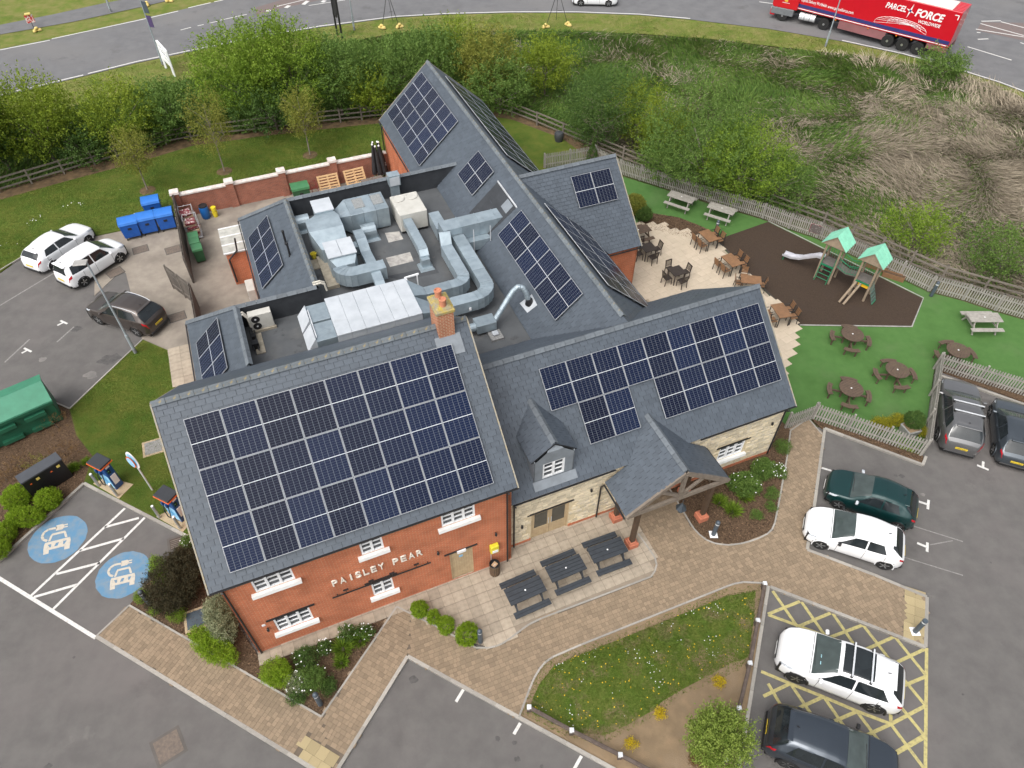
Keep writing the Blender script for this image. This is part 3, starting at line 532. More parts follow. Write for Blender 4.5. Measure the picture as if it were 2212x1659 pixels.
# --- slates: the 300 that show largest stay single
def skey(t):
    p = BX @ t[0].translation; q = px(p); vis = 0 <= q[0] <= 2212 and 0 <= q[1] <= 1659 and t[1] in (s_front, w_front, p_l, p_r)
    l = t[0].translation
    cov = t[1] is s_front and 0.1 < l.x < 9.1 and -3.5 < l.y < .15
    return (0 if vis and not cov else 1, (p - cam.location).length)
SLATES.sort(key=skey); slm = cube_mesh('slate', M_SL_O)
for Mx, ro in SLATES[:300]:
    o = bpy.data.objects.new('slate', slm); COL.objects.link(o); o.parent = ro; o.matrix_local = Mx
vv, ff, rr_ = [], [], []
for i, (Mx, ro) in enumerate(SLATES[300:]):
    A = np.array(Mx); vv.append(_CB @ A[:3, :3].T + A[:3, 3]); ff += [tuple(a + 8 * i for a in q) for q in _CF]; rr_ += [random.random()] * 5
me = bpy.data.meshes.new('slates'); me.from_pydata(np.concatenate(vv).tolist(), [], ff); me.materials.append(M_SL_A); me.attributes.new('rnd', 'FLOAT', 'FACE').data.foreach_set('value', rr_)
o = bpy.data.objects.new('slates', me); COL.objects.link(o); o.parent = pub; stuff(o)
o = CLIPPED.build('cut_slates', M_SL_A, pub, rnd=CLR); stuff(o)
# --- walls
def wall_holes(mb, x0, x1, z0, z1, y, holes, depth=.13, flip=1):
    """front-facing wall sheet at y with real openings and their reveals"""
    xs = sorted({x0, x1, *[h[0] for h in holes], *[h[1] for h in holes]}); zs = sorted({z0, z1, *[h[2] for h in holes], *[h[3] for h in holes]})
    for i in range(len(xs) - 1):
        for j in range(len(zs) - 1):
            cx, cz = (xs[i] + xs[i + 1]) / 2, (zs[j] + zs[j + 1]) / 2
            if any(h[0] < cx < h[1] and h[2] < cz < h[3] for h in holes): continue
            mb.quad((xs[i], y, zs[j]), (xs[i + 1], y, zs[j]), (xs[i + 1], y, zs[j + 1]), (xs[i], y, zs[j + 1]))
    for a, b, c, d in holes:
        yb = y + depth
        mb.quad((a, y, c), (a, y, d), (a, yb, d), (a, yb, c)); mb.quad((b, y, d), (b, y, c), (b, yb, c), (b, yb, d)); mb.quad((a, y, d), (b, y, d), (b, yb, d), (a, yb, d)); mb.quad((b, y, c), (a, y, c), (a, yb, c), (b, yb, c))
FW = -4.15
WINS = [(.45, 1.8, 4.27, 5.2, 3), (4.16, 4.97, 4.27, 5.2, 2), (7.15, 8.45, 4.27, 5.2, 3), (.48, 1.8, 1.1, 2.12, 3), (4.15, 4.97, 1.13, 2.2, 2)]
DOOR1 = (7.29, 8.25, .1, 2.2)
mb = MB(); wall_holes(mb, -.52, 9.9, 0, 5.48, FW, [w_[:4] for w_ in WINS] + [DOOR1])
gab = lambda x: mb.slab([(x, FW, 0), (x, 5.35, 0), (x, 5.35, 5.5), (x, .6, 9.5), (x, FW, 5.5)], (.12 if x < 5 else -.12, 0, 0))
gab(-.52); gab(9.9); mb.quad((-.52, 5.35, 0), (9.9, 5.35, 0), (9.9, 5.35, 5.45), (-.52, 5.35, 5.45))
mb.build('brick_wall', M_BRICK, pub)
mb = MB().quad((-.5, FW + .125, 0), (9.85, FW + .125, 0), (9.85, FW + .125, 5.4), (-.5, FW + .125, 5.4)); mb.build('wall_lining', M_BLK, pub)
def window(x0, x1, z0, z1, y, lights, rows=3, sill=True, lintel=False):
    """white casement: outer frame, mullions and glazing bars, a pane for every opening, stone sill"""
    g = bpy.data.objects.new('window', None); COL.objects.link(g); g.parent = pub
    f = MB(); yc = y + .06; t = .07
    f.bb(x0, x1, yc - .04, yc + .04, z1 - t, z1); f.bb(x0, x1, yc - .04, yc + .04, z0, z0 + t); f.bb(x0, x0 + t, yc - .04, yc + .04, z0 + t, z1 - t); f.bb(x1 - t, x1, yc - .04, yc + .04, z0 + t, z1 - t)
    W_ = (x1 - x0 - t) / lights
    for i in range(1, lights): f.bb(x0 + t / 2 + i * W_ - .045, x0 + t / 2 + i * W_ + .045, yc - .05, yc + .03, z0 + t, z1 - t)
    hz = (z1 - z0 - 2 * t) / rows
    for i in range(lights):
        a = x0 + t / 2 + i * W_ + .045; b = a + W_ - .09
        for r in range(1, rows): f.bb(a, b, yc - .025, yc + .02, z0 + t + r * hz - .014, z0 + t + r * hz + .014)
        for r in range(rows): MB().bb(a, b, yc + .021, yc + .027, z0 + t + r * hz, z0 + t + (r + 1) * hz).build('pane', M_PANE, g)
    f.build('frame', M_UPVC, g)
    if sill: MB().box(((x0 + x1) / 2, y - .05, z0 - .08), (x1 - x0 + .34, .2, .16), rx=radians(-6)).build('sill', M_WALLW, g)
    if lintel: MB().bb(x0 - .22, x1 + .22, y - .035, y + .05, z1 + .005, z1 + .1).build('lintel', M_BLK, g)
    return g
for i, w_ in enumerate(WINS): window(*w_[:4], FW, w_[4], 3, True, i >= 3)
def plank_door(x0, x1, z0, z1, y, glazed=False):
    g = bpy.data.objects.new('door', None); COL.objects.link(g); g.parent = pub; yc = y + .07
    f = MB().bb(x0, x0 + .06, yc - .05, yc + .05, z0, z1).bb(x1 - .06, x1, yc - .05, yc + .05, z0, z1).bb(x0 + .06, x1 - .06, yc - .05, yc + .05, z1 - .06, z1); f.build('frame', M_OAK, g)
    leaves = [(x0 + .06, x1 - .06)] if not glazed else [(x0 + .06, (x0 + x1) / 2 - .004), ((x0 + x1) / 2 + .004, x1 - .06)]
    for k, (a, b) in enumerate(leaves):
        n = 8 if not glazed else 7
        for i in range(n):
            wd = (b - a) / n; MB().bb(a + i * wd + .003, a + (i + 1) * wd - .003, yc - .015, yc + .02, z0, (z1 - .06) if not glazed else z0 + .62).build('plank', M_OAK, g)
        if glazed:
            MB().bb(a, a + .1, yc - .02, yc + .02, z0 + .62, z1 - .06).bb(b - .1, b, yc - .02, yc + .02, z0 + .62, z1 - .06).bb(a + .1, b - .1, yc - .02, yc + .02, z1 - .16, z1 - .06).bb(a + .1, b - .1, yc - .02, yc + .02, z0 + .62, z0 + .7).build('leaf_frame', M_OAK, g)
            MB().bb(a + .1, b - .1, yc - .005, yc + .005, z0 + .7, z1 - .16).build('pane', glass('door_glass', (.05, .05, .042)), g)
            hx = b - .06 if k == 0 else a + .06; MB().cyl((hx, yc - .07, z0 + .85), (hx, yc - .07, z0 + 1.25), .014, n=6).build('handle', M_ALU, g)
    MB().bb(x0 - .2, x1 + .2, y - .035, y + .05, z1 + .005, z1 + .09).build('lintel', M_BLK, g)
    return g
d1 = plank_door(*DOOR1, FW)
MB().bb(7.6, 7.95, FW - .1, FW - .04, 2.16, 2.3).build('door_light', M_UPVC, d1); MB().bb(7.68, 7.84, FW + .045, FW + .052, 1.62, 1.76).build('door_notice', mat('blue_notice', (.25, .48, .68)), d1)
# stone wing walls
SW = -3.65
SHOLES = [(20.1, 21.45, .98, 1.92), (11.0, 12.72, .1, 2.02), (16.1, 17.7, .1, 2.1)]
mb = MB(); wall_holes(mb, 9.9, 23.22, 0, 3.6, SW, SHOLES); mb.slab([(23.22, SW, 0), (23.22, 4.3, 0), (23.22, 4.3, 3.6), (23.22, .36, 6.95), (23.22, SW, 3.6)], (-.12, 0, 0)); mb.quad((20.5, 4.3, 0), (23.2, 4.3, 0), (23.2, 4.3, 3.6), (20.5, 4.3, 3.6))
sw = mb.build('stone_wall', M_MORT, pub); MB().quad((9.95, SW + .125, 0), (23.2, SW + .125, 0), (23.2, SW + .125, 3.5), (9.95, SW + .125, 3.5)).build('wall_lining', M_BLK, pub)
STN = []; rs = random.Random(3)
def stones(length, z0, ztop, fn, holes):
    z = z0
    while z < ztop:
        h = rs.choice((.075, .095, .12, .15)); x = -rs.uniform(0, .2)
        while x < length:
            l = rs.uniform(.14, .48); a, b = max(0, x), min(length, x + l)
            if b - a > .06 and not any(h_[0] - .01 < b and a < h_[1] + .01 and h_[2] - .01 < z + h and z < h_[3] + .01 for h_ in holes):
                hh = min(h, ztop - z); STN.append(fn((a + b) / 2, z + hh / 2, b - a - .012, hh - .012, rs.uniform(.02, .04)))
            x += l
        z += h
stones(13.3, .27, 3.5, lambda x, z, l, h, t: trs((9.92 + x, SW - t / 2 + .005, z), (l, t, h)), [(a - 9.92, b - 9.92, c, d + (.11)) for a, b, c, d in SHOLES] + [(20.1 - 10.08, 21.45 - 9.75, .84, .98)])
stones(7.9, .27, 3.55, lambda y, z, l, h, t: trs((23.22 + t / 2 - .005, SW + y, z), (t, l, h)), [])
pieces('stone', STN, M_ST_O, M_ST_A, sw, 300, xf=BX)
for a_, b_ in ((9.92, 10.98), (12.74, 16.08), (17.72, 23.25)): MB().bb(a_, b_, SW - .03, SW + .01, 0, .26).build('brick_plinth', M_BRICK, pub)
MB().bb(23.2, 23.26, SW, 4.3, 0, .26).build('brick_plinth', M_BRICK, pub)
window(*SHOLES[0], SW, 3, 3, True, True); plank_door(*SHOLES[1], SW, True); plank_door(*SHOLES[2], SW, True)
# other walls (brick)
mb = MB()
mb.quad((13.52, 17, 0), (13.52, 27.1, 0), (13.52, 27.1, 3.78), (13.52, 17, 3.78)); mb.slab([(13.52, 27.1, 0), (20.58, 27.1, 0), (20.58, 27.1, 3.78), (17.05, 27.1, 6.95), (13.52, 27.1, 3.78)], (0, -.1, 0)); mb.quad((20.58, 4, 0), (20.58, 27.1, 0), (20.58, 27.1, 3.78), (20.58, 4, 3.78))
mb.quad((20.5, 8.95, 0), (22.8, 8.95, 0), (22.8, 8.95, 3.55), (20.5, 8.95, 3.55)); mb.slab([(22.8, 8.95, 0), (22.8, 16.3, 0), (22.8, 16.3, 3.5), (22.8, 12.62, 6.8), (22.8, 8.95, 3.5)], (-.1, 0, 0)); mb.quad((20.5, 16.3, 0), (22.8, 16.3, 0), (22.8, 16.3, 3.55), (20.5, 16.3, 3.55))
mb.quad((3.25, 12.1, 0), (3.25, 19.95, 0), (3.25, 19.95, 3.2), (3.25, 12.1, 3.2)); mb.quad((3.25, 19.95, 0), (13.5, 19.95, 0), (13.5, 19.95, 3.2), (3.25, 19.95, 3.2)); mb.quad((-.4, 5.3, 0), (-.4, 12.1, 0), (-.4, 12.1, 3.2), (-.4, 5.3, 3.2)); mb.quad((-.4, 12.1, 0), (3.25, 12.1, 0), (3.25, 12.1, 3.2), (-.4, 12.1, 3.2))
mb.build('rear_brick_wall', M_BRICK, pub)
# flat roof well with its black upstands
fl = MB().prism([(2.0, 5.3), (10.02, 5.3), (10.02, 3.5), (14.3, 3.5), (14.3, 17.2), (5.8, 17.2), (5.8, 9.5), (2.0, 9.5)], 4.1, 4.3).build('flat_roof', M_FLAT, pub)
mb = MB(); up = [(2.1, 5.4), (2.1, 9.46), (5.82, 9.46), (5.82, 17.2), (15.4, 17.2)]
for (a, b), (c, d) in zip(up, up[1:]): mb.quad((a, b, 4.29), (c, d, 4.29), (c - (0 if a == c else 0), d, 5.5), (a, b, 5.5))
mb.quad((2.0, 5.42, 4.29), (10.0, 5.42, 4.29), (10.0, 5.42, 5.45), (2.0, 5.42, 5.45)); mb.quad((10.02, 3.5, 4.29), (10.02, 5.42, 4.29), (10.02, 5.42, 5.7), (10.02, 3.5, 7.1))
mb.build('upstand_membrane', M_MEMB, pub)
for rc in ([(10.15, 14.1), (10.9, 13.95), (10.9, 13.2), (10.1, 13.2)], [(9.6, 12), (10.9, 12), (10.85, 11.2), (9.6, 11.2)], [(9.7, 15.3), (10.5, 15.2), (10.45, 14.6), (9.7, 14.7)]): sheet('roof_pad', [(a, b) for a, b in rc], mat('pale_pad', (.42, .40, .37), (.22, .21, .2), rough=.9, scale=3, detail=9, lo=.4, hi=.7), 4.305, pub)
sheet('roof_patch', [(9.2, 10.55), (11.75, 10.4), (11.75, 9.8), (9.86, 9.95)], mat('new_felt', (.06, .064, .07), rough=.85), 4.304, pub)
for rc in ([(14.2, 3.6), (14.9, 3.6), (14.9, 9.6), (14.2, 9.6)],): pass
# verge trims, gutters, downpipes
mb = MB()
for x, (ya, za), (yb, zb) in ((-.8, (-4.33, 5.47), (.6, 9.62)), (-.8, (.6, 9.62), (5.53, 5.47)), (10.09, (-4.33, 5.47), (.6, 9.62)), (10.09, (.6, 9.62), (5.53, 5.47)), (23.46, (-3.82, 3.53), (.36, 7.05)), (23.46, (.36, 7.05), (4.5, 3.57)), (22.96, (8.83, 3.48), (12.62, 6.87))): MB().bar((x, ya, za - .05), (x, yb, zb - .05), .05, .12).build('verge_trim', M_GREYV, pub)
for p_, q_ in (((13.4, 27.29, 3.65), (17.05, 27.29, 6.97)), ((17.05, 27.29, 6.97), (20.7, 27.29, 3.65))): MB().bar(p_, q_, .05, .12).build('verge_trim', M_GREYV, pub)
def gutter(a, b): MB().bar(a, b, .06, .045).build('gutter', M_BLK, pub)
def pipe(*p): MB().tube(p, .036, 8).build('downpipe', M_BLK, pub)
gutter((-.8, -4.35, 5.425), (10.1, -4.35, 5.425)); gutter((10.1, -3.845, 3.49), (14.6, -3.845, 3.49)); gutter((18.6, -3.845, 3.49), (23.5, -3.845, 3.49)); gutter((14.14, -5.62, 2.7), (14.14, -3.85, 2.7)); gutter((19.06, -5.62, 2.7), (19.06, -3.85, 2.7)); gutter((20.9, 8.76, 3.4), (22.95, 8.76, 3.4)); gutter((3.0, 12.3, 3.08), (3.0, 20.1, 3.08)); gutter((-.64, 5.6, 3.08), (-.64, 12.25, 3.08)); gutter((13.33, 19.9, 3.62), (13.33, 27.2, 3.62))
pipe((-.42, -4.4, 5.35), (-.42, -4.22, 5.1), (-.42, -4.22, .1)); pipe((9.7, -4.4, 5.35), (9.7, -4.22, 5.1), (9.7, -4.22, .1)); pipe((10.2, -3.9, 3.4), (10.2, -3.72, 3.2), (10.2, -3.72, .1)); pipe((14.14, -3.85, 2.65), (14.1, -3.72, 2.4), (14.1, -3.72, .1)); pipe((23.1, -3.9, 3.4), (23.1, -3.72, 3.2), (23.1, -3.72, .1)); pipe((13.4, 27.0, 3.6), (13.42, 26.95, .1)); pipe((-.6, 12.1, 3.0), (-.5, 12.1, .1))
# wall sign, rail with spot lamps, small fittings
_fc = {}
def text(name, s_, M4, size, m, parent, extrude=.01, width=None, bold=.0, align='LEFT', shear=0., space=1.):
    c = bpy.data.curves.new('t', 'FONT'); c.body = s_; c.size = size; c.extrude = extrude; c.offset = bold; c.align_x = align; c.shear = shear; c.space_character = space; c.resolution_u = 3
    o = bpy.data.objects.new('t', c); COL.objects.link(o); bpy.context.view_layer.update()
    me_ = bpy.data.meshes.new_from_object(o.evaluated_get(bpy.context.evaluated_depsgraph_get())); bpy.data.objects.remove(o)
    if width:
        xs = [v.co.x for v in me_.vertices]; k = width / (max(xs) - min(xs)); x0 = min(xs) if align == 'LEFT' else 0
        for v in me_.vertices: v.co.x = (v.co.x - x0) * k
    me_.materials.clear(); me_.materials.append(m)
    o = bpy.data.objects.new(name, me_); COL.objects.link(o); o.parent = parent; o.matrix_local = M4; return o
FR = Matrix.Rotation(pi / 2, 4, 'X')
ML_ = mat('cream_letters', (.85, .80, .70), rough=.6)
for wd_, x_, l_ in (('PAISLEY', 2.86, 2.02), ('PEAR', 5.13, 1.23)):
    for ch, (cx_, cw_) in zip(wd_, [(x_ + l_ * i / len(wd_), l_ / len(wd_) * .72) for i in range(len(wd_))]): text('letter', ch, Matrix.Translation((cx_ + (.09 if ch == 'I' else 0), FW - .03, 2.96)) @ FR, .56, ML_, pub, .02, cw_ if ch != 'I' else .065, .004)
mb = MB().bar((2.7, FW - .1, 2.28), (6.52, FW - .1, 2.28), .035, .05)
for x in (3.25, 4.2, 5.0, 5.95): mb.cyl((x, FW - .1, 2.28), (x, FW - .16, 2.62), .014, n=6).box((x, FW - .16, 2.64), (.2, .05, .05)); 
for x in (2.9, 4.6, 6.4): mb.bar((x, FW, 2.28), (x, FW - .1, 2.28), .025)
mb.build('sign_lamp_rail', M_BLK, pub)
for x, y, z in ((6.85, FW, 2.65), (9.22, FW, 2.5), (.2, FW, 1.6), (13.65, SW, 2.35), (10.55, SW, 1.45), (22.6, SW, 2.5)): MB().lathe([(.0, .0), (.05, .0), (.055, .06), (.035, .16), (.0, .18)], 10, (x, y - .09, z)).bb(x - .02, x + .02, y - .09, y, z + .06, z + .1).build('wall_lamp', M_BLK, pub)
mb = MB().box((9.12, FW - .11, 1.62), (.36, .2, .5)).build('defibrillator_cabinet', mat('signal_yellow', (.72, .62, .04), rough=.4), pub, bevel=.03); MB().bb(9.0, 9.24, FW - .225, FW - .212, 1.45, 1.62).build('cabinet_label', M_UPVC, mb); MB().cyl((9.0, FW - .02, .2), (9.0, FW - .02, 1.4), .012, n=6).build('cabinet_cable', M_ALU, mb)
MB().bb(.06, .18, FW - .02, FW, 1.9, 2.02).build('wall_vent', M_UPVC, pub); MB().bb(-.52, 9.9, FW - .012, FW, .0, .14).build('wall_plinth', M_PLN, pub)
# chimney
ch = MB().bb(8.9, 9.5, .2, 1.12, 8.6, 10.42).build('chimney', brickmat('chimney_brick', (.46, .15, .075), (.36, .11, .06), (.50, .36, .24), .2, .068, .012), pub)
M_LICH = mat('lichen_mortar', (.40, .30, .06), (.25, .23, .18), rough=.95, scale=5, detail=9, bump=.6)
MB().box((9.2, .66, 10.5), (.72, 1.04, .16)).build('cap', M_LICH, ch, bevel=.03); MB().box((9.2, .66, 10.615), (.62, .9, .09), taper=.75).build('flaunching', M_LICH, ch, bevel=.03)
for y in (.42, .92): MB().lathe([(.125, 0), (.115, .26), (.14, .28), (.14, .34), (.11, .35), (.09, .3)], 16, (9.2, y, 10.6)).build('pot', mat('terracotta', (.50, .20, .11), (.42, .17, .10), rough=.8, scale=5), ch, smooth=.6)
MB().slab([(8.72, -.32, 8.86), (9.68, -.32, 8.86), (9.68, .25, 9.34), (8.72, .25, 9.34)], (0, -.02, .03)).build('flashing', M_LEAD, ch)
# porch timbers
for x, y in ((14.85, -5.5), (14.85, -4.1), (18.33, -5.5), (18.33, -4.1)):
    p = MB().bb(x - .09, x + .09, y - .09, y + .09, .42, 2.85).build('porch_post', M_DTIM, pub)
    MB().box((x, y, .17), (.46, .46, .38)).box((x, y, .39), (.36, .36, .08), taper=.8).build('plinth', M_PLN, p, bevel=.015)
mb = MB(); yf = -5.62
for sx in (-1, 1): mb.bar((16.6 + sx * 2.38, yf, 2.72), (16.6, yf, 4.5), .1, .2)
mb.bar((14.35, yf, 2.82), (18.85, yf, 2.82), .12, .2).bar((16.6, yf, 2.85), (16.6, yf, 4.45), .14, .14).bar((16.55, yf, 2.95), (17.55, yf, 3.72), .1, .13).bar((16.65, yf, 2.95), (15.65, yf, 3.72), .1, .13)
mb.build('gable_truss', M_GTIM, pub)
for p_, q_ in (((14.85, -5.6, 2.72), (14.85, -3.7, 2.72)), ((18.33, -5.6, 2.72), (18.33, -3.7, 2.72)), ((16.6, -5.6, 4.42), (16.6, -2.9, 4.42))): MB().bar(p_, q_, .13, .17).build('porch_beam', M_GTIM, pub)
struct(sheet('wall_path', [Bw(*q) for q in ((9.5, -4.2), (23.0, -4.2), (24.6, -3.6), (25.2, 3), (24.2, 9.5), (20.4, 9.5), (20.4, 3), (9.5, 3))], M_CONC, .035))
mb = MB().cyl((16.75, -5.75, 2.75), (16.75, -5.75, 2.45), .015, n=6).lathe([(.02, .0), (.2, -.28), (.24, -.34), (.16, -.36), (.1, -.6), (.02, -.62)], 6, (16.75, -5.75, 2.5)); mb.build('lantern', mat('lantern_metal', (.06, .075, .09), rough=.4, metal=.4), pub)
# dormer body
yd = -3.4; mb = MB()
zs_ = lambda y: 3.535 + .841 * (y + 3.82)
for x in (11.15, 12.85): mb.slab([(x, yd, zs_(yd)), (x, -1.9, zs_(-1.9)), (x, -1.9, 5.2), (x, yd, 5.2)], (.04 if x < 12 else -.04, 0, 0))
wall_holes(mb, 11.15, 12.85, zs_(yd) - .1, 5.12, yd, [(11.52, 12.46, 3.95, 4.9)], .1); mb.quad((11.15, yd, 5.12), (12.85, yd, 5.12), (12.35, yd, 5.56), (11.65, yd, 5.56)); mb.quad((11.65, yd, 5.56), (12.35, yd, 5.56), (12, yd + .25, 5.88))
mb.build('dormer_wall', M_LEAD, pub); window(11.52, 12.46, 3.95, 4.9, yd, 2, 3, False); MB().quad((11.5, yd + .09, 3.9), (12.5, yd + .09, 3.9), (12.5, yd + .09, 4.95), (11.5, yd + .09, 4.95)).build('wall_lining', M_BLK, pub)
MB().slab([(11.1, yd - .02, zs_(yd) + .03), (12.95, yd - .02, zs_(yd) + .03), (12.95, yd - .3, zs_(yd - .3) + .03), (11.1, yd - .3, zs_(yd - .3) + .03)], (0, 0, .015)).build('apron_flashing', M_LEAD, pub)
# roof opening beside the ridge of the rear hall and rooflight on the store
mb = MB().slab([ZRW(16.35, 13.3), ZRW(14.7, 13.3), ZRW(14.7, 10.9), ZRW(16.35, 10.75)], NRW * .03); mb.build('roof_opening', M_MEMB, pub)
MB().bar(ZRW(16.38, 13.3) + NRW * .05, ZRW(16.38, 10.7) + NRW * .05, .06, .08).build('opening_trim', M_ALU, pub)
MB().slab([ZRW(16.3, 11.7) + NRW * .031, ZRW(15.9, 11.7) + NRW * .031, ZRW(15.9, 11.0) + NRW * .031, ZRW(16.3, 11.0) + NRW * .031], NRW * .02).build('opening_panel', M_LEAD, pub)
for t in (14.29, 13.21): q = ZL1(5.07, t); MB().cyl(q, q + Vector((0, 0, .75)), .055, n=10).lathe([(.07, 0), (.07, .1), (.055, .11)], 10, tuple(q + Vector((0, 0, .7)))).lathe([(.1, -.1), (.06, .08)], 10, tuple(q)).build('vent_pipe', M_BLK, l1)
MB().bb(1.85, 3.2, 18.45, 20.9, 0, 2.2).build('store_wall', M_BRICK, pub); MB().bb(1.75, 3.15, 18.38, 21, 2.2, 2.26).build('store_roof', mat('weathered_grp', (.45, .44, .40), (.3, .3, .27), rough=.7, scale=3, detail=9), pub)
for y in (18.42, 19.25, 20.1, 20.95): MB().bb(1.75, 3.15, y - .03, y + .03, 2.262, 2.30).build('store_roof_rib', M_UPVC, pub)
MB().tube([(1.95, 18.32, .3), (1.95, 18.32, 1.9), (2.5, 18.32, 2.4), (2.6, 18.32, 3.2)], .05).build('flue_pipe', M_BLK, pub)
# ============================================================ SOLAR PANELS
def cellmat():
    m = bpy.data.materials.new('solar_cells'); m.use_nodes = True; n = m.node_tree; b = n.nodes['Principled BSDF']; L = n.links.new
    tc = n.nodes.new('ShaderNodeTexCoord'); sp = n.nodes.new('ShaderNodeSeparateXYZ'); L(tc.outputs['Object'], sp.inputs[0])
    def mth(op, a, bb=None, c=None):
        x = n.nodes.new('ShaderNodeMath'); x.operation = op
        for i, q in enumerate((a, bb, c)):
            if q is None: continue
            if isinstance(q, (int, float)): x.inputs[i].default_value = q
            else: L(q, x.inputs[i])
        return x.outputs[0]
    def grid(co, step, wd, off=0.):
        f = mth('FRACT', mth('DIVIDE', mth('ADD', co, off), step)); d = mth('MINIMUM', f, mth('SUBTRACT', 1., f)); return mth('LESS_THAN', d, wd / step / 2)
    gx = grid(sp.outputs[0], 1.092 / 6, .008); gy = grid(mth('ABSOLUTE', sp.outputs[1]), .838 / 10, .004)
    g = mth('MAXIMUM', mth('MULTIPLY', gx, .85), mth('MULTIPLY', gy, .75)); mid = mth('LESS_THAN', mth('ABSOLUTE', sp.outputs[1]), .011); g = mth('MULTIPLY', g, 1.)
    oi = n.nodes.new('ShaderNodeObjectInfo'); rp = n.nodes.new('ShaderNodeMix'); rp.data_type = 'RGBA'; L(oi.outputs['Random'], rp.inputs[0]); rp.inputs[6].default_value = (.004, .006, .018, 1); rp.inputs[7].default_value = (.006, .012, .038, 1)
    cx = n.nodes.new('ShaderNodeMix'); cx.data_type = 'RGBA'; L(g, cx.inputs[0]); L(rp.outputs[2], cx.inputs[6]); cx.inputs[7].default_value = (.22, .245, .28, 1)
    mx = n.nodes.new('ShaderNodeMix'); mx.data_type = 'RGBA'; L(mid, mx.inputs[0]); L(cx.outputs[2], mx.inputs[6]); mx.inputs[7].default_value = (.60, .63, .66, 1)
    L(mx.outputs[2], b.inputs['Base Color']); b.inputs['Roughness'].default_value = .2; b.inputs['Specular IOR Level'].default_value = .3; b.inputs['IOR'].default_value = 1.3
    return m
M_CELL = cellmat()
sp0 = thing('solar_panel', 'x', 'solar panel', group='solar panels fixed to the pub roofs')
fr = MB()
for a in ((-.567, .567, -.861, -.849), (-.567, .567, .849, .861), (-.567, -.557, -.849, .849), (.557, .567, -.849, .849)): fr.bb(a[0], a[1], a[2], a[3], .0, .036)
fr.build('frame', mat('module_frame', (.50, .52, .54), rough=.4, metal=.2), sp0); MB().bb(-.555, .555, -.847, .847, .018, .031).build('cells', M_CELL, sp0)
rl = MB().bb(-.577, .577, -.5, -.46, -.09, -.002).bb(-.577, .577, .46, .5, -.09, -.002); rl.build('mounting_rail', mat('rail_dark', (.05, .05, .055), rough=.5), sp0)
first = [True]
ORD = ['first', 'second', 'third', 'fourth', 'fifth', 'sixth', 'seventh', 'eighth', 'ninth', 'tenth']
def array(org, u, v, n, cols, rows, where, dc='from the left', rown=('top', 'middle', 'bottom'), c0=0, row0=0):
    """org: top-left grid corner on the roof in building space; u along, v up the slope"""
    R = Matrix((u, v, n)).transposed().to_4x4()
    for j in range(rows):
        for i in range(cols):
            c = Vector(org) + u * ((i + .5) * 1.154) - v * ((j + .5) * 1.742) + n * .125
            o = sp0 if first[0] else copy_tree(sp0); first[0] = False
            o.matrix_world = BX @ Matrix.Translation(c) @ R
            rn = f', {rown[j + row0]} row' if len(rown) > 1 else ''
            o['label'] = f'solar panel, {where}{rn}, {ORD[i + c0]} {dc}'
def onroof(Zf, x, y): return Zf(x, y)
array(ZF(0.02, -.0), UF, VF, NF, 8, 3, "brick block front roof")
OW = ZWF(12.66, -.18)
array(OW, UW, VW, NW, 9, 1, "stone wing front roof"); array(OW + UW * 1.154 - VW * 1.742, UW, VW, NW, 2, 1, "stone wing roof, lone lower pair", rown=('',), dc='of two')
array(OW + UW * 4.616 - VW * 1.742, UW, VW, NW, 5, 1, "stone wing front roof", rown=('', 'lower'), row0=1, dc='from left of five')
array(ZRW(16.55, 26.7), URW, VRW, NRW, 6, 2, "rear hall far courtyard slope", rown=('upper', 'lower'), dc='from the far end')
array(ZRW(16.5, 16.3), URW, VRW, NRW, 2, 1, "rear hall, lone pair above dark opening", rown=('',), dc='of two')
array(ZRW(16.48, 10.2), URW, VRW, NRW, 6, 1, "rear hall near courtyard slope", rown=('',), dc='from the dark opening')
array(ZX(20.0, 12.15), UX, VX, NX, 2, 1, "cross wing roof above the terrace", rown=('',), dc='of two')
array(ZL1(4.7, 17.55), UL1, VL1, NL1, 4, 1, "low service roof above the yard", rown=('',), dc='from the far end')
array(ZL2(1.18, 10.0), UL2, VL2, NL2, 3, 1, "small service roof behind brick block", rown=('',), dc='from the far end')
array(ZRE(17.6, 15.3), URE, VRE, NRE, 9, 2, "rear hall far garden slope", rown=('upper', 'lower'), dc='from the cross wing')
array(ZRE(17.55, 3.3), URE, VRE, NRE, 6, 2, "rear hall near garden slope", rown=('upper', 'lower'), dc='from the stone wing')
# ============================================================ PLANT ON THE FLAT ROOF
M_GALV = mat('galvanised', (.36, .43, .47), (.28, .34, .38), rough=.42, metal=.5, scale=2.2, detail=8, rnd='obj', rv=.12, extra=(((.20, .225, .235), 1.3, .6, .75, .6), ((.26, .22, .16), 4., .68, .76, .5)))
M_PALE = mat('pale_casing', (.50, .53, .56), (.42, .45, .48), rough=.5, scale=1.6, detail=8, metal=.1, extra=(((.28, .29, .30), 1.1, .6, .78, .5),))
M_CREAM = mat('cream_casing', (.50, .49, .45), (.42, .41, .37), rough=.55, scale=1.8, detail=8)
M_FAN = mat('fan_black', (.014, .014, .016), rough=.5)
M_PIPE = mat('lagged_pipe', (.55, .52, .45), rough=.6); M_PADT = mat('timber_pad', (.36, .32, .25), (.26, .23, .18), rough=.9, scale=4)
ZR = 4.3
class BT:
    """a thing placed in the building's frame"""
    def __init__(s, name, label, cat, x, y, z=ZR, group=None): s.o = (x, y, z); s.t = thing(name, label, cat, Bw(x, y, z), YAW, group)
    def part(s, mb, name, m, parent=None, **k):
        if parent: return mb.build(name, m, parent, **k)
        return mb.build(name, m, s.t, loc=(-s.o[0], -s.o[1], -s.o[2]), **k)
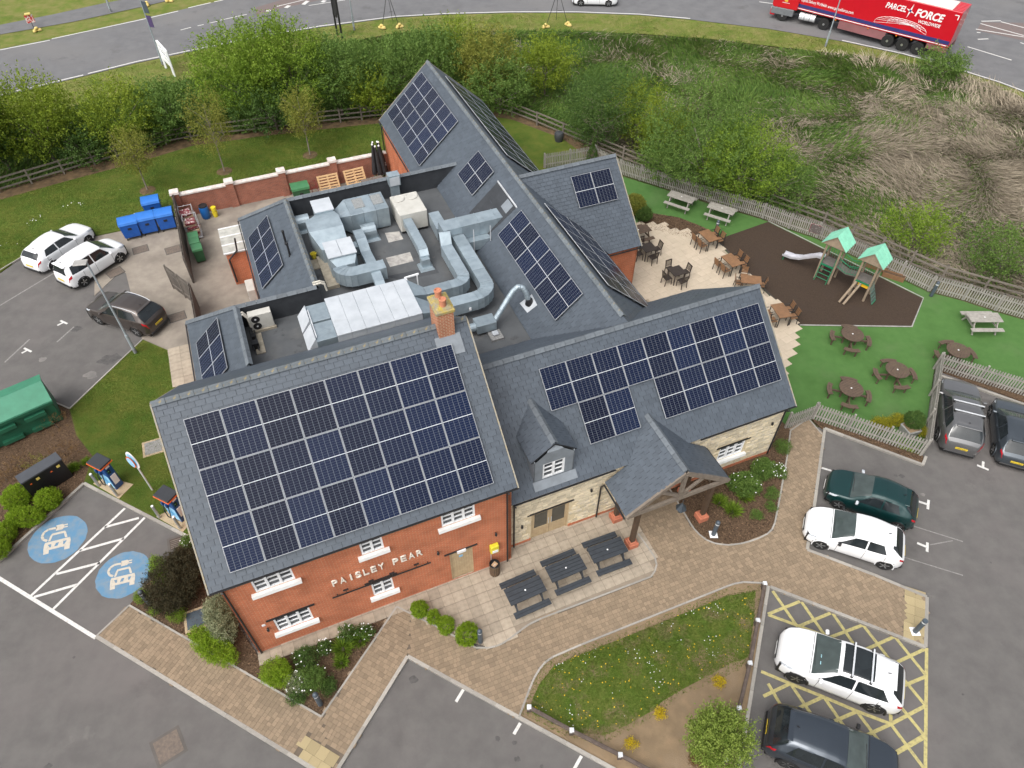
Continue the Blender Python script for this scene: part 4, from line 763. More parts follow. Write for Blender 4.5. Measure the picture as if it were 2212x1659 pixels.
def rect_tube(mb, secs):
    """loft of 4-corner sections"""
    k = len(mb.v)
    for s_ in secs: mb.v += [tuple(p) for p in s_]
    n = len(secs); F = [(k + 4 * i + j, k + 4 * i + (j + 1) % 4, k + 4 * i + 4 + (j + 1) % 4, k + 4 * i + 4 + j) for i in range(n - 1) for j in range(4)] + [(k + 3, k + 2, k + 1, k), (k + 4 * n - 4, k + 4 * n - 3, k + 4 * n - 2, k + 4 * n - 1)]
    mb.f += F; mb.m += [mb.mi] * len(F); return mb
def secs(path, w_, h_):
    """sections square to a horizontal path of (x, y, ztop)"""
    out = []
    for i, p in enumerate(path):
        a, b = Vector(path[max(i - 1, 0)]), Vector(path[min(i + 1, len(path) - 1)]); d = (b - a); d.z = 0; d.normalize(); n = Vector((-d.y, d.x, 0)) * w_ / 2; p = Vector(p)
        # widen on mitres
        if 0 < i < len(path) - 1:
            d0 = (p - Vector(path[i - 1])); d0.z = 0; d0.normalize(); n = n / max(.6, d0.dot(d))
        out.append([p + n, p - n, p - n - Vector((0, 0, h_)), p + n - Vector((0, 0, h_))])
    return out
def duct(bt, path, w_, h_, step=1.05):
    """run of duct: straight lengths and mitred bends, each a section with a flange at its end"""
    P = [Vector(p) for p in path]; S_ = secs(path, w_, h_)
    for i in range(len(P) - 1):
        d = (P[i + 1] - P[i]).length; n = max(1, round(d / step))
        for j in range(n):
            A = [Vector(a).lerp(Vector(b), j / n) for a, b in zip(S_[i], S_[i + 1])]; B = [Vector(a).lerp(Vector(b), (j + 1) / n) for a, b in zip(S_[i], S_[i + 1])]
            m = rect_tube(MB(), [A, B]); c = sum(B, Vector()) / 4; dr = (sum(B, Vector()) - sum(A, Vector())).normalized() * .015
            F = [c + (q - c) * 1.045 for q in B]; rect_tube(m, [[q - dr for q in F], [q + dr for q in F]])
            bt.part(m, 'duct_section', M_GALV)
def bend(c, r, a0, a1, z, n=6): return [(c[0] + r * cos(a0 + (a1 - a0) * i / n), c[1] + r * sin(a0 + (a1 - a0) * i / n), z) for i in range(n + 1)]
# main air handling unit
t = BT('air_handling_unit', 'long pale metal air handling unit on the flat roof behind the chimney', 'air unit', 7.7, 6.9)
for i in range(6):
    a = 5.85 + i * .64; m = MB().bb(a, a + .632, 5.66, 8.2, 4.5, 5.72).bb(a, a + .632, 5.62, 8.24, 5.72, 5.8); t.part(m, 'casing_panel', M_PALE, bevel=.01)
for y in (5.66, 6.95): t.part(MB().bb(4.95, 5.84, y + .03, y + 1.2, 4.55, 5.7), 'inlet_box', M_GALV, bevel=.01)
m = MB()
for y in (5.66, 6.95): m.slab([(4.5, y + .03, 5.25), (4.5, y + 1.2, 5.25), (4.93, y + 1.15, 5.82), (4.93, y + .08, 5.82)], (.1, 0, -.5))
t.part(m, 'inlet_cowl', M_PALE)
for y0, y1, ya, yb in ((5.66, 6.9, 5.9, 6.62), (6.98, 8.2, 7.2, 7.78)): t.part(rect_tube(MB(), [[(9.7, y1, 5.72), (9.7, y0, 5.72), (9.7, y0, 4.55), (9.7, y1, 4.55)], [(10.35, yb, 5.4), (10.35, ya, 5.4), (10.35, ya, 4.8), (10.35, yb, 4.8)]]), 'outlet_taper', M_GALV)
t.part(MB().bb(5.9, 9.6, 5.8, 8.0, 4.3, 4.5), 'base_frame', M_PADT); t.part(MB().tube([(5.0, 7.8, 5.75), (5.0, 5.9, 5.75)], .03), 'lifting_rail', M_ALU)
t = BT('supply_duct', 'inner galvanised square duct bending round the courtyard behind the chimney', 'duct', 12, 8)
duct(t, [(10.36, 7.48, 5.4), (11.6, 7.48, 5.4)] + bend((11.9, 8.0), .52, -pi / 2, 0, 5.4) + [(12.42, 10.4, 5.4), (12.55, 11.0, 5.75)], .56, .6)
t = BT('return_duct', 'outer galvanised square duct running beside the slate slope', 'duct', 13, 7)
duct(t, [(10.36, 6.26, 5.4), (12.4, 6.26, 5.4)] + bend((12.45, 7.05), .78, -pi / 2, 0, 5.4) + [(13.23, 10.95, 5.4)], .62, .6)
m = MB()
for x, y in ((11.6, 5.86), (12.2, 7.05), (13.0, 9.2)): t.part(MB().bar((x, y, 4.3), (x, y, 4.85), .06), 'support_leg', M_BLK)
t.part(MB().bb(11.95, 12.05, 5.86, 5.9, 4.95, 5.1), 'isolator_switch', M_UPVC)
t = BT('header_duct', 'raised galvanised duct crossing into the dark opening in the slate roof', 'duct', 14.5, 11.4)
duct(t, [(12.5, 11.45, 5.82), (16.35, 11.45, 5.82)], .88, .75); 
t.part(rect_tube(MB(), [[(13.55, 11.35, 5.05), (13.55, 10.6, 5.05), (13.55, 10.6, 4.5), (13.55, 11.35, 4.5)], [(15.35, 11.35, 5.05), (15.35, 10.6, 5.05), (15.35, 10.6, 4.5), (15.35, 11.35, 4.5)]]), 'lower_branch', M_GALV)
for x in (13.9, 14.8): t.part(MB().cyl((x, 10.45, 4.3), (x, 10.45, 5.9), .022, n=6), 'hanger_rod', M_ALU)
t = BT('air_conditioning_unit', 'tall cream air conditioning unit with two round fans on top', 'air unit', 11.7, 14.5)
t.part(MB().bb(10.95, 12.45, 13.6, 15.5, 4.45, 5.5), 'casing', M_CREAM, bevel=.03); t.part(MB().bb(11, 12.4, 13.65, 15.45, 4.3, 4.45), 'stand', M_BLK)
for x in (11.33, 12.07): t.part(MB().lathe([(.3, 0), (.33, .03), (.3, .05), (.27, .03)], 20, (x, 15.1, 5.5)), 'fan_ring', M_CREAM); t.part(MB().cyl((x, 15.1, 5.5), (x, 15.1, 5.515), .27, n=20), 'fan_grille', mat('grille_grey', (.40, .38, .34), (.3, .29, .27), rough=.7, scale=9))
t = BT('grille_box', 'short galvanised duct with a dark grille beside the cream unit', 'duct', 12.7, 12.6)
t.part(rect_tube(MB(), [[(13.0, 13.4, 5.4), (12.46, 13.4, 5.4), (12.46, 13.4, 4.7), (13.0, 13.4, 4.7)], [(13.05, 12.0, 5.3), (12.45, 12.0, 5.3), (12.45, 12.0, 4.6), (13.05, 12.0, 4.6)]]), 'duct_section', M_GALV); t.part(MB().bb(12.5, 13.0, 11.97, 11.995, 4.65, 5.0), 'grille', M_FAN)
t = BT('drop_duct', 'slim galvanised duct from the cream unit down to a square curb', 'duct', 11.3, 11)
duct(t, [(11.32, 13.58, 5.25), (11.32, 11.1, 5.25)] + [(11.32, 10.85, 5.2), (11.3, 10.6, 4.95)], .46, .42); t.part(MB().box((11.28, 10.55, 4.62), (.42, .42, .5)), 'drop', M_GALV); t.part(MB().box((11.28, 10.5, 4.36), (.75, .72, .12), taper=.8), 'curb', M_GALV)
t = BT('extract_unit', 'bulky galvanised extract unit with tapered hood and white topped box', 'air unit', 7.2, 13)
t.part(MB().bb(6.92, 7.86, 15.2, 16.3, 4.9, 5.68), 'filter_box', M_GALV, bevel=.01); t.part(MB().bb(6.88, 7.9, 15.16, 16.34, 5.69, 5.74), 'box_lid', M_PALE)
t.part(rect_tube(MB(), [[(6.9, 15.2, 5.6), (7.88, 15.2, 5.6), (7.88, 15.2, 4.9), (6.9, 15.2, 4.9)], [(6.28, 14.55, 5.72), (8.0, 14.55, 5.72), (8.0, 14.55, 4.5), (6.28, 14.55, 4.5)], [(6.28, 13.6, 5.72), (8.0, 13.6, 5.72), (8.0, 13.6, 4.5), (6.28, 13.6, 4.5)], [(6.6, 12.5, 5.3), (7.95, 12.5, 5.3), (7.95, 12.5, 4.5), (6.6, 12.5, 4.5)]]), 'hood', M_GALV)
t.part(MB().bb(6.72, 8.06, 11.2, 12.48, 4.5, 5.66), 'fan_box', M_GALV, bevel=.01); t.part(MB().bb(6.68, 7.36, 11.16, 12.52, 5.67, 5.72).bb(7.38, 8.1, 11.16, 12.52, 5.67, 5.72), 'fan_box_lid', M_PALE)
t.part(rect_tube(MB(), [[(6.75, 11.2, 5.6), (8.05, 11.2, 5.6), (8.05, 11.2, 4.6), (6.75, 11.2, 4.6)], [(6.95, 10.75, 5.42), (7.85, 10.75, 5.42), (7.85, 10.75, 4.7), (6.95, 10.75, 4.7)]]), 'outlet_taper', M_GALV)
duct(t, bend((7.7, 10.8), .62, pi, 1.5 * pi, 5.4, 5) + [(9.15, 10.18, 5.4)], .68, .68)
duct(t, [(8.62, 9.86, 5.3), (8.62, 9.3, 5.2), (8.62, 8.35, 4.9)], .46, .35); t.part(MB().bb(6.3, 6.9, 10.6, 13.2, 4.3, 4.5), 'timber_pad', M_PADT); t.part(MB().bb(5.9, 7.4, 12.4, 13.2, 4.3, 4.36), 'board', M_PADT)
t = BT('branch_duct', 'slim stepped galvanised duct beside the extract unit', 'duct', 8.7, 12)
duct(t, [(8.68, 13.75, 5.15), (8.68, 12.9, 5.2), (8.66, 12.1, 4.95), (8.66, 10.55, 5.15)], .5, .4); t.part(MB().box((8.25, 13.0, 4.6), (.45, .5, .45)), 'side_box', M_GALV)
t = BT('fan_casing', 'wide galvanised fan casing by the black parapet', 'air unit', 9.5, 15.4)
for i in range(3): t.part(MB().bb(8.6 + i * .68, 9.27 + i * .68, 14.5, 16.1, 4.4, 5.55), 'casing_panel', M_GALV, bevel=.012)
t.part(rect_tube(MB(), [[(8.59, 16.1, 5.55), (8.59, 14.5, 5.55), (8.59, 14.5, 4.4), (8.59, 16.1, 4.4)], [(7.95, 15.7, 5.3), (7.95, 14.9, 5.3), (7.95, 14.9, 4.7), (7.95, 15.7, 4.7)]]), 'taper', M_GALV)
for x in (8.95, 9.95): t.part(MB().bb(x, x + .55, 15.0, 15.9, 5.55, 5.575), 'top_louvre', mat('louvre_grey', (.17, .18, .18), (.28, .29, .29), rough=.7, scale=12))
def cowl(x, y, w_, d_, lab):
    t = BT('roof_cowl', lab, 'vent', x, y, group='rounded cowls on the flat roof'); n = 8; m = MB()
    pr = [(-d_ / 2, 0)] + [(-d_ / 2 * cos(pi * i / n), .3 + .38 * sin(pi * i / n)) for i in range(n + 1)] + [(d_ / 2, 0)]
    k = len(pr); m.add([(x - w_ / 2, y + a, ZR + b + .1) for a, b in pr] + [(x + w_ / 2, y + a, ZR + b + .1) for a, b in pr], [tuple(range(k))[::-1], tuple(range(k, 2 * k))] + [(i, (i + 1) % k, k + (i + 1) % k, k + i) for i in range(k)])
    t.part(m, 'hood', M_GALV); t.part(MB().box((x, y, ZR + .06), (w_ * 1.35, d_ * 1.4, .12), taper=.85), 'curb', M_GALV)
cowl(6.22, 16.2, .78, .75, 'rounded metal cowl in the corner of the black parapet'); cowl(9.3, 14.1, .75, .75, 'rounded metal cowl in front of the wide fan casing')
t = BT('inline_fan', 'small grey box fan with spiral duct rising to the slate roof', 'duct', 12.4, 5)
t.part(MB().bb(11.9, 12.85, 4.7, 5.35, 4.45, 4.95), 'fan_box', M_GALV, bevel=.02); t.part(MB().cyl((11.6, 5.0, 4.7), (11.9, 5.0, 4.7), .2, n=14), 'inlet', M_GALV); t.part(MB().bb(11.95, 12.2, 4.9, 5.2, 4.3, 4.45).bb(12.5, 12.75, 4.9, 5.2, 4.3, 4.45), 'timber_pad', M_PADT)
pth = [(12.86, 5.02, 4.75), (13.3, 5.3, 5.0), (13.75, 5.55, 5.35), (14.05, 5.66, 5.62), (14.3, 5.68, 5.78), (14.52, 5.6, 5.72), (14.62, 5.48, 5.5), (14.68, 5.38, 5.2), (14.7, 5.32, 4.9)]
P2 = []; R2 = []
for a, b in zip(pth, pth[1:]):
    for i in range(4): P2.append(Vector(a).lerp(Vector(b), i / 4)); R2.append(.135 if i % 2 else .125)
t.part(MB().tube(P2, R2, 14), 'spiral_duct', M_GALV); 
q = ZRW(14.72, 5.3); t.part(MB().slab([ZRW(14.45, 5.75) + NRW * .03, ZRW(15.0, 5.6) + NRW * .03, ZRW(14.95, 4.85) + NRW * .03, ZRW(14.5, 4.95) + NRW * .03], NRW * .01), 'flashing', M_PALE); t.part(MB().tube([q, q + Vector((0, 0, .3))], [.2, .15], 12), 'collar', M_FAN)
t = BT('roof_outlet', 'low white capped outlet on a square pad near the chimney', 'vent', 12.68, 4.45); t.part(MB().box((12.68, 4.45, 4.35), (.58, .62, .1)), 'pad', mat('outlet_pad', (.34, .34, .33), (.12, .12, .12), scale=20)); t.part(MB().box((12.68, 4.5, 4.46), (.3, .28, .14)), 'cap', M_PALE, bevel=.04)
t = BT('condenser', 'white twin fan condenser standing in the small roof well', 'air unit', 2.9, 9.2)
t.part(MB().bb(2.42, 3.45, 8.92, 9.32, 4.42, 5.28), 'casing', M_CREAM, bevel=.02)
for z in (5.04, 4.64): t.part(MB().cyl((2.7, 8.915, z), (2.7, 8.905, z), .19, n=20), 'fan', M_FAN); t.part(MB().cyl((2.7, 8.904, z), (2.7, 8.895, z), .045, n=10), 'fan_hub', M_ALU)
t.part(MB().bb(2.45, 3.5, 8.85, 8.98, 4.3, 4.42), 'stand', M_PADT)
t = BT('pipe_rack', 'dark pipework rack on a timber pad beside the white condenser', 'pipework', 2.45, 8.2)
t.part(MB().bb(2.35, 2.75, 7.4, 8.75, 4.3, 4.36), 'timber_pad', M_PADT); t.part(MB().bar((2.3, 7.4, 4.6), (2.3, 8.8, 4.6), .05).bar((2.5, 7.4, 4.55), (2.5, 8.8, 4.55), .05).bb(2.25, 2.55, 7.7, 8.0, 4.38, 4.7).bb(2.28, 2.5, 8.3, 8.55, 4.38, 4.62), 'rack', M_FAN)
for y in (9.15, 8.98): t.part(MB().tube([(2.05, y, 5.4), (2.25, y, 5.45), (2.4, y - .05, 5.2), (2.42, y - .1, 4.7)], .05), 'lagged_pipe', M_PIPE)
t = BT('roof_box', 'flat white casing at the foot of the brick block roof', 'box', 3.0, 6.2); t.part(MB().bb(2.55, 3.5, 5.75, 6.35, 4.35, 4.75), 'casing', M_PALE, bevel=.02); t.part(MB().bb(2.7, 3.3, 5.72, 5.745, 4.4, 4.6), 'grille', M_FAN); t.part(MB().bb(2.6, 3.45, 5.85, 6.25, 4.3, 4.35), 'feet', M_BLK)
t = BT('bent_pipes', 'pair of bent lagged pipes over the low parapet corner', 'pipe', 5.9, 9.6, 5.2)
for y in (9.62, 9.78): t.part(MB().tube([(5.6, y, 5.6), (5.95, y, 5.62), (6.12, y, 5.5), (6.16, y, 5.1)], .05), 'lagged_pipe', M_PIPE)
o = MB().lathe([(.11, 0), (.15, .28), (.165, .29), (.15, .27), (.1, .03)], 14).build('bucket', mat('bucket_yellow', (.66, .56, .05), rough=.5), None, Bw(6.2, 13.3, 4.37)); tag(o, 'yellow bucket on the flat roof beside the extract unit', 'bucket')
t = BT('access_stand', 'small white step frame between the pale unit and the ducts', 'frame', 10.0, 8.7); t.part(MB().bar((9.7, 8.5, 5.6), (10.4, 8.55, 5.6), .07).bar((9.7, 8.5, 5.6), (9.75, 8.2, 5.6), .07).bar((10.3, 8.5, 4.3), (10.3, 8.5, 5.6), .05).bar((9.75, 8.5, 4.3), (9.75, 8.5, 5.6), .05), 'frame', M_UPVC)
t = BT('wall_mounted_unit', 'white boxed unit against the yard wall', 'air unit', 2.6, 16.7, 0); t.part(MB().bb(2.4, 2.85, 16.15, 17.2, .15, 1.15), 'casing', M_CREAM, bevel=.03); t.part(MB().bb(2.45, 2.8, 16.2, 17.15, 0.02, .15), 'base', M_BLK)
o = BT('duct_outlet', 'square metal outlet box on top of the black parapet', 'vent', 11.6, 17); o.part(MB().bb(11.3, 11.95, 16.75, 17.25, 5.25, 5.9), 'box', M_GALV, bevel=.01); o.part(MB().bb(11.35, 11.9, 16.735, 16.75, 5.3, 5.8), 'front_panel', M_PALE); o.part(MB().bb(11.4, 11.85, 16.8, 17.2, 4.3, 5.25), 'riser', M_GALV)
# ============================================================ SERVICE YARD
gw = BT('garden_wall', 'red brick yard wall with white stone coping and square piers', 'wall', 6.6, 26.8, 0)
gw.part(MB().bb(-.45, 13.5, 26.72, 26.95, 0, 1.55), 'brickwork', M_GBRICK)
M_COPE = mat('white_coping', (.66, .62, .58), (.50, .42, .38), rough=.85, scale=3, detail=9)
x = -.4
while x < 13.4: gw.part(MB().bb(x, min(x + .6, 13.45) - .008, 26.66, 27.02, 1.55, 1.64), 'coping_stone', M_COPE); x += .6
for x in (-.35, 3.0, 6.35, 9.75): p = gw.part(MB().bb(x - .23, x + .23, 26.6, 27.07, 0, 1.75), 'pier', M_GBRICK); o = gw.part(MB().box((x, 26.84, 1.82), (.58, .58, .14), taper=.92), 'pier_cap', M_COPE)
yf = BT('yard_fence', 'weathered close-boarded yard fence running beside the blue bins', 'fence', -.45, 20, 0)
M_BOARD = mat('fence_board', (.155, .135, .115), (.105, .092, .08), rough=.95, scale=4, detail=8, rnd='obj', rv=.2)
bmesh_ = cube_mesh('board', M_BOARD)
def boards(bt, a, b, h, wd=.1, gap=.03, th=.02, z0=.05, off=.0):
    a, b = Vector(a), Vector(b); d = b - a; n = int(d.length / (wd + gap)); an = atan2(d.y, d.x); nrm = Vector((-d.y, d.x, 0)).normalized()
    for i in range(n):
        for sgn in ((1, -1) if off else (0,)):
            if off and sgn == -1 and False: continue
            o = bpy.data.objects.new('board', bmesh_); COL.objects.link(o); o.parent = bt.t; c = a + d * ((i + (.5 if sgn < 0 else 0) + .25) / n) + nrm * off * sgn; hh = h + random.uniform(-.02, .02)
            o.matrix_local = Matrix.Translation((c.x - bt.o[0], c.y - bt.o[1], z0 + hh / 2 - bt.o[2])) @ Matrix.Rotation(an, 4, 'Z') @ Matrix.Diagonal((wd, th, hh, 1))
    for z in (.4, 1.5): bt.part(MB().bar((a.x, a.y, z), (b.x, b.y, z), .05, .08), 'rail', M_BOARD)
    m = int(d.length / 2.0) + 1
    for i in range(m + 1): c = a + d * (i / m); bt.part(MB().bb(c.x - .05, c.x + .05, c.y - .05, c.y + .05, 0, h + .03), 'post', M_BOARD)
boards(yf, (-.45, 26.5, 0), (-.45, 19.6, 0), 1.8, off=.035); boards(yf, (-.42, 17.2, 0), (-.38, 12.4, 0), 1.8, off=.035)
gt = BT('yard_gate', 'open slatted timber gate standing across the concrete apron', 'gate', -.8, 18.3, 0); boards(gt, (-.42, 17.25, 0), (-1.55, 19.5, 0), 1.7, gap=.05)
gt.part(MB().bar((-.45, 17.4, .4), (-1.5, 19.4, 1.5), .05, .08), 'brace', M_BOARD)
# wheeled bins
def wheelie(name, label, x, y, w_, d_, h, col, big, rz=0., group=None):
    m = mat('bin_' + col, {'blue': (.012, .10, .42), 'green': (.03, .115, .05)}[col], {'blue': (.01, .08, .34), 'green': (.022, .085, .036)}[col], rough=.45, scale=3)
    ml = mat('lid_' + col, {'blue': (.03, .17, .55), 'green': (.05, .18, .075)}[col], {'blue': (.022, .14, .47), 'green': (.04, .15, .06)}[col], rough=.4, scale=3)
    t = thing(name, label, 'bin', Bw(x, y, .02), YAW + rz, group)
    z0 = .16 if big else .08; b = MB(); b.box((0, 0, (z0 + h * .86) / 2 + .02), (w_ * .86, d_ * .82, h * .86 - z0), taper=1.14); b.build('body', m, t, bevel=.02)
    b = MB(); n = 8; zt = h * .87; pr = [(-d_ / 2 * 1.03, zt - .03)] + [(-d_ / 2 * cos(pi * i / n), zt + (h - zt) * (sin(pi * i / n) ** .6)) for i in range(n + 1)] + [(d_ / 2 * 1.03, zt - .03)]; k = len(pr)
    b.add([(-w_ / 2, p, q) for p, q in pr] + [(w_ / 2, p, q) for p, q in pr], [tuple(range(k))[::-1], tuple(range(k, 2 * k))] + [(i, (i + 1) % k, k + (i + 1) % k, k + i) for i in range(k)]); b.build('lid', ml, t, smooth=.6)
    for sx in (-1, 1):
        for sy in ((-1, 1) if big else (1,)): MB().cyl((sx * w_ * .36 - .02, sy * d_ * .33, .085), (sx * w_ * .36 + .02, sy * d_ * .33, .085), .085, n=10).bar((sx * w_ * .36, sy * d_ * .33, .09), (sx * w_ * .36, sy * d_ * .33, z0 + .03), .04).build('wheel', M_BLK, t)
    MB().cyl((-w_ * .4, d_ / 2 + .02, zt), (w_ * .4, d_ / 2 + .02, zt), .022, n=8).build('handle', m, t)
    if big: MB().box((0, -d_ * .455, h * .62), (.22, .02, .14), rx=-.06).build('label_plate', M_BLK, t); [MB().cyl((s_ * w_ * .5, 0, h * .75), (s_ * w_ * .54, 0, h * .75), .05, n=8).build('trunnion', m, t) for s_ in (-1, 1)]
    return t
for x, y, r, l in ((-3.42, 25.75, .03, 'blue wheeled container with rounded lid, nearest the white cars'), (-2.38, 25.85, .0, 'blue wheeled container in the middle of the front row'), (-1.28, 25.85, -.03, 'blue wheeled container hard against the yard fence'), (-1.95, 27.6, 0, 'blue wheeled container standing behind the other three on grass')): wheelie('waste_container', l, x, y, 1.08, .95, 1.32, 'blue', True, r, 'blue waste containers')
for x, y, l in ((.22, 21.62, 'dark green wheelie bin at the near end of the yard row'), (.15, 22.35, 'middle green wheelie bin against the yard fence'), (.15, 22.95, 'furthest green wheelie bin beside the roll cages')): wheelie('wheelie_bin', l, x, y, .6, .72, 1.08, 'green', False, .05, 'green wheelie bins')
wheelie('waste_container', 'green wheeled container against the red brick yard wall', 7.2, 25.6, 1.15, .95, 1.3, 'green', True)
M_CARD = mat('flattened_cardboard', (.42, .27, .15), (.55, .5, .46), rough=.9, scale=6, detail=6, lo=.45, hi=.6); M_DRED = mat('dark_red_sacks', (.16, .02, .03), (.5, .45, .42), rough=.7, scale=7, lo=.5, hi=.62)
for i, (x, y) in enumerate(((.05, 25.2), (.2, 24.2))):
    t = BT('roll_cage', ('roll cage of packaging in the yard corner by the wall', 'roll cage of packaging next to the green bins')[i], 'roll cage', x, y, .02, 'roll cages in the yard')
    m = MB()
    for a, b in ((-.4, -.35), (.4, -.35), (-.4, .35), (.4, .35)): m.cyl((x + a, y + b, .1), (x + a, y + b, 1.55), .015, n=6)
    for z in (.5, 1.0, 1.5):
        for (a, b), (c, d) in (((-.4, -.35), (-.4, .35)), ((.4, -.35), (.4, .35)), ((-.4, .35), (.4, .35))): m.cyl((x + a, y + b, z), (x + c, y + d, z), .012, n=6)
    t.part(m, 'cage_frame', M_ALU); t.part(MB().bb(x - .4, x + .4, y - .35, y + .35, .1, .16), 'base', M_ALU); r = random.Random(i)
    for k in range(6): t.part(MB().box((x + r.uniform(-.08, .08), y + r.uniform(-.1, .05), .28 + k * .19), (.66 + r.uniform(-.1, .1), .6, .17), rz=r.uniform(-.2, .2), rx=r.uniform(-.15, .15)), 'packaging', (M_CARD, M_DRED)[k % 2], bevel=.03)
t = BT('barrel', 'blue plastic barrel with black lid by the yard wall', 'barrel', 1.05, 26.1, .02); o = (0, 0, 0)
MB().lathe([(.24, 0), (.28, .1), (.29, .45), (.28, .78), (.25, .85)], 18).build('body', mat('barrel_blue', (.012, .13, .42), rough=.4), t.t, smooth=.7); MB().lathe([(.255, .84), (.265, .87), (.26, .92), (.2, .93), (.19, .9)], 18).build('lid', M_BLK, t.t)
for z, l in ((0, 'lower of two stacked yellow tubs by the yard wall'), (.36, 'upper of two stacked yellow tubs by the yard wall')):
    o = thing('tub', l, 'tub', Bw(1.62, 26.0, .02 + z), 0, 'yellow tubs'); MB().lathe([(.14, 0), (.165, .3), (.16, .31)], 14).build('body', mat('tub_yellow', (.72, .58, .03), rough=.4), o, smooth=.7); MB().lathe([(.17, .3), (.175, .33), (.17, .345)], 14).build('lid', MT['tub_yellow'], o)
M_PAL = mat('new_pine', (.55, .37, .19), (.47, .30, .15), rough=.8, scale=5, detail=5)
def pallet(label, x, y, z, rz, tilt):
    t = thing('pallet', label, 'pallet', Bw(x, y, z), YAW, 'pine pallets in the yard'); t.rotation_euler = (tilt, 0, YAW + rz); t.scale = (1.15, 1.15, 1.15) if tilt else (1, 1, 1)
    for i in range(7): MB().bb(-.6, .6, -.5 + i * .155, -.41 + i * .155, .11, .13).build('slat', M_PAL, t)
    for x_ in (-.55, 0, .55): MB().bb(x_ - .05, x_ + .05, -.5, .52, .02, .11).build('bearer', M_PAL, t)
    for y_ in (-.45, 0, .45): MB().bb(-.6, .6, y_ - .05, y_ + .05, 0, .02).build('base_slat', M_PAL, t)
pallet('pine pallet leaning on the yard wall beside the green container', 9.15, 26.05, .62, 0, 1.05); pallet('pine pallet lying flat behind the black parapet', 9.3, 25.4, .1, .1, 0); pallet('pine pallet leaning on the wall next to the furled parasols', 10.95, 26.05, .64, .05, 1.0); pallet('pine pallet lying flat at the foot of the leaning ones', 10.8, 25.1, .12, -.15, .0)
t = thing('sack_truck', 'dark red metal trolley leaning beside the green container', 'trolley', Bw(8.2, 25.5, 0), YAW + .5); MB().tube([(-.22, 0, .1), (-.22, .3, 1.2), (.22, .3, 1.2), (.22, 0, .1)], .02).bar((-.22, .1, .4), (.22, .1, .4), .03).bar((-.22, .2, .8), (.22, .2, .8), .03).build('frame', mat('trolley_red', (.25, .03, .04), rough=.4), t); MB().bb(-.25, .25, -.28, .02, .06, .09).build('toe_plate', MT['trolley_red'], t); MB().cyl((-.26, .05, .1), (-.22, .05, .1), .1).cyl((.22, .05, .1), (.26, .05, .1), .1).build('wheels', M_BLK, t)
M_CANV = mat('black_canvas', (.012, .012, .014), (.022, .022, .025), rough=.8, scale=3)
PU = [(12.35, 26.3, .1, .2), (12.6, 26.55, .02, .2), (12.75, 26.1, -.05, .1), (12.95, 26.5, 0, .2), (13.1, 26.1, -.1, .1), (13.25, 26.45, -.12, .2)]
for i, (x, y, tx, ty) in enumerate(PU):
    t = thing('furled_parasol', f'furled black parasol with white cap, {ORD[i]} from the left in the leaning bunch', 'parasol', Bw(x, y, .02), YAW, 'furled parasols in the yard'); t.rotation_euler = (-ty * .6, tx * .8, YAW)
    MB().lathe([(.02, .35), (.15, .4), (.17, .6), (.12, 1.6), (.06, 2.35), (.04, 2.45)], 9).build('canopy', M_CANV, t); MB().cyl((0, 0, 0), (0, 0, .4), .02, n=6).build('pole', M_ALU, t); MB().lathe([(.06, 2.44), (.065, 2.5), (.03, 2.54)], 9).build('cap', M_UPVC, t)
m = MB()
for r_, z in enumerate((.98, .84)):
    for k in range(4): m.bb(-.1 + k * .055, -.07 + k * .055, -.175, -.165, z, z + .09)
m.build('lettering', M_UPVC, t)
M_TILE = mat('spare_roof_tile', (.17, .14, .12), (.12, .105, .095), rough=.9, scale=5)
for i in range(2):
    t = thing('tile_stack', ('stack of spare grey roof tiles, left of the pair', 'stack of spare grey roof tiles beneath the parasols')[i], 'roof tiles', Bw(11.6 + i * .75, 25.5 + i * .1, .02), YAW, 'stacks of spare roof tiles')
    for k in range(8): MB().box((0, 0, .05 + k * .07), (.7, .4, .05), rz=.03 * ((k % 3) - 1)).build('tile', M_TILE, t)
t = thing('mop_bucket', 'mop trolley with yellow cloth left by the yard fence', 'mop', Bw(.25, 13.6, .02), YAW); MB().cyl((0, 0, .25), (-.1, .35, 1.3), .015, n=6).build('mop_handle', M_ALU, t); MB().lathe([(.12, 0), (.17, .3), (.18, .31)], 12).build('bucket', mat('bucket_red', (.35, .08, .06), rough=.5), t); MB().box((.12, -.1, .36), (.16, .12, .1)).build('cloth', MT['bucket_yellow'], t); MB().lathe([(.02, .3), (.14, .36), (.16, .5), (.05, .55)], 8).build('mop_head', M_PALE, t)
for i, (u, v, rz, lab) in enumerate(((303.5, 539, .1, 'rusty square access cover set in the concrete by the bins'), (374, 539.5, .1, 'square access cover in the concrete beside the yard fence'), (383, 684.5, .1, 'dark access cover in the concrete behind the brown car'), (249, 588.5, .4, 'drain grating at the edge of the concrete apron'))):
    o = thing('access_cover', lab, 'cover', G(u, v, .021), YAW + rz); MB().bb(-.42, .42, -.33, .33, 0, .012).build('plate', mat('rusty_plate', (.16, .125, .10), (.11, .09, .075), rough=.85, scale=8), o); MB().bb(-.47, .47, -.38, .38, -.002, .006).build('frame', mat('cover_frame', (.10, .09, .08), rough=.8), o)
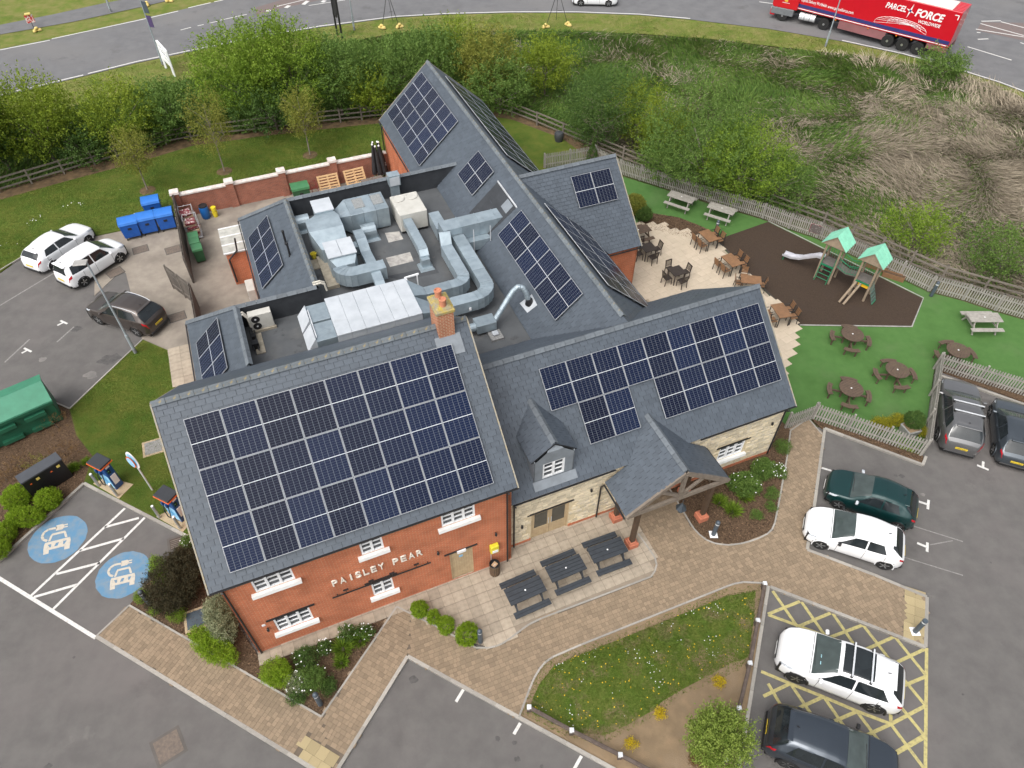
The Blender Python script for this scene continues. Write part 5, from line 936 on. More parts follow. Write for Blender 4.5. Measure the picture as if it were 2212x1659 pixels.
# ============================================================ VEHICLES
def paint(name, c, metal=.0): return mat('paint_' + name, c, tuple(q * .93 for q in c), rough=.28, metal=metal, scale=1.5, coat=.6, spec=.5)
M_TYRE = mat('tyre', (.014, .014, .014), rough=.85); M_RIM = mat('alloy', (.48, .49, .5), rough=.3, metal=.8); M_DRIM = mat('dark_alloy', (.06, .06, .065), (.3, .3, .3), rough=.35, metal=.7, scale=14)
M_CGL = glass('car_glass', (.014, .018, .020), .04); M_WGL = glass('windscreen_glass', (.05, .065, .062), .05); M_TRIM = mat('car_trim', (.012, .012, .013), rough=.5)
M_HL = mat('headlamp', (.62, .66, .7), (.25, .27, .3), rough=.1, scale=14); M_TL = mat('tail_lamp', (.46, .01, .02), (.3, .01, .015), rough=.15, scale=9)
M_PLY = mat('plate_yellow', (.75, .55, .04), rough=.5); M_PLW = mat('plate_white', (.78, .78, .76), rough=.5)
# side profiles: x from nose (0) to tail (1), height as a share of H
PROF = {
 'hatch': dict(top=[(0, .36), (.008, .42), (.03, .50), (.08, .565), (.16, .61), (.245, .645), (.268, .662), (.35, .80), (.452, .942), (.51, .98), (.60, 1.0), (.71, .985), (.79, .953), (.83, .922), (.90, .785), (.955, .655), (.985, .575), (1, .42)], belt=[(0, .34), (.05, .46), (.15, .55), (.27, .60), (.6, .64), (.9, .68), (.97, .6), (1, .4)], ws=(.26, .455), rg=(.835, .953), sw=(.315, .472, .80, .75), bp=.6),
 'suv': dict(top=[(0, .38), (.006, .46), (.03, .56), (.08, .605), (.16, .635), (.25, .66), (.272, .675), (.345, .80), (.438, .945), (.50, .98), (.60, 1.0), (.72, .99), (.82, .96), (.86, .925), (.918, .79), (.96, .665), (.985, .58), (1, .42)], belt=[(0, .36), (.05, .52), (.15, .58), (.27, .62), (.6, .645), (.9, .68), (.97, .6), (1, .4)], ws=(.265, .44), rg=(.864, .958), sw=(.315, .46, .86, .79), bp=.59),
 'mpv': dict(top=[(0, .36), (.01, .46), (.04, .55), (.1, .60), (.17, .63), (.2, .65), (.27, .79), (.36, .95), (.43, .985), (.58, 1.0), (.78, .99), (.9, .96), (.94, .93), (.962, .8), (.975, .66), (.99, .55), (1, .4)], belt=[(0, .34), (.05, .48), (.15, .57), (.25, .585), (.6, .60), (.92, .62), (.97, .56), (1, .38)], ws=(.195, .37), rg=(.942, .975), sw=(.27, .385, .91, .88), bp=.56),
 'coupe': dict(top=[(0, .38), (.008, .44), (.03, .53), (.08, .585), (.16, .625), (.27, .66), (.3, .68), (.36, .80), (.44, .94), (.5, .98), (.6, 1.0), (.72, .985), (.84, .93), (.89, .89), (.94, .77), (.965, .68), (.985, .6), (1, .42)], belt=[(0, .36), (.05, .48), (.15, .56), (.29, .61), (.6, .65), (.9, .7), (.97, .6), (1, .4)], ws=(.288, .44), rg=(.885, .955), sw=(.34, .455, .84, .79), bp=.63)}
def make_car(label, loc, rz, L, W, H, col, kind='hatch', wb=None, fo=None, wr=.315, rim=M_RIM, rails=False, bars=False, sunroof=False, plate='', clad=False, mirror=None, group=None, roofm=None, handles=True, z0=.0, spoil=True):
    P = PROF[kind]; t = thing('parked_car' if group else 'car', label, 'car', loc, rz, group)
    wb = wb or L * .61; fo = fo or L * .195; xf = L / 2 - fo; xr = xf - wb
    FX = [0, .008, .025, .06, .12, .2, .3, .74, .84, .91, .955, .985, 1.0]; FW_ = [.50, .62, .745, .86, .945, .985, 1, 1, .98, .94, .88, .78, .62]
    def sec(s):
        top = np.interp(s, *zip(*P['top'])) * H; belt = min(np.interp(s, *zip(*P['belt'])) * H, top - .03 * H); w_ = np.interp(s, FX, FW_) * W / 2
        gh = max(0., min(1., (top - belt - .06 * H) / (.22 * H)))              # how much greenhouse stands here
        bot = .135 * H + (.05 * H if s < .03 or s > .97 else 0)
        rw = w_ * (.90 * (1 - gh) + .715 * gh * np.interp(s, [.4, .65, .85, 1], [1, .985, .92, .84])); re = top - (.022 * (1 - gh) + .055 * gh) * H
        pts = [(w_ * .90, bot), (w_ * .975, bot + .06 * H), (w_ * 1.0, bot + .5 * (belt - bot)), (w_ * .985, belt - .035 * H), (w_ * (.955 - .0 * gh), belt), (rw, re), (rw * .80, top - .014 * H), (rw * .42, top - .002 * H), (0, top)]
        return pts
    def S_(s, tt, side=1, off=0.):
        def raw(s, tt):
            q = sec(max(0, min(1, s))); i = min(int(tt), len(q) - 2); f = tt - i; y = q[i][0] + (q[i + 1][0] - q[i][0]) * f; z = q[i][1] + (q[i + 1][1] - q[i][1]) * f
            return Vector((L / 2 - s * L, y, z))
        p = raw(s, tt)
        if off:
            a = raw(s + .004, tt) - raw(s - .004, tt); b = raw(s, min(8, tt + .05)) - raw(s, max(0, tt - .05)); n = a.cross(b)
            if n.length > 1e-9:
                n.normalize(); n = n if (n.y * p.y + n.z * .4 + n.x * p.x * .2) > 0 else -n; p = p + n * off
        return Vector((p.x, p.y * side, p.z))
    ns = sorted({*np.linspace(0, 1, 58).round(4).tolist(), .006, .012, .025, .985, .994}); tts = [0, .5, 1, 1.5, 2, 2.5, 3, 3.5, 4, 4.25, 4.5, 4.75, 5, 5.35, 5.7, 6, 6.5, 7, 8]
    ring = [(tt, 1) for tt in tts] + [(tt, -1) for tt in tts[-2::-1]]; mb = MB(); nr = len(ring)
    for s in ns: mb.v += [tuple(S_(s, tt, sd_)) for tt, sd_ in ring]
    R = wr * 1.13
    for i in range(len(ns) - 1):
        for j in range(nr - 1):
            ids = (i * nr + j, i * nr + j + 1, (i + 1) * nr + j + 1, (i + 1) * nr + j); c = sum((Vector(mb.v[k]) for k in ids), Vector()) / 4
            if abs(c.y) > .3 * W and any(hypot(c.x - xw, c.z - wr) < R for xw in (xf, xr)): continue
            mb.f.append(ids); mb.m.append(0)
    for i in (0, len(ns) - 1): mb.f.append(tuple(i * nr + j for j in range(nr))); mb.m.append(0)
    body = mb.build('body', col, t, smooth=radians(35))
    MB().bb(-L / 2 + .12, L / 2 - .12, -W * .40, W * .40, .16, .48 * H).build('underbody', M_TRIM, t)
    for xw in (xf, xr):
        for sd_ in (-1, 1):
            y = sd_ * (np.interp((L / 2 - xw) / L, FX, FW_) * W / 2 * .985); m = MB(); n = 12
            m.tube([(xw + R * cos(pi * (i / n) * 1.16 - .25), y, wr + R * sin(pi * (i / n) * 1.16 - .25)) for i in range(n + 1)], .022 if not clad else .04, 6).build('wheel_arch', M_TRIM if clad else col, t)
            g = bpy.data.objects.new('wheel', None); COL.objects.link(g); g.parent = t; g.location = (xw, y - sd_ * .10, wr)
            prof = [(wr * .62, -.085), (wr * .66, -.1), (wr * .92, -.1), (wr, -.07), (wr, .07), (wr * .92, .1), (wr * .66, .1), (wr * .62, .085)]
            tm = MB().lathe(prof, 22); tm.v = [(a, c, b) for a, b, c in tm.v]; tm.build('tyre', M_TYRE, g, smooth=.8)
            rm = MB()
            rm.cyl((0, -.05, 0), (0, .05, 0), wr * .64, n=18)
            for k in range(5):
                a = 2 * pi * k / 5 + .3; c, s2 = cos(a), sin(a)
                for yy in (-.088, .062): rm.box((c * wr * .34, yy + .013, s2 * wr * .34), (wr * .56, .026, wr * .17), ry=-a)
            rm.use(1); rm.cyl((0, -.078, 0), (0, .078, 0), wr * .15, n=10)
            rm.m = [1 if k >= 20 else 0 for k in range(len(rm.f))]
            rm.build('rim', [mat('rim_back', (.05, .05, .052), rough=.5), rim], g)
    def patch(nm, s0, s1, t0, t1, side, m, off=.006, st=None, n=8, k=5, parent=None):
        """surface patch; st=(s0,s1) at the top edge makes it a trapezoid"""
        b = MB(); st = st or (s0, s1)
        for j in range(k + 1):
            f = j / k; a, e = s0 + (st[0] - s0) * f, s1 + (st[1] - s1) * f
            b.v += [tuple(S_(a + (e - a) * i / n, t0 + (t1 - t0) * f, side, off)) for i in range(n + 1)]
        b.f = [(j * (n + 1) + i, j * (n + 1) + i + 1, (j + 1) * (n + 1) + i + 1, (j + 1) * (n + 1) + i) for j in range(k) for i in range(n)]; b.m = [0] * len(b.f)
        return b.build(nm, m, parent or t, smooth=True)
    def cross(nm, s0, s1, tl, m, off=.006, n=8, parent=None):
        b = MB(); ty = [tl + (8 - tl) * i / 8 for i in range(9)]; rg = [(q, 1) for q in ty] + [(q, -1) for q in ty[-2::-1]]
        for i in range(n + 1): b.v += [tuple(S_(s0 + (s1 - s0) * i / n, q, sd_, off)) for q, sd_ in rg]
        w_ = len(rg); b.f = [(i * w_ + j, i * w_ + j + 1, (i + 1) * w_ + j + 1, (i + 1) * w_ + j) for i in range(n) for j in range(w_ - 1)]; b.m = [0] * len(b.f); return b.build(nm, m, parent or t, smooth=True)
    cross('windscreen', P['ws'][0], P['ws'][1], 5.12, M_WGL); cross('rear_window', P['rg'][0], P['rg'][1], 5.25, M_CGL)
    if roofm: cross('roof_panel', P['ws'][1] + .01, P['rg'][0] - .01, 5.2, roofm, .004)
    a, b, c, d = P['sw']
    for sd_ in (1, -1):
        bp = P['bp']; patch('side_window', a, bp - .008, 4.08, 4.93, sd_, M_CGL, st=(b, bp - .008)); patch('side_window', bp + .008, c, 4.08, 4.93, sd_, M_CGL, st=(bp + .008, d))
        patch('headlight', .016, .115, 3.2, 4.5, sd_, M_HL, .008, st=(.04, .15)); patch('tail_light', .935, .992, 2.9, 4.1, sd_, M_TL, .008, st=(.925, .975))
        ms = S_(a + .03, 4.1, sd_); MB().box((ms.x, ms.y + sd_ * .11, ms.z + .05), (.12, .19, .13), rz=sd_ * -.15).build('wing_mirror', mirror or col, t, bevel=.03)
        if handles:
            for s in (P['bp'] - .05, P['bp'] + .2): h = S_(s, 3.45, sd_); MB().box((h.x, h.y + sd_ * .012, h.z), (.17, .03, .025)).build('door_handle', col, t)
        if clad: patch('sill_cladding', .12, .88, 0.02, 1.05, sd_, M_TRIM, .008, n=16)
        if rails: rp = [S_(s, 5.15, sd_) + Vector((0, 0, .05)) for s in np.linspace(P['ws'][1] + .02, P['rg'][0] - .02, 10)]; rp[0].z -= .05; rp[-1].z -= .05; MB().tube(rp, .018, 6).build('roof_rail', M_ALU, t)
    for s in (P['sw'][0] + .02, P['bp'], P['bp'] + .2):
        for sd_ in (1, -1): patch('door_seam', s, s + .0035, .9, 4.0, sd_, M_TRIM, .004, n=1, k=6)
    cross('bonnet_seam', P['ws'][0] - .014, P['ws'][0] - .009, 5.0, M_TRIM, .003, n=1)
    fz = .27 * H; MB().box((L / 2 - .01, 0, fz + .05), (.06, W * .5, .16)).build('grille', M_TRIM, t, bevel=.02); MB().box((L / 2 + .025, 0, fz - .02), (.012, .52, .11)).build('number_plate', M_PLW, t)
    pl = MB().box((-L / 2 - .014, 0, .42 * H * .98), (.012, .52, .11)).build('number_plate', M_PLY, t)
    MB().box((-L / 2 + .03, 0, .2 * H), (.12, W * .74, .16)).build('rear_bumper', M_TRIM, t, bevel=.03)
    if plate: text('plate_text', plate, Matrix.Translation((-L / 2 - .022, .22, .42 * H * .98 - .035)) @ Matrix(((0, 0, -1, 0), (-1, 0, 0, 0), (0, 1, 0, 0), (0, 0, 0, 1))), .1, M_TRIM, t, .001, .44)
    if spoil: a_ = S_(P['rg'][0] - .012, 7.0); MB().box((a_.x - .03, 0, a_.z + .005), (.2, W * .56, .035), ry=.08).build('spoiler', col, t, bevel=.015)
    if bars:
        for s in (P['ws'][1] + .1, P['rg'][0] - .18):
            q = S_(s, 5.15); MB().bar((q.x, -q.y - .03, q.z + .13), (q.x, q.y + .03, q.z + .13), .055, .03).build('roof_bar', M_ALU, t)
            for sd_ in (1, -1): MB().box((q.x, sd_ * q.y, q.z + .06), (.09, .07, .13)).build('bar_foot', M_TRIM, t, bevel=.015)
    if sunroof: cross('sunroof', P['ws'][1] + .03, P['ws'][1] + .27, 5.75, M_CGL, .006)
    w0 = S_(P['ws'][0] + .004, 6.5); 
    for y in (-.05, -.4 * W * .6): MB().bar((w0.x, y, w0.z + .02), (w0.x - .05, y + W * .28, w0.z + .045), .02, .015).build('wiper', M_TRIM, t)
    an = S_(P['rg'][0] - .06, 8); MB().bar((an.x, 0, an.z), (an.x - .1, 0, an.z + .06), .02, .03).build('aerial', M_TRIM, t)
    return t, S_
def place(p_front, p_rear, vis, W):
    """car centre-line from two visible wheel hubs: vis = 'L' or 'R' side towards the camera"""
    f, r = Vector((*p_front, 0)), Vector((*p_rear, 0)); d = (f - r); h = atan2(d.y, d.x); n = Vector((-sin(h), cos(h), 0)); m = (f + r) / 2 + n * ((-1 if vis == 'L' else 1) * (W / 2 - .06)); return m, h
def car_at(label, pf, pr, vis, L, W, H, col, **k):
    m, h = place(pf, pr, vis, W); wb = k.get('wb') or L * .61; fo = k.get('fo') or L * .195
    sh = (L / 2 - fo - wb / 2); m = m - Vector((cos(h), sin(h), 0)) * sh; m.z = k.pop('z', 0.)
    return make_car(label, m, h, L, W, H, col, **k)
GP = 'cars parked round the pub'
WH = paint('white', (.80, .81, .82))
car_at('white three-door hatchback parked nearest the rear lawn', (-26.23, 36.7), (-27.4, 34.03), 'R', 4.33, 1.77, 1.43, WH, kind='coupe', wb=2.69, fo=.8, wr=.32, group=GP, rim=M_DRIM)
car_at('white boxy people carrier beside the blue bins', (-23.62, 34.79), (-24.9, 32.55), 'R', 4.08, 1.75, 1.63, WH, kind='mpv', wb=2.54, fo=.8, group=GP, clad=True, mirror=WH)
car_at('metallic brown SUV with silver roof rails behind the lamp post', (-22.88, 29.31), (-20.27, 28.31), 'L', 4.43, 1.81, 1.68, paint('brown', (.085, .070, .062), .6), kind='suv', wb=2.6, fo=.88, wr=.345, rails=True, group=GP, plate='KP12 TYX')
car_at('dark green five-door hatchback facing the brick path', (14.4, 17.53), (16.6, 16.45), 'L', 3.78, 1.70, 1.52, paint('dark_green', (.004, .034, .034), .3), kind='hatch', wb=2.46, fo=.72, wr=.3, group=GP, mirror=M_HL)
car_at('white hatchback nosed up to the brick path beside the green car', (13.05, 15.5), (15.38, 14.58), 'L', 3.97, 1.74, 1.46, WH, kind='hatch', wb=2.54, fo=.78, wr=.315, group=GP, mirror=M_TRIM)
vc, VS = car_at('white SUV with sunroof and silver roof bars on yellow hatching', (10.56, 9.91), (12.98, 8.89), 'L', 4.43, 1.86, 1.65, WH, kind='suv', wb=2.7, fo=.86, wr=.36, rim=M_DRIM, bars=True, sunroof=True, clad=True, group=GP)
for y in (.12, .38): q = VS(.31, 7.2); MB().box((q.x - .05, y, q.z + .025), (.1, .12, .006), ry=-.5).build('windscreen_permit', mat('permit_blue', (.35, .62, .68), rough=.5), vc)
make_car('dark blue-grey SUV at the bottom edge beside the leafy tree', (10.98, 7.38, 0), radians(-21), 4.35, 1.83, 1.62, paint('slate_blue', (.05, .063, .08), .6), kind='suv', wb=2.6, fo=.87, wr=.345, rim=M_DRIM, clad=True, group=GP, plate='YT21 ZNE', mirror=M_TRIM)
car_at('grey SUV with black and silver roof bars by the picket fence corner', (21.29, 24.03), (20.32, 21.44), 'L', 4.49, 1.84, 1.67, paint('grey', (.17, .17, .172), .6), kind='suv', wb=2.68, fo=.9, wr=.345, bars=True, rails=False, group=GP, plate='YK64 CZT')
car_at('dark grey hatchback cut off by the right picture edge', (23.5, 22.9), (22.62, 20.62), 'L', 4.0, 1.76, 1.42, paint('dark_grey', (.075, .09, .105), .6), kind='hatch', wb=2.47, fo=.78, wr=.315, group=GP, plate='LP15 SSO')
car_at('white hatchback driving along the road at the top edge', (6.6, 75.3), (9.35, 75.2), 'L', 4.45, 1.8, 1.5, WH, kind='hatch', wb=2.72, fo=.85, wr=.33)
# ---- articulated lorry
M_LRED = paint('lorry_red', (.50, .006, .018)); M_NAVY = mat('lorry_navy', (.035, .04, .16), rough=.4); M_SKIRT = mat('lorry_skirt', (.26, .10, .11), (.20, .09, .09), rough=.6, scale=1)
ah = radians(141.5); lo = Vector((35.51, 64.57, 0)); nn = Vector((-sin(ah), cos(ah), 0)); lo = lo - nn * 1.12
lor = thing('articulated_lorry', 'red articulated parcel lorry with white lettering passing on the road', 'lorry', lo, ah)
TL0, TL1 = -2.35, 11.3      # rear and front of the trailer box from the last axle
MB().bb(TL0, TL1, -1.27, 1.27, 1.2, 4.05).build('trailer_box', M_LRED, lor, bevel=.03)
MB().bb(TL0 + .9, TL1 - .2, -1.15, 1.15, 4.051, 4.07).build('trailer_roof', mat('trailer_roof_white', (.66, .63, .58), (.56, .54, .5), rough=.8, scale=2), lor)
for i in range(7): MB().bb(TL0 + .1, TL0 + .85, -1.1 + i * .33, -.95 + i * .33, 4.05, 4.08).build('roof_rib', M_LRED, lor)
for s_ in (1, -1):
    MB().bb(TL0 + .05, TL1 - .05, s_ * 1.272, s_ * 1.28, 1.42, 1.72).build('navy_band', M_NAVY, lor); MB().bb(TL0 + .05, TL1 - .05, s_ * 1.272, s_ * 1.285, 1.3, 1.36).build('white_line', M_UPVC, lor)
    MB().bb(2.95, 7.2, s_ * 1.18, s_ * 1.22, .5, 1.2).build('side_skirt', M_SKIRT, lor); MB().bb(TL0, -.6, s_ * 1.18, s_ * 1.22, .75, 1.2).build('side_skirt', M_SKIRT, lor)
MB().bb(TL0, 10.5, -.5, .5, .85, 1.2).build('chassis', M_TRIM, lor)
def lwheel(x, y, r, parent):
    g = bpy.data.objects.new('wheel', None); COL.objects.link(g); g.parent = parent; g.location = (x, y, r)
    tm = MB().lathe([(r * .58, -.16), (r * .94, -.16), (r, -.12), (r, .12), (r * .94, .16), (r * .58, .16)], 22); tm.v = [(a, c, b) for a, b, c in tm.v]; tm.build('tyre', M_TYRE, g, smooth=.8); MB().cyl((0, -.13, 0), (0, .13, 0), r * .56, n=16).cyl((0, -.17, 0), (0, .17, 0), r * .2, n=10).build('rim', M_RIM, g)
for x in (0, 1.31, 2.62):
    for s_ in (1, -1): lwheel(x, s_ * 1.08, .52, lor)
TX = lambda x, z: Matrix.Translation((x, 1.282, z)) @ Matrix(((-1, 0, 0, 0), (0, 0, 1, 0), (0, 1, 0, 0), (0, 0, 0, 1)))
ML = mat('white_vinyl', (.82, .82, .82), rough=.5)
text('lettering', 'PARCEL', TX(3.75, 3.12), .62, ML, lor, .003, 1.75, .015, shear=.2); text('lettering', 'FORCE', TX(1.2, 3.02), .82, ML, lor, .003, 2.35, .03, shear=.2); text('lettering', 'WORLDWIDE', TX(.75, 2.55), .36, ML, lor, .003, 1.85, .008, shear=.1)
text('lettering', 'www.parcelforce.com', TX(8.6, 1.95), .38, ML, lor, .003, 2.4, .003); text('lettering', 'Express Delivery Worldwide', TX(11.1, 1.98), .38, ML, lor, .003, 2.4, .003)
sm = MB()
for k in range(4):
    a = pi / 2 * k + .25; l = .52 if k % 2 == 0 else .62
    sm.add([(1.66 + l * cos(a) * .72, 1.288, 3.3 + l * sin(a)), (1.66 + .09 * cos(a + .9), 1.288, 3.3 + .09 * sin(a + .9)), (1.66 + .09 * cos(a - .9), 1.288, 3.3 + .09 * sin(a - .9))], [(0, 1, 2)])
sm.build('star_emblem', ML, lor); MB().cyl((1.66, 1.285, 3.3), (1.66, 1.295, 3.3), .1, n=12).build('star_centre', M_NAVY, lor)
gl = MB()
cx, cz = 2.0, 1.78
PX, PZ = cx - .75, cz + .42
for k in range(13): a = pi * k / 12; gl.tube([(PX + (cx - cos(a) * 2.25 - PX) * f, 1.286, PZ + (cz + .78 * sin(a) ** .8 - PZ) * f + .05 * sin(pi * f)) for f in (0, .35, .7, 1)], .011, 4)
for f in (.3, .65, 1.): gl.tube([(PX + (cx - cos(pi * k / 16) * 2.25 - PX) * f, 1.286, PZ + (cz + .78 * max(0, sin(pi * k / 16)) ** .8 - PZ) * f) for k in range(17)], .014, 4)
gl.build('globe_emblem', ML, lor); MB().bb(TL0 + .15, TL0 + .5, 1.283, 1.29, 3.75, 3.82).bb(TL0 + .15, TL0 + .22, 1.283, 1.29, 3.45, 3.75).build('corner_mark', ML, lor)
for x in (TL0 + .4, .65, 1.97, 4.5, 7.5): MB().bb(x, x + .12, 1.22, 1.3, 1.1, 1.17).build('marker_lamp', mat('amber_lamp', (.7, .2, .02), rough=.3), lor)
cb = Matrix.Rotation(radians(7), 4, 'Z'); cabx = 8.62
cab = bpy.data.objects.new('cab', None); COL.objects.link(cab); cab.parent = lor; cab.matrix_local = Matrix.Translation((cabx, 0, 0)) @ cb
b = MB(); pr = [(2.75, 1.15), (4.95, 1.15), (5.1, 1.3), (5.12, 1.9), (4.95, 2.9), (4.6, 3.55), (3.0, 3.75), (2.75, 3.6)]
b.add([(x, -1.22, z) for x, z in pr] + [(x, 1.22, z) for x, z in pr], [tuple(range(8)), tuple(range(15, 7, -1))] + [(i, (i + 1) % 8, 8 + (i + 1) % 8, 8 + i) for i in range(8)]); b.build('cab_shell', M_LRED, cab, bevel=.05)
MB().bb(-1.1, 4.9, -.45, .45, .7, 1.1).build('tractor_chassis', M_TRIM, cab); MB().bb(3.0, 5.1, -1.24, 1.24, .55, 1.15).build('cab_base', mat('cab_grey', (.16, .17, .18), rough=.5), cab, bevel=.04); MB().bb(4.7, 5.16, -1.2, 1.2, .4, .95).build('bumper', M_LRED, cab, bevel=.05)
for s_ in (1, -1):
    MB().bb(3.55, 4.7, s_ * 1.222, s_ * 1.235, 2.05, 2.85).build('cab_window', M_CGL, cab); MB().box((5.12, s_ * .92, .95), (.1, .36, .2)).build('headlight', M_HL, cab); MB().box((4.95, s_ * 1.42, 2.4), (.15, .2, .5)).build('mirror', M_TRIM, cab)
    for x in (.95, 1.45, 1.95): MB().cyl((x, s_ * .95, .72), (x + .45, s_ * .95, .72), .31, n=14).build('fuel_tank', M_ALU, cab)
    lwheel(3.95, s_ * 1.05, .5, cab); lwheel(.05, s_ * 1.05, .5, cab)
MB().slab([(5.0, -1.08, 2.05), (5.0, 1.08, 2.05), (4.75, 1.05, 3.05), (4.75, -1.05, 3.05)], (.12, 0, .02)).build('windscreen', M_CGL, cab)
MB().bb(3.75, 4.05, 1.222, 1.23, 1.75, 2.0).build('crest_emblem', mat('gold_letters', (.7, .45, .05)), cab); MB().bb(3.55, 4.25, 1.222, 1.23, 1.64, 1.67).build('lettering', ML, cab)
# ============================================================ FENCES
M_PICK = mat('weathered_picket', (.30, .285, .255), (.225, .212, .19), rough=.9, scale=6, detail=6, rnd='obj', rv=.14)
M_RAILW = mat('weathered_rail', (.185, .16, .132), (.135, .118, .098), rough=.95, scale=5, detail=7, rnd='obj', rv=.15)
pk = MB(); pk.add([(-.036, -.009, 0), (.036, -.009, 0), (.036, .009, 0), (-.036, .009, 0), (-.036, -.009, .97), (.036, -.009, .97), (.036, .009, .97), (-.036, .009, .97), (0, -.009, 1.02), (0, .009, 1.02)], [(0, 1, 5, 8, 4), (2, 3, 7, 9, 6), (1, 2, 6, 5), (3, 0, 4, 7), (5, 6, 9, 8), (7, 4, 8, 9), (0, 3, 2, 1)])
po = pk.build('picket', M_PICK); PKM = po.data; bpy.data.objects.remove(po)
def picket_fence(label, pts, z=.06, h=1.08, gap=.125):
    P = [G(*p, z) for p in pts]; t = thing('picket_fence', label, 'fence', P[0], 0, 'picket fences round the garden'); O_ = P[0]
    for a, b in zip(P, P[1:]):
        d = b - a; n = max(1, int(d.length / gap)); an = atan2(d.y, d.x); nrm = Vector((-sin(an), cos(an), 0))
        for i in range(n):
            c = a + d * ((i + .5) / n) - O_ - nrm * .03
            o = bpy.data.objects.new('picket', PKM); COL.objects.link(o); o.parent = t; o.matrix_local = Matrix.Translation((c.x, c.y, .05)) @ Matrix.Rotation(an + random.uniform(-.02, .02), 4, 'Z') @ Matrix.Rotation(random.uniform(-.012, .012), 4, 'Y') @ Matrix.Diagonal((1, 1, h + random.uniform(-.012, .012), 1))
        for zz_ in (.3, .86): MB().bar(a - O_ + Vector((0, 0, zz_)), b - O_ + Vector((0, 0, zz_)), .035, .085).build('rail', M_PICK, t)
        m = max(1, round(d.length / 1.9))
        for i in range(m + 1): c = a + d * (i / m) - O_ + nrm * .06; MB().box((c.x, c.y, h / 2 + .03), (.09, .09, h + .1), rz=an).build('post', M_PICK, t)
    return t
picket_fence('grey picket fence crossing between the rear hall and the small conifer', [(1176, 364), (1284, 346)])
picket_fence('long grey picket fence curving behind the playground beside the rough field', [(1284, 348), (1338, 376), (1426, 404), (1531, 437), (1647, 472), (1703, 494), (1763, 514), (2005, 629), (2079, 648), (2149, 671), (2330, 722)])
picket_fence('grey picket fence facing the green car from wall to corner post', [(1698, 926), (1754, 905), (1990, 984)])
picket_fence('grey picket fence behind the two parked grey cars', [(1990, 984), (2019, 797), (2212, 856), (2330, 893)])
def rail_fence(label, pts, z=.0, h=1.15, rails=(.35, .7, 1.05)):
    P = [G(*p, z) for p in pts]; O_ = P[0]; t = thing('post_and_rail_fence', label, 'fence', O_, 0)
    for a, b in zip(P, P[1:]):
        d = b - a; n = max(1, round(d.length / 1.85)); an = atan2(d.y, d.x)
        for i in range(n + 1):
            c = a + d * (i / n) - O_; MB().box((c.x, c.y, h / 2), (.11, .09, h + .05), rz=an).build('post', M_RAILW, t)
        for i in range(n):
            for r in rails: q0, q1 = a + d * (i / n) - O_, a + d * ((i + 1) / n) - O_; MB().bar((q0.x, q0.y, r + random.uniform(-.03, .03)), (q1.x, q1.y, r + random.uniform(-.03, .03)), .045, .1).build('rail', M_RAILW, t)
    return t
rail_fence('brown post and rail fence along the foot of the roadside hedge', [(-120, 452), (0, 418), (70, 398), (140, 377), (206, 358), (305, 331), (360, 314), (415, 303), (553, 287), (690, 271), (828, 256), (960, 238), (1050, 235), (1106, 250), (1160, 272), (1216, 296), (1280, 322), (1345, 350)])
rail_fence('brown post and rail fence on the field side of the long picket fence', [(1345, 350), (1436, 385), (1540, 418), (1660, 452), (1775, 492), (2030, 608), (2212, 660), (2340, 700)], h=1.2)
M_BOLT = mat('dark_rail_timber', (.075, .055, .045), (.12, .095, .08), rough=.85, scale=5, detail=9, lo=.45, hi=.7)
def knee_rail(label, pts, ph=.42):
    P = [G(*p, ph) for p in pts]; O_ = Vector((P[0].x, P[0].y, .05)); t = thing('knee_rail', label, 'rail', O_, 0, 'low timber rails round the grass island')
    for a, b in zip(P, P[1:]): MB().bar(a - O_, b - O_, .13, .13).build('rail', M_BOLT, t, bevel=.02)
    for p in P: q = p - O_; MB().box((q.x, q.y, .18), (.14, .14, .4)).build('post', M_BOLT, t); MB().box((q.x, q.y, q.z + .012), (.16, .16, .14)).build('bracket', M_ALU, t, bevel=.01)
knee_rail('low dark timber rail between the grass island and the empty bay', [(1143, 1528), (1235, 1578), (1340, 1631), (1412, 1668), (1500, 1712)]); knee_rail('low dark timber rail between the grass island and the yellow hatching', [(1652, 1261), (1637, 1340.5), (1620, 1433), (1596.5, 1530.5), (1570, 1640)])
# ============================================================ TABLES AND CHAIRS
M_CHAR = mat('charcoal_wood', (.034, .041, .050), (.025, .030, .037), rough=.6, scale=5, detail=6); M_SILV = mat('silvered_wood', (.34, .32, .285), (.25, .235, .21), rough=.9, scale=7, detail=7); M_BRWN = mat('stained_wood', (.105, .070, .047), (.076, .051, .036), rough=.75, scale=7, detail=7)
M_TEAK = mat('slat_teak', (.235, .125, .06), (.18, .095, .047), rough=.6, scale=6); M_IRON = mat('dark_iron', (.03, .028, .027), rough=.5); M_ESPR = mat('espresso_wood', (.030, .022, .018), (.045, .034, .028), rough=.55, scale=6)
def picnic(label, p, rz, m, L=1.55, group=None, planks=5):
    t = thing('picnic_table', label, 'picnic table', p, rz, group); w_ = .75 / planks
    for i in range(planks): MB().box((0, -.375 + (i + .5) * w_, .735), (L, w_ - .014, .04)).build('table_plank', m, t)
    for s_ in (-1, 1):
        for k in (0, 1): MB().box((0, s_ * (.62 + k * .135), .44), (L, .125, .04)).build('bench_plank', m, t)
        x = s_ * L * .36
        for q in (-1, 1): MB().bar((x, q * .62, 0), (x, q * .26, .71), .05, .09).build('leg', m, t)
        MB().bar((x, -.74, .39), (x, .74, .39), .05, .09).build('cross_beam', m, t); MB().bar((x, -.36, .69), (x, .36, .69), .05, .07).build('top_bearer', m, t)
    MB().cyl((0, 0, .757), (0, 0, .765), .035, n=10).build('parasol_ring', M_UPVC, t)
    return t
gf = 'black picnic tables on the front patio'
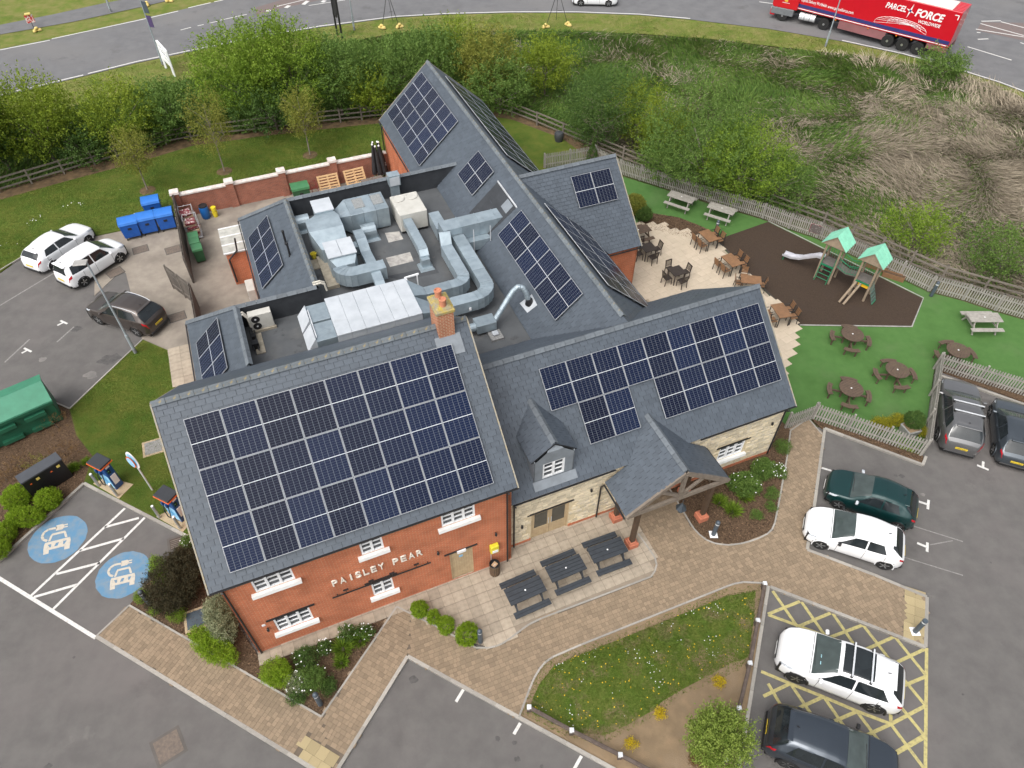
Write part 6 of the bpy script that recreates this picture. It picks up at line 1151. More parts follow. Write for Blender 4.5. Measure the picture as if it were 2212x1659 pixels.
picnic('black picnic table nearest the round green shrubs', (.55, 13.15, .1), YAW + .04, M_CHAR, group=gf, planks=4); picnic('black picnic table in the middle of the patio row', (2.2, 14.12, .1), YAW + .02, M_CHAR, group=gf); picnic('black picnic table beside the porch post', (3.95, 14.95, .1), YAW - .02, M_CHAR, group=gf, planks=4)
def pang(a, b): return dirang(a, b)
picnic('silver-grey picnic table closest to the rear hall on the green turf', G(1468, 446, .05), pang((1450, 417), (1496, 432)), M_SILV, 1.75, 'grey picnic tables on the turf'); picnic('silver-grey picnic table above the mulch bed by the picket fence', G(1554, 471, .05), pang((1533, 441), (1582, 456)), M_SILV, 1.75, 'grey picnic tables on the turf'); picnic('silver-grey picnic table on open turf at the right', G(2113, 707, .05), pang((2085, 684), (2146, 684)), M_SILV, 1.75, 'grey picnic tables on the turf')
picnic('brown picnic table half hidden by the cross wing corner', G(1376, 518, .09), pang((1360, 505), (1390, 497)), M_BRWN, 1.5)
def round_table(label, p, rz):
    t = thing('round_picnic_table', label, 'picnic table', p, rz, 'round picnic tables on the turf'); R_ = .58; n = 9; w_ = 2 * R_ / n
    for i in range(n):
        y0, y1 = -R_ + i * w_ + .005, -R_ + (i + 1) * w_ - .005; f = lambda y: sqrt(max(0, R_ * R_ - y * y)); ym = (y0 + y1) / 2
        MB().prism([(-f(y0), y0), (-f(ym), ym), (-f(y1), y1), (f(y1), y1), (f(ym), ym), (f(y0), y0)], .72, .755).build('table_plank', M_BRWN, t)
    for k in range(4):
        a = k * pi / 2 + pi / 4; arc = lambda r, q: (r * cos(a + q), r * sin(a + q))
        for r0, r1 in ((.84, .955), (.965, 1.08)): MB().prism([arc(r1, -.42 + .84 * i / 6) for i in range(7)] + [arc(r0, .42 - .84 * i / 6) for i in range(7)], .42, .46).build('bench_plank', M_BRWN, t)
        MB().bar((*arc(.12, 0), .38), (*arc(1.02, 0), .38), .06, .09).build('spoke_beam', M_BRWN, t); MB().bar((*arc(.32, 0), 0), (*arc(.36, 0), .72), .07, .07).build('leg', M_BRWN, t)
        for q in (-.3, .3): MB().bar((*arc(.95, q), 0), (*arc(.95, q), .42), .06, .06).build('bench_leg', M_BRWN, t)
    MB().cyl((0, 0, .756), (0, 0, .764), .04, n=10).build('parasol_ring', M_UPVC, t)
for l, u, v, r in (('round brown picnic table nearest the dark play surface', 1831.5, 743, .55), ('round brown picnic table behind the picket corner', 2056.5, 778, .9), ('round brown picnic table at the centre of the turf', 1926.5, 820, .8), ('round brown picnic table closest to the stone gable', 1828, 860, .5)): round_table(l, G(u, v, .05), r)
def chair(label, p, rz, m_slat, m_frame, group, style):
    t = thing('dining_chair', label, 'chair', p, rz, group)
    for sx in (-1, 1): MB().bar((sx * .2, .2, 0), (sx * .2, .19, .43), .035).build('leg', m_frame, t); MB().bar((sx * .2, -.24, 0), (sx * .2, -.2, .45), .035).build('leg', m_frame, t); MB().bar((sx * .2, -.2, .45), (sx * .2, -.27, .9), .035).build('back_post', m_frame, t)
    for i in range(5): MB().box((0, -.18 + i * .09, .445), (.43, .08, .022)).build('seat_slat', m_slat, t)
    if style: [MB().bar((-.15 + i * .075, -.21, .5), (-.15 + i * .075, -.265, .86), .04, .015).build('back_slat', m_slat, t) for i in range(5)]; MB().bar((-.22, -.27, .89), (.22, -.27, .89), .03, .07).build('top_rail', m_slat, t)
    else: [MB().bar((-.2, -.225 - i * .02, .58 + i * .1), (.2, -.225 - i * .02, .58 + i * .1), .016, .085).build('back_slat', m_slat, t) for i in range(4)]; [MB().bar((sx * .23, -.22, .62), (sx * .23, .2, .62), .035, .025).build('arm_rest', m_frame, t) for sx in (-1, 1)]
def dining(label, u, v, rz, kind, seats, who, zt=.085):
    p = G(u, v, .085); t = thing('dining_table', label, 'table', p, rz); m, f = (M_TEAK, M_IRON) if kind else (M_ESPR, M_ESPR); L_, W_ = (1.15, .75) if kind else (.8, .8); n = 7
    for i in range(n): MB().box((0, -W_ / 2 + (i + .5) * W_ / n, .73), (L_, W_ / n - .006, .03)).build('table_slat', m, t)
    MB().bb(-L_ / 2 + .04, L_ / 2 - .04, -W_ / 2 + .04, W_ / 2 - .04, .66, .71).build('apron', f, t)
    for sx in (-1, 1):
        for sy in (-1, 1): MB().bar((sx * (L_ / 2 - .05), sy * (W_ / 2 - .05), 0), (sx * (L_ / 2 - .05), sy * (W_ / 2 - .05), .68), .045).build('leg', f, t)
    for i, (x, y, r, w_) in enumerate(seats): q = p + Matrix.Rotation(rz, 3, 'Z') @ Vector((x, y, 0)); chair(f'{"brown slatted" if kind else "dark wooden"} chair at {who}, {w_}', q, rz + r, m, f, 'terrace chairs', not kind)
SE = [(-.3, -.62, 0, 'near left seat'), (.3, -.62, 0, 'near right seat'), (-.3, .62, pi, 'far left seat'), (.3, .62, pi, 'far right seat')]
dining('brown slat table nearest the mulch bed on the pale terrace', 1526, 530, dirang((1500, 505), (1530, 533)), 1, SE, 'the table by the mulch bed'); dining('brown slat table at the middle of the terrace edge', 1575, 583, dirang((1550, 560), (1585, 592)), 1, SE, 'the middle terrace-edge table')
dining('brown slat table peeping over the stone wing ridge', 1616, 625, dirang((1590, 610), (1635, 615)), 1, [(-.3, .62, pi, 'far left seat'), (.62, 0, pi / 2, 'end seat'), (-.62, 0, -pi / 2, 'other end seat')], 'the half-hidden terrace table'); dining('brown slat table beside the zigzag terrace corner', 1680, 692, dirang((1662, 665), (1690, 705)), 1, SE, 'the table by the zigzag corner')
SD = [(0, -.62, .1, 'near seat'), (.62, 0, pi / 2, 'right seat'), (0, .62, pi, 'far seat'), (-.62, 0, -pi / 2, 'left seat')]
dining('square black table tight against the cross wing wall', 1397, 555, YAW, 0, SD, 'the square table by the brick wall'); dining('square black table in the middle of the terrace', 1458, 606, YAW + .05, 0, SD, 'the square mid-terrace table')
# ============================================================ PLAYGROUND
pg = thing('climbing_frame', 'timber play towers with mint green roofs, slide and rope net', 'playground', (18.52, 33.55, .056), radians(-42))
M_LOG = mat('play_log', (.30, .235, .165), (.22, .17, .12), rough=.9, scale=5, detail=7); M_PGRN = mat('green_tube', (.006, .19, .085), rough=.4); M_MINT = mat('mint_roof', (.25, .62, .44), (.21, .55, .39), rough=.6, scale=3, rnd='obj', rv=.06); M_DKP = mat('play_deck', (.15, .135, .12), (.11, .1, .09), rough=.9, scale=6); M_STEEL = mat('slide_steel', (.62, .62, .66), rough=.35, metal=.35)
for x0, y0 in ((0, 0), (2.17, -.08)):
    for sx in (-1, 1):
        for sy in (-1, 1): MB().cyl((x0 + sx * .43, y0 + sy * .43, 0), (x0 + sx * .43, y0 + sy * .43, 2.55), .07, .062, 10).build('post', M_LOG, pg)
    for i in range(6): MB().bb(x0 - .4, x0 + .4, y0 - .4 + i * .135, y0 - .4 + i * .135 + .125, 1.12, 1.16).build('deck_plank', M_DKP, pg)
    rf = bpy.data.objects.new('tower_roof', None); COL.objects.link(rf); rf.parent = pg
    for s_ in (-1, 1):
        MB().slab([(x0, y0 - .66, 3.2), (x0, y0 + .66, 3.2), (x0 + s_ * .72, y0 + .66, 2.5), (x0 + s_ * .72, y0 - .66, 2.5)], (0, 0, -.03)).build('roof_board', M_LOG, rf)
        for r in range(4):
            for c in range(6):
                f0, f1 = r / 4, (r + 1.12) / 4; y1 = y0 - .66 + c * .22 + .005; y2 = y1 + .21; zo = .018 + .012 * (4 - r) * .2
                P_ = lambda f, y: (x0 + s_ * .72 * f, y, 3.2 - .7 * f + zo)
                MB().slab([P_(f0, y1), P_(f0, y2), P_(f1 - .05, y2), P_(f1, (y1 + y2) / 2 + .05), P_(f1, (y1 + y2) / 2 - .05), P_(f1 - .05, y1)], (0, 0, .012)).build('shingle', M_MINT, rf)
    MB().add([(x0 - .7, y0 - .6, 2.5), (x0 + .7, y0 - .6, 2.5), (x0, y0 - .6, 3.17)], [(0, 1, 2)]).build('gable_board', M_LOG, rf)
    for sx in (-1, 1):
        if (x0 == 0 and sx == 1) or (x0 > 1 and sx == -1): continue
        MB().tube([(x0 + sx * .43, y0 - .4, 1.75), (x0 + sx * .43, y0 + .4, 1.75)], .022).build('guard_rail', M_PGRN, pg)
    m = MB().tube([(x0 - .43, y0 + .43, 1.25), (x0 - .43, y0 + .43, 1.8), (x0 + .43, y0 + .43, 1.8), (x0 + .43, y0 + .43, 1.25)], .02)
    for i in range(1, 6): m.cyl((x0 - .43 + i * .143, y0 + .43, 1.2), (x0 - .43 + i * .143, y0 + .43, 1.8), .012, n=6)
    m.build('guard_rail', M_PGRN, pg); MB().bar((x0 - .43, y0 - .46, 1.1), (x0 + .43, y0 - .46, 1.1), .05, .08).build('edge_bar', M_PGRN, pg)
m = MB()
for z in (.3, .58, .86): m.cyl((-.36, -.5 - (1.1 - z) * .18, z), (.36, -.5 - (1.1 - z) * .18, z), .02, n=6)
for sx in (-1, 1): m.tube([(sx * .36, -.7, .05), (sx * .36, -.48, 1.15), (sx * .36, -.44, 1.75)], .022)
m.build('ladder', M_PGRN, pg)
br = MB().slab([(.43, -.3, 1.14), (.43, .3, 1.14), (1.08, .28, .98), (1.08, -.32, .98)], (0, 0, .03)).slab([(1.08, -.32, .98), (1.08, .28, .98), (1.74, .24, 1.14), (1.74, -.36, 1.14)], (0, 0, .03)); br.build('bridge_deck', M_DKP, pg)
for y in (-.36, .32):
    m = MB().tube([(.43, y, 1.85), (1.08, y, 1.62), (1.74, y - .05, 1.85)], .02).tube([(.43, y, 1.3), (1.08, y, 1.1), (1.74, y - .05, 1.3)], .016)
    for i in range(1, 9): f = i / 9; x = .43 + 1.31 * f; dz = -.22 * sin(pi * f); m.cyl((x, y, 1.3 + dz), (x, y, 1.85 + dz), .01, n=5)
    m.build('bridge_rail', M_PGRN, pg)
sl = [(-.45, 1.2), (-.8, 1.16), (-1.2, .88), (-1.7, .52), (-2.2, .34), (-2.75, .3)]; m = MB()
for (xa, za), (xb, zb) in zip(sl, sl[1:]):
    m.slab([(xa, -.2, za), (xb, -.2, zb), (xb, .2, zb), (xa, .2, za)], (0, 0, -.02))
    for s_ in (-1, 1): m.slab([(xa, s_ * .2, za), (xb, s_ * .2, zb), (xb, s_ * .2, zb + .12), (xa, s_ * .2, za + .14)], (0, s_ * .02, 0))
m.build('slide', M_STEEL, pg); MB().bar((-2.65, -.15, 0), (-2.65, -.15, .3), .04).build('slide_leg', M_PGRN, pg); MB().bar((-2.65, .15, 0), (-2.65, .15, .3), .04).build('slide_leg', M_PGRN, pg)
for x in (1.72, 1.98): MB().cyl((x + .12, -.5, 1.02), (x - .08, -1.62, .05), .07, n=8).build('ramp_log', M_LOG, pg)
MB().bb(1.95, 2.6, -.5, -.47, .82, 1.05).build('yellow_panel', mat('panel_yellow', (.72, .42, .02), rough=.5), pg)
m = MB(); A_, B_, C_, D_ = Vector((2.6, -.5, 1.12)), Vector((2.6, .02, 1.12)), Vector((3.1, .0, .06)), Vector((3.1, -.55, .06))
for i in range(5): m.cyl(A_.lerp(B_, i / 4), D_.lerp(C_, i / 4), .012, n=5)
for i in range(6): m.cyl(A_.lerp(D_, i / 5), B_.lerp(C_, i / 5), .012, n=5)
m.build('rope_net', mat('net_rope', (.12, .22, .19), rough=.9), pg); MB().cyl(D_, C_, .03, n=6).build('net_bar', M_PGRN, pg)
for i, (u, v) in enumerate(((1928, 600), (1893, 580))):
    t = thing('planter', ('long pine planter by the picket fence, right of the play towers', 'long pine planter tucked behind the play tower')[i], 'planter', G(u, v, .06), dirang((1910, 592), (1946, 603)), 'pine planters by the play area')
    for s_ in (-1, 1): MB().bb(-.6, .6, s_ * .17 - .015, s_ * .17 + .015, 0, .3).build('side_board', M_TEAK, t); MB().bb(s_ * .6 - .015, s_ * .6 + .015, -.16, .16, 0, .3).build('end_board', M_TEAK, t)
    MB().bb(-.58, .58, -.15, .15, .02, .24).build('soil_fill', M_BARK, t)
t = thing('fence_board_sign', 'framed board hung on the picket fence behind the slide', 'sign', G(1759, 512, .06), dirang((1703, 494), (1763, 514))); MB().bb(-.4, .4, -.1, -.075, .35, .9).build('board', mat('board_dark', (.11, .09, .085), (.3, .28, .26), scale=14, lo=.55, hi=.7), t); MB().bb(-.44, .44, -.085, -.07, .31, .94).build('frame', M_DRED, t)
# ============================================================ STREET FURNITURE
M_BLRD = mat('bollard_blue_grey', (.065, .085, .105), rough=.45); M_BAND = mat('bollard_band', (.7, .72, .72), rough=.4)
def bollard(label, u, v, dome, pad=True):
    t = thing('bollard', label, 'bollard', G(u, v, .1), 0, 'lit bollards round the pub'); MB().cyl((0, 0, 0), (0, 0, .82), .095, n=16).build('shaft', M_BLRD, t); MB().cyl((0, 0, .82), (0, 0, .9), .088, n=16).build('light_band', M_BAND, t)
    MB().lathe([(.1, .9), (.102, .95)] + ([(.085, 1.01), (.05, 1.05), (.0, 1.06)] if dome else [(.1, .97), (.09, .985), (0, .99)]), 16).build('cap', M_BLRD, t, smooth=.7)
    if pad: MB().box((0, 0, .003), (.34, .34, .012)).build('base_pad', M_UPVC, t)
for l, u, v, d, p in (('blue-grey bollard in the mulch bed by the porch', 1541, 1154.5, 1, True), ('blue-grey bollard on the yellow tactile paving', 1976.5, 1364, 0, True), ('blue-grey bollard beside the round shrubs at the patio corner', 1038, 1386, 1, False), ('blue-grey bollard at the tip of the triangular bed', 692, 1521, 1, False), ('blue-grey bollard beside the charging bay and dark shrub', 322.5, 1303, 1, False), ('blue-grey bollard in the mulch by the pale terrace', 1545, 506, 1, False), ('blue-grey bollard by the picket fence right of the play surface', 2011, 639, 1, False)): bollard(l, u, v, d, p)
M_CHB = mat('charger_blue', (.012, .07, .24), rough=.35); M_CHL = mat('charger_light_blue', (.05, .36, .70), (.45, .68, .82), rough=.4, scale=2.2); M_ORG = mat('charger_orange', (.75, .14, .03), rough=.4)
PADM = mat('charger_pad', (.42, .33, .21), (.36, .28, .18), rough=.9, scale=5)
for i, (u, v, pu) in enumerate(((250, 1046, [(201, 1044), (257, 1077), (288, 1046), (232, 1030)]), (390, 1115, [(337, 1116), (395, 1149), (420, 1120), (370, 1100)]))):
    rz = dirang((181, 1043), (404, 1158)) ; o = struct(slabz('charger_plinth', gs(pu, .1), PADM, -.05, .1))
    t = thing('ev_charger', ('blue electric car charger on a concrete pad beside the black cabinet', 'blue electric car charger next to the brick gable')[i], 'charger', G(u, v, .1), rz, 'electric car chargers')
    MB().box((0, 0, .85), (.62, .42, 1.7), taper=.96).build('body', M_CHB, t, bevel=.03); MB().slab([(-.30, -.215, .15), (.30, -.215, .15), (.30, -.212, .95), (-.30, -.212, 1.25)], (0, -.008, 0)).build('side_graphic', M_CHL, t)
    MB().box((0, -.03, 1.78), (.82, .62, .1)).build('canopy', mat('charger_black', (.03, .034, .04), rough=.5), t, bevel=.02); MB().box((0, -.03, 1.71), (.86, .66, .05)).build('canopy_edge', M_ORG, t)
    MB().bb(.311, .325, -.13, .13, .35, .95).build('front_panel', M_UPVC, t); MB().bb(.311, .325, -.12, .02, 1.1, 1.35).build('screen', mat('screen_dark', (.02, .03, .04), (.1, .4, .2), rough=.2, scale=11, lo=.6, hi=.62), t); MB().bb(.311, .325, -.1, .1, 1.45, 1.55).build('name_plate', M_UPVC, t)
    m = MB().tube([(-.2, -.24, 1.2), (-.25, -.34, .8), (-.2, -.36, .35), (-.08, -.34, .3), (0, -.3, .7), (.02, -.24, 1.15)], .022); m.build('charging_cable', M_TRIM, t); MB().box((-.2, -.27, 1.25), (.08, .1, .2)).box((.02, -.27, 1.2), (.08, .1, .2)).build('connector', M_CHB, t)
for l, u, v in (('steel guard post left of the far charger', 214, 1049.5), ('steel guard post right of the far charger', 254, 1071), ('steel guard post left of the charger by the gable', 345, 1118), ('steel guard post right of the charger by the gable', 390, 1141)): o = thing('guard_post', l, 'bollard', G(u, v, .1), 0, 'steel guard posts at the chargers'); MB().cyl((0, 0, 0), (0, 0, .9), .06, n=14).build('tube', mat('brushed_steel', (.52, .53, .54), rough=.35, metal=.7), o); MB().lathe([(.06, .9), (.05, .93), (0, .935)], 14).build('cap', M_UPVC, o)
t = thing('charging_sign', 'tall oval sign on a grey post between the chargers', 'sign', G(329, 1058, .08), dirang((181, 1043), (404, 1158))); MB().cyl((0, 0, 0), (0, 0, 2.3), .04, n=10).build('post', M_ALU, t)
b = MB(); n = 20; b.slab([(.30 * cos(2 * pi * i / n), -.03, 2.25 + .55 * sin(2 * pi * i / n)) for i in range(n)], (0, .03, 0)); b.build('panel', M_UPVC, t); b = MB(); b.slab([(.24 * cos(2 * pi * i / n), -.036, 2.3 + .42 * sin(2 * pi * i / n)) for i in range(n)], (0, .006, 0)); b.build('blue_face', M_CHL, t); b = MB(); b.slab([(-.1 + .24 * cos(2 * pi * i / n), -.09, 2.12 + .36 * sin(2 * pi * i / n)) for i in range(n)], (0, .02, 0)); b.build('second_panel', M_ORG, t); b = MB(); b.slab([(-.1 + .2 * cos(2 * pi * i / n), -.1, 2.12 + .31 * sin(2 * pi * i / n)) for i in range(n)], (0, .008, 0)); b.build('second_face', M_CHL, t)
t = thing('electrical_cabinet', 'black twin electrical cabinet with yellow warning labels in the mulch', 'cabinet', G(114, 1048, .07), dirang((77.5, 1067), (151, 1021)))
MB().bb(-.88, .88, -.22, .28, 0, 1.25).build('body', mat('cabinet_black', (.012, .012, .013), rough=.4), t, bevel=.02); 
for x in (-.45, .45): MB().box((x, .03, 1.29), (.9, .62, .07), rx=-.06).build('lid', mat('cabinet_lid', (.06, .065, .075), rough=.5), t); MB().bb(x + .1, x + .24, -.228, -.222, .95, 1.09).build('warning_label', mat('label_yellow', (.75, .62, .15)), t); MB().bb(x - .2, x - .12, -.228, -.222, .92, .99).build('lock', M_ORG, t)
def lamp_post(label, p, h, head, rz, lamp=1):
    t = thing('lamp_post', label, 'lamp post', p, rz); MB().tube([(0, 0, 0), (0, 0, 1.3), (0, 0, 1.31), (0, 0, h)], [.085, .085, .055, .042], 12).build('column', mat('lamp_grey', (.30, .345, .37), (.25, .29, .31), rough=.5, scale=3), t); MB().cyl((0, 0, 0), (0, 0, .3), .09, n=12).build('foot', mat('foot_grey', (.2, .21, .22), rough=.7), t)
    if head == 'flat': MB().box((-.28, 0, h + .03), (.62, .42, .07)).build('lamp_head', mat('lamp_head', (.36, .35, .33), rough=.5), t, bevel=.02); MB().bar((0, 0, h), (-.1, 0, h + .02), .06).build('bracket', MT['lamp_grey'], t)
    if head == 'twin':
        MB().bar((-.5, 0, h), (.5, 0, h), .06).build('cross_arm', MT['lamp_grey'], t)
        for s_ in (-1, 1): MB().box((s_ * .55, 0, h - .05), (.35, .3, .25), ry=s_ * .3).build('flood_lamp', M_ALU, t, bevel=.03)
        for z, m_ in ((h - .9, M_BLRD), (h - 2.0, mat('banner_purple', (.07, .045, .13), rough=.7))): MB().bb(.05, .5, -.015, .015, z - .45, z + .45).build('banner', m_, t)
    if head == 'arm': MB().tube([(0, 0, h - .02), (-.5, 0, h + .2), (-1.3, 0, h + .25)], .035).build('arm', MT['lamp_grey'], t); MB().box((-1.5, 0, h + .22), (.6, .22, .1)).build('lamp_head', M_ALU, t, bevel=.02)
    return t
lamp_post('grey lamp post with flat square head in front of the brown car', G(293, 762, .08), 6.0, 'flat', radians(10)); lamp_post('grey street lamp beside the red lorry', G(1783, 100), 8, 'arm', radians(60)); lamp_post('grey street lamp near the black totem sign', G(765.5, 65), 8, 'arm', radians(90)); lamp_post('grey street lamp on the far verge at top left', G(240, 26), 8, 'arm', radians(-60)); lamp_post('tall column with twin floodlights and banners behind the white sign', G(352, 140), 5.6, 'twin', radians(-20))
t = thing('roadside_sign', 'white twin-post roadside sign on the verge', 'sign', G(378, 166), 0); q = G(359, 147) - G(378, 166)
for p, h in ((Vector((0, 0, 0)), 2.15), (q, 2.3)): MB().bar(p, p + Vector((0, 0, h)), .16, .12).build('post', M_UPVC, t)
for z in (.9, 1.3, 1.75): MB().bar(Vector((0, 0, z)), q + Vector((0, 0, z)), .06, .26).build('panel', M_UPVC, t)
MB().bar(Vector((0, 0, 2.1)), q + Vector((0, 0, 2.25)), .14, .16).build('top_bar', M_UPVC, t)
t = thing('totem_sign', 'black twin-post pub sign seen from behind on the verge', 'sign', G(739, 82), 0); q = G(729, 76) - G(739, 82)
for p, h in ((Vector((0, 0, 0)), 3.6), (q, 4.0)): MB().cyl(p, p + Vector((0, 0, h)), .09, n=10).build('post', M_BLK, t); MB().lathe([(.12, 0), (.12, .06), (.05, .1), (.08, .18), (0, .26)], 10, tuple(p + Vector((0, 0, h)))).build('finial', M_BLK, t)
MB().bar(Vector((0, 0, 2.5)) + q * .1, q * .9 + Vector((0, 0, 2.7)), .06, 1.8).build('panel', M_BLK, t)
M_BAG = mat('sandbag_yellow', (.68, .50, .12), (.58, .46, .2), rough=.8, scale=6)
def sandbag(label, u, v): o = MB().box((-.16, .05, .14), (.5, .36, .28), rz=.3, taper=.7).box((.2, -.08, .11), (.46, .36, .24), rz=-.5, taper=.75).box((.02, 0, .32), (.42, .34, .2), rz=.1, taper=.7).build('sandbags', M_BAG, None, G(u, v), random.uniform(0, 3), bevel=.07, sub=1); tag(o, label, 'sandbags', 'yellow sandbags on the verge')
def road_sign(label, a, b, lean, labs):
    A_, B_ = G(*a), G(*b); t = thing('temporary_sign', label, 'sign', A_, 0, 'temporary road sign frames'); d = B_ - A_; c = d / 2 + lean
    for p in (Vector(), d): MB().cyl(p, c + Vector((0, 0, 3.2)), .025, n=6).build('leg', M_BLK, t)
    MB().cyl(c * .4 + d * .3 + Vector((0, 0, 1.4)), c * .4 + d * .5 + Vector((0, 0, 1.4)), .02, n=6).build('cross_bar', M_BLK, t); MB().cyl(c + Vector((0, 1.3, 0)), c + Vector((0, 0, 3.2)), .02, n=6).build('rear_leg', M_BLK, t); MB().bb(c.x - .6, c.x + .6, c.y - .02, c.y + .02, 3.2, 4.3).build('board', mat('sign_back', (.3, .3, .3), rough=.6), t)
    for p, l in zip((a, b), labs): sandbag(l, *p)
road_sign('black sign frame on the verge near the street lamp', (825.5, 62), (863, 60), Vector((0, .3, 0)), ('yellow sandbags on the left leg of the sign frame by the lamp', 'yellow sandbags on the right leg of the sign frame by the lamp')); road_sign('black sign frame on the verge below the white moving car', (1178.5, 60), (1227, 56), Vector((0, .3, 0)), ('yellow sandbags on the left leg of the sign frame below the moving car', 'yellow sandbags on the right leg of the sign frame below the moving car'))
for l, u, v in (('yellow sandbags at the foot of the small red sign', 81, 68), ('left yellow sandbags on the far verge by the top edge', 319, 12), ('right yellow sandbags on the far verge by the top edge', 366, 4)): sandbag(l, u, v)
t = thing('temporary_sign', 'small red and white sign on the far verge', 'sign', G(73, 60), .5); MB().bar((0, 0, 0), (0, 0, .5), .05).build('leg', M_BLK, t); MB().bb(-.35, .35, -.02, .02, .45, 1.15).build('panel', mat('sign_red', (.5, .03, .03), (.7, .65, .62), scale=5, lo=.5, hi=.55), t); MB().box((0, 0, 1.22), (.5, .3, .16)).build('topper_bag', M_BAG, t, bevel=.04)
# dumpster
dmp = thing('waste_skip', 'large green lidded waste container at the left edge', 'container', (-24.15, 21.75, .07), radians(38)); M_DG = mat('skip_green', (.018, .115, .062), (.014, .09, .05), rough=.5, scale=2); M_DGL = mat('skip_lid', (.045, .22, .13), (.036, .18, .105), rough=.5, scale=2)
MB().slab([(-2.2, -.85, 0), (2.2, -.85, 0), (2.2, -.95, 1.45), (-2.2, -.95, 1.45)], (0, 1.8, 0)).build('body', M_DG, dmp, bevel=.03); MB().slab([(-2.25, -1.0, 1.45), (2.25, -1.0, 1.45), (2.25, .0, 1.95), (-2.25, .0, 1.95)], (0, 0, .06)).slab([(-2.25, .0, 1.95), (2.25, .0, 1.95), (2.25, .95, 1.6), (-2.25, .95, 1.6)], (0, 0, .06)).build('lid', M_DGL, dmp)
MB().bar((-2.25, -1.0, 1.42), (2.25, -1.0, 1.42), .12, .14).build('rim', M_DG, dmp)
for x in (-1.3, .0, 1.3): MB().bb(x - .45, x + .45, -1.12, -.93, .95, 1.15).build('lifting_pocket', M_DG, dmp); MB().bb(x - .45, x + .45, -1.05, -.86, .15, .33).build('lower_pocket', M_DG, dmp)
t = thing('litter_bin', 'round slatted litter bin by the plank door', 'bin', Bw(9.02, -4.5, .1), YAW); m = mat('bin_slat', (.15, .095, .055), (.1, .065, .04), rough=.8, scale=5)
for i in range(14): a = 2 * pi * i / 14; MB().box((.2 * cos(a), .2 * sin(a), .36), (.03, .075, .72), rz=a).build('slat', m, t)
MB().lathe([(.17, .02), (.19, .7), (.22, .74), (.2, .76), (.17, .66)], 16).build('liner', M_TRIM, t); MB().box((0, 0, .64), (.22, .18, .1), rz=.5).build('litter', M_CARD, t)
for l, u, v, r, m_, s_ in (('ribbed metal manhole cover in the near car park', 364, 1613, .62, 'rusty_plate', .42), ('square concrete inspection cover in the side lawn', 331, 966, .4, 'x', .38), ('drain grating beside the charging bay kerb', 381, 1173, .4, 'y', .26), ('steel cover in the bed by the dark shrub', 424, 1337, .4, 'z', .36)):
    zz_ = {'x': .081, 'z': .075}.get(m_, .001); t = thing('manhole_cover', l, 'cover', G(u, v, zz_), r); mm = {'rusty_plate': MT['rusty_plate'], 'x': mat('cover_grey', (.24, .24, .23), (.19, .19, .18), scale=9), 'y': mat('grate_brown', (.07, .05, .04), rough=.8), 'z': M_BLRD}[m_]
    MB().bb(-s_, s_, -s_, s_, 0, .012).build('plate', mm, t); MB().bb(-s_ - .1, s_ + .1, -s_ - .1, s_ + .1, -.01, .006).build('frame', PADM if m_ in 'xz' else MT['cover_frame'], t)
    if m_ == 'y': [MB().bb(-s_ + .03, s_ - .03, -s_ + .05 + k * .09, -s_ + .08 + k * .09, .012, .016).build('bar', M_RAILW, t) for k in range(5)]
t = thing('stone_planter', 'square weathered stone planter behind the picket corner', 'planter', G(1961, 935, .05), .3); MB().box((0, 0, .22), (.62, .62, .44), taper=1.15).build('tub', mat('planter_stone', (.27, .27, .26), (.2, .2, .19), scale=5), t, bevel=.02); MB().box((0, 0, .42), (.58, .58, .06)).build('soil_fill', M_SAND, t)
t = thing('garden_bin', 'dark round bin by the fence at the end of the rear lawn', 'bin', G(1207, 304, .08), 0); MB().lathe([(.28, 0), (.34, .3), (.35, .55), (.3, .65), (.1, .7), (0, .7)], 14).build('body', mat('bin_charcoal', (.05, .055, .06), rough=.6), t, smooth=.7); MB().cyl((-.1, 0, .7), (.1, 0, .7), .025, n=6).build('handle', M_BLK, t)
for i, (u, v) in enumerate(((535, 1420), (543, 1424))):
    pass
# ============================================================ PLANTS
RNG = np.random.default_rng(11)
def leafmat(name, ca, cb, trans=.35, rough=.6):
    """two-tone leaf colour, varied leaf by leaf"""
    if name in MT: return MT[name]
    m = bpy.data.materials.new(name); m.use_nodes = True; n = m.node_tree; b = n.nodes['Principled BSDF']; L = n.links.new
    a = n.nodes.new('ShaderNodeAttribute'); a.attribute_name = 'rnd'; x = n.nodes.new('ShaderNodeMix'); x.data_type = 'RGBA'; L(a.outputs['Fac'], x.inputs[0]); x.inputs[6].default_value = (*ca, 1); x.inputs[7].default_value = (*cb, 1)
    L(x.outputs[2], b.inputs['Base Color']); b.inputs['Roughness'].default_value = rough; b.inputs['Specular IOR Level'].default_value = .25
    t = n.nodes.new('ShaderNodeBsdfTranslucent'); L(x.outputs[2], t.inputs['Color']); ms = n.nodes.new('ShaderNodeMixShader'); ms.inputs[0].default_value = trans; L(b.outputs[0], ms.inputs[1]); L(t.outputs[0], ms.inputs[2]); L(ms.outputs[0], n.nodes['Material Output'].inputs['Surface'])
    MT[name] = m; return m
def unit(v): return v / np.maximum(np.linalg.norm(v, axis=1, keepdims=True), 1e-9)
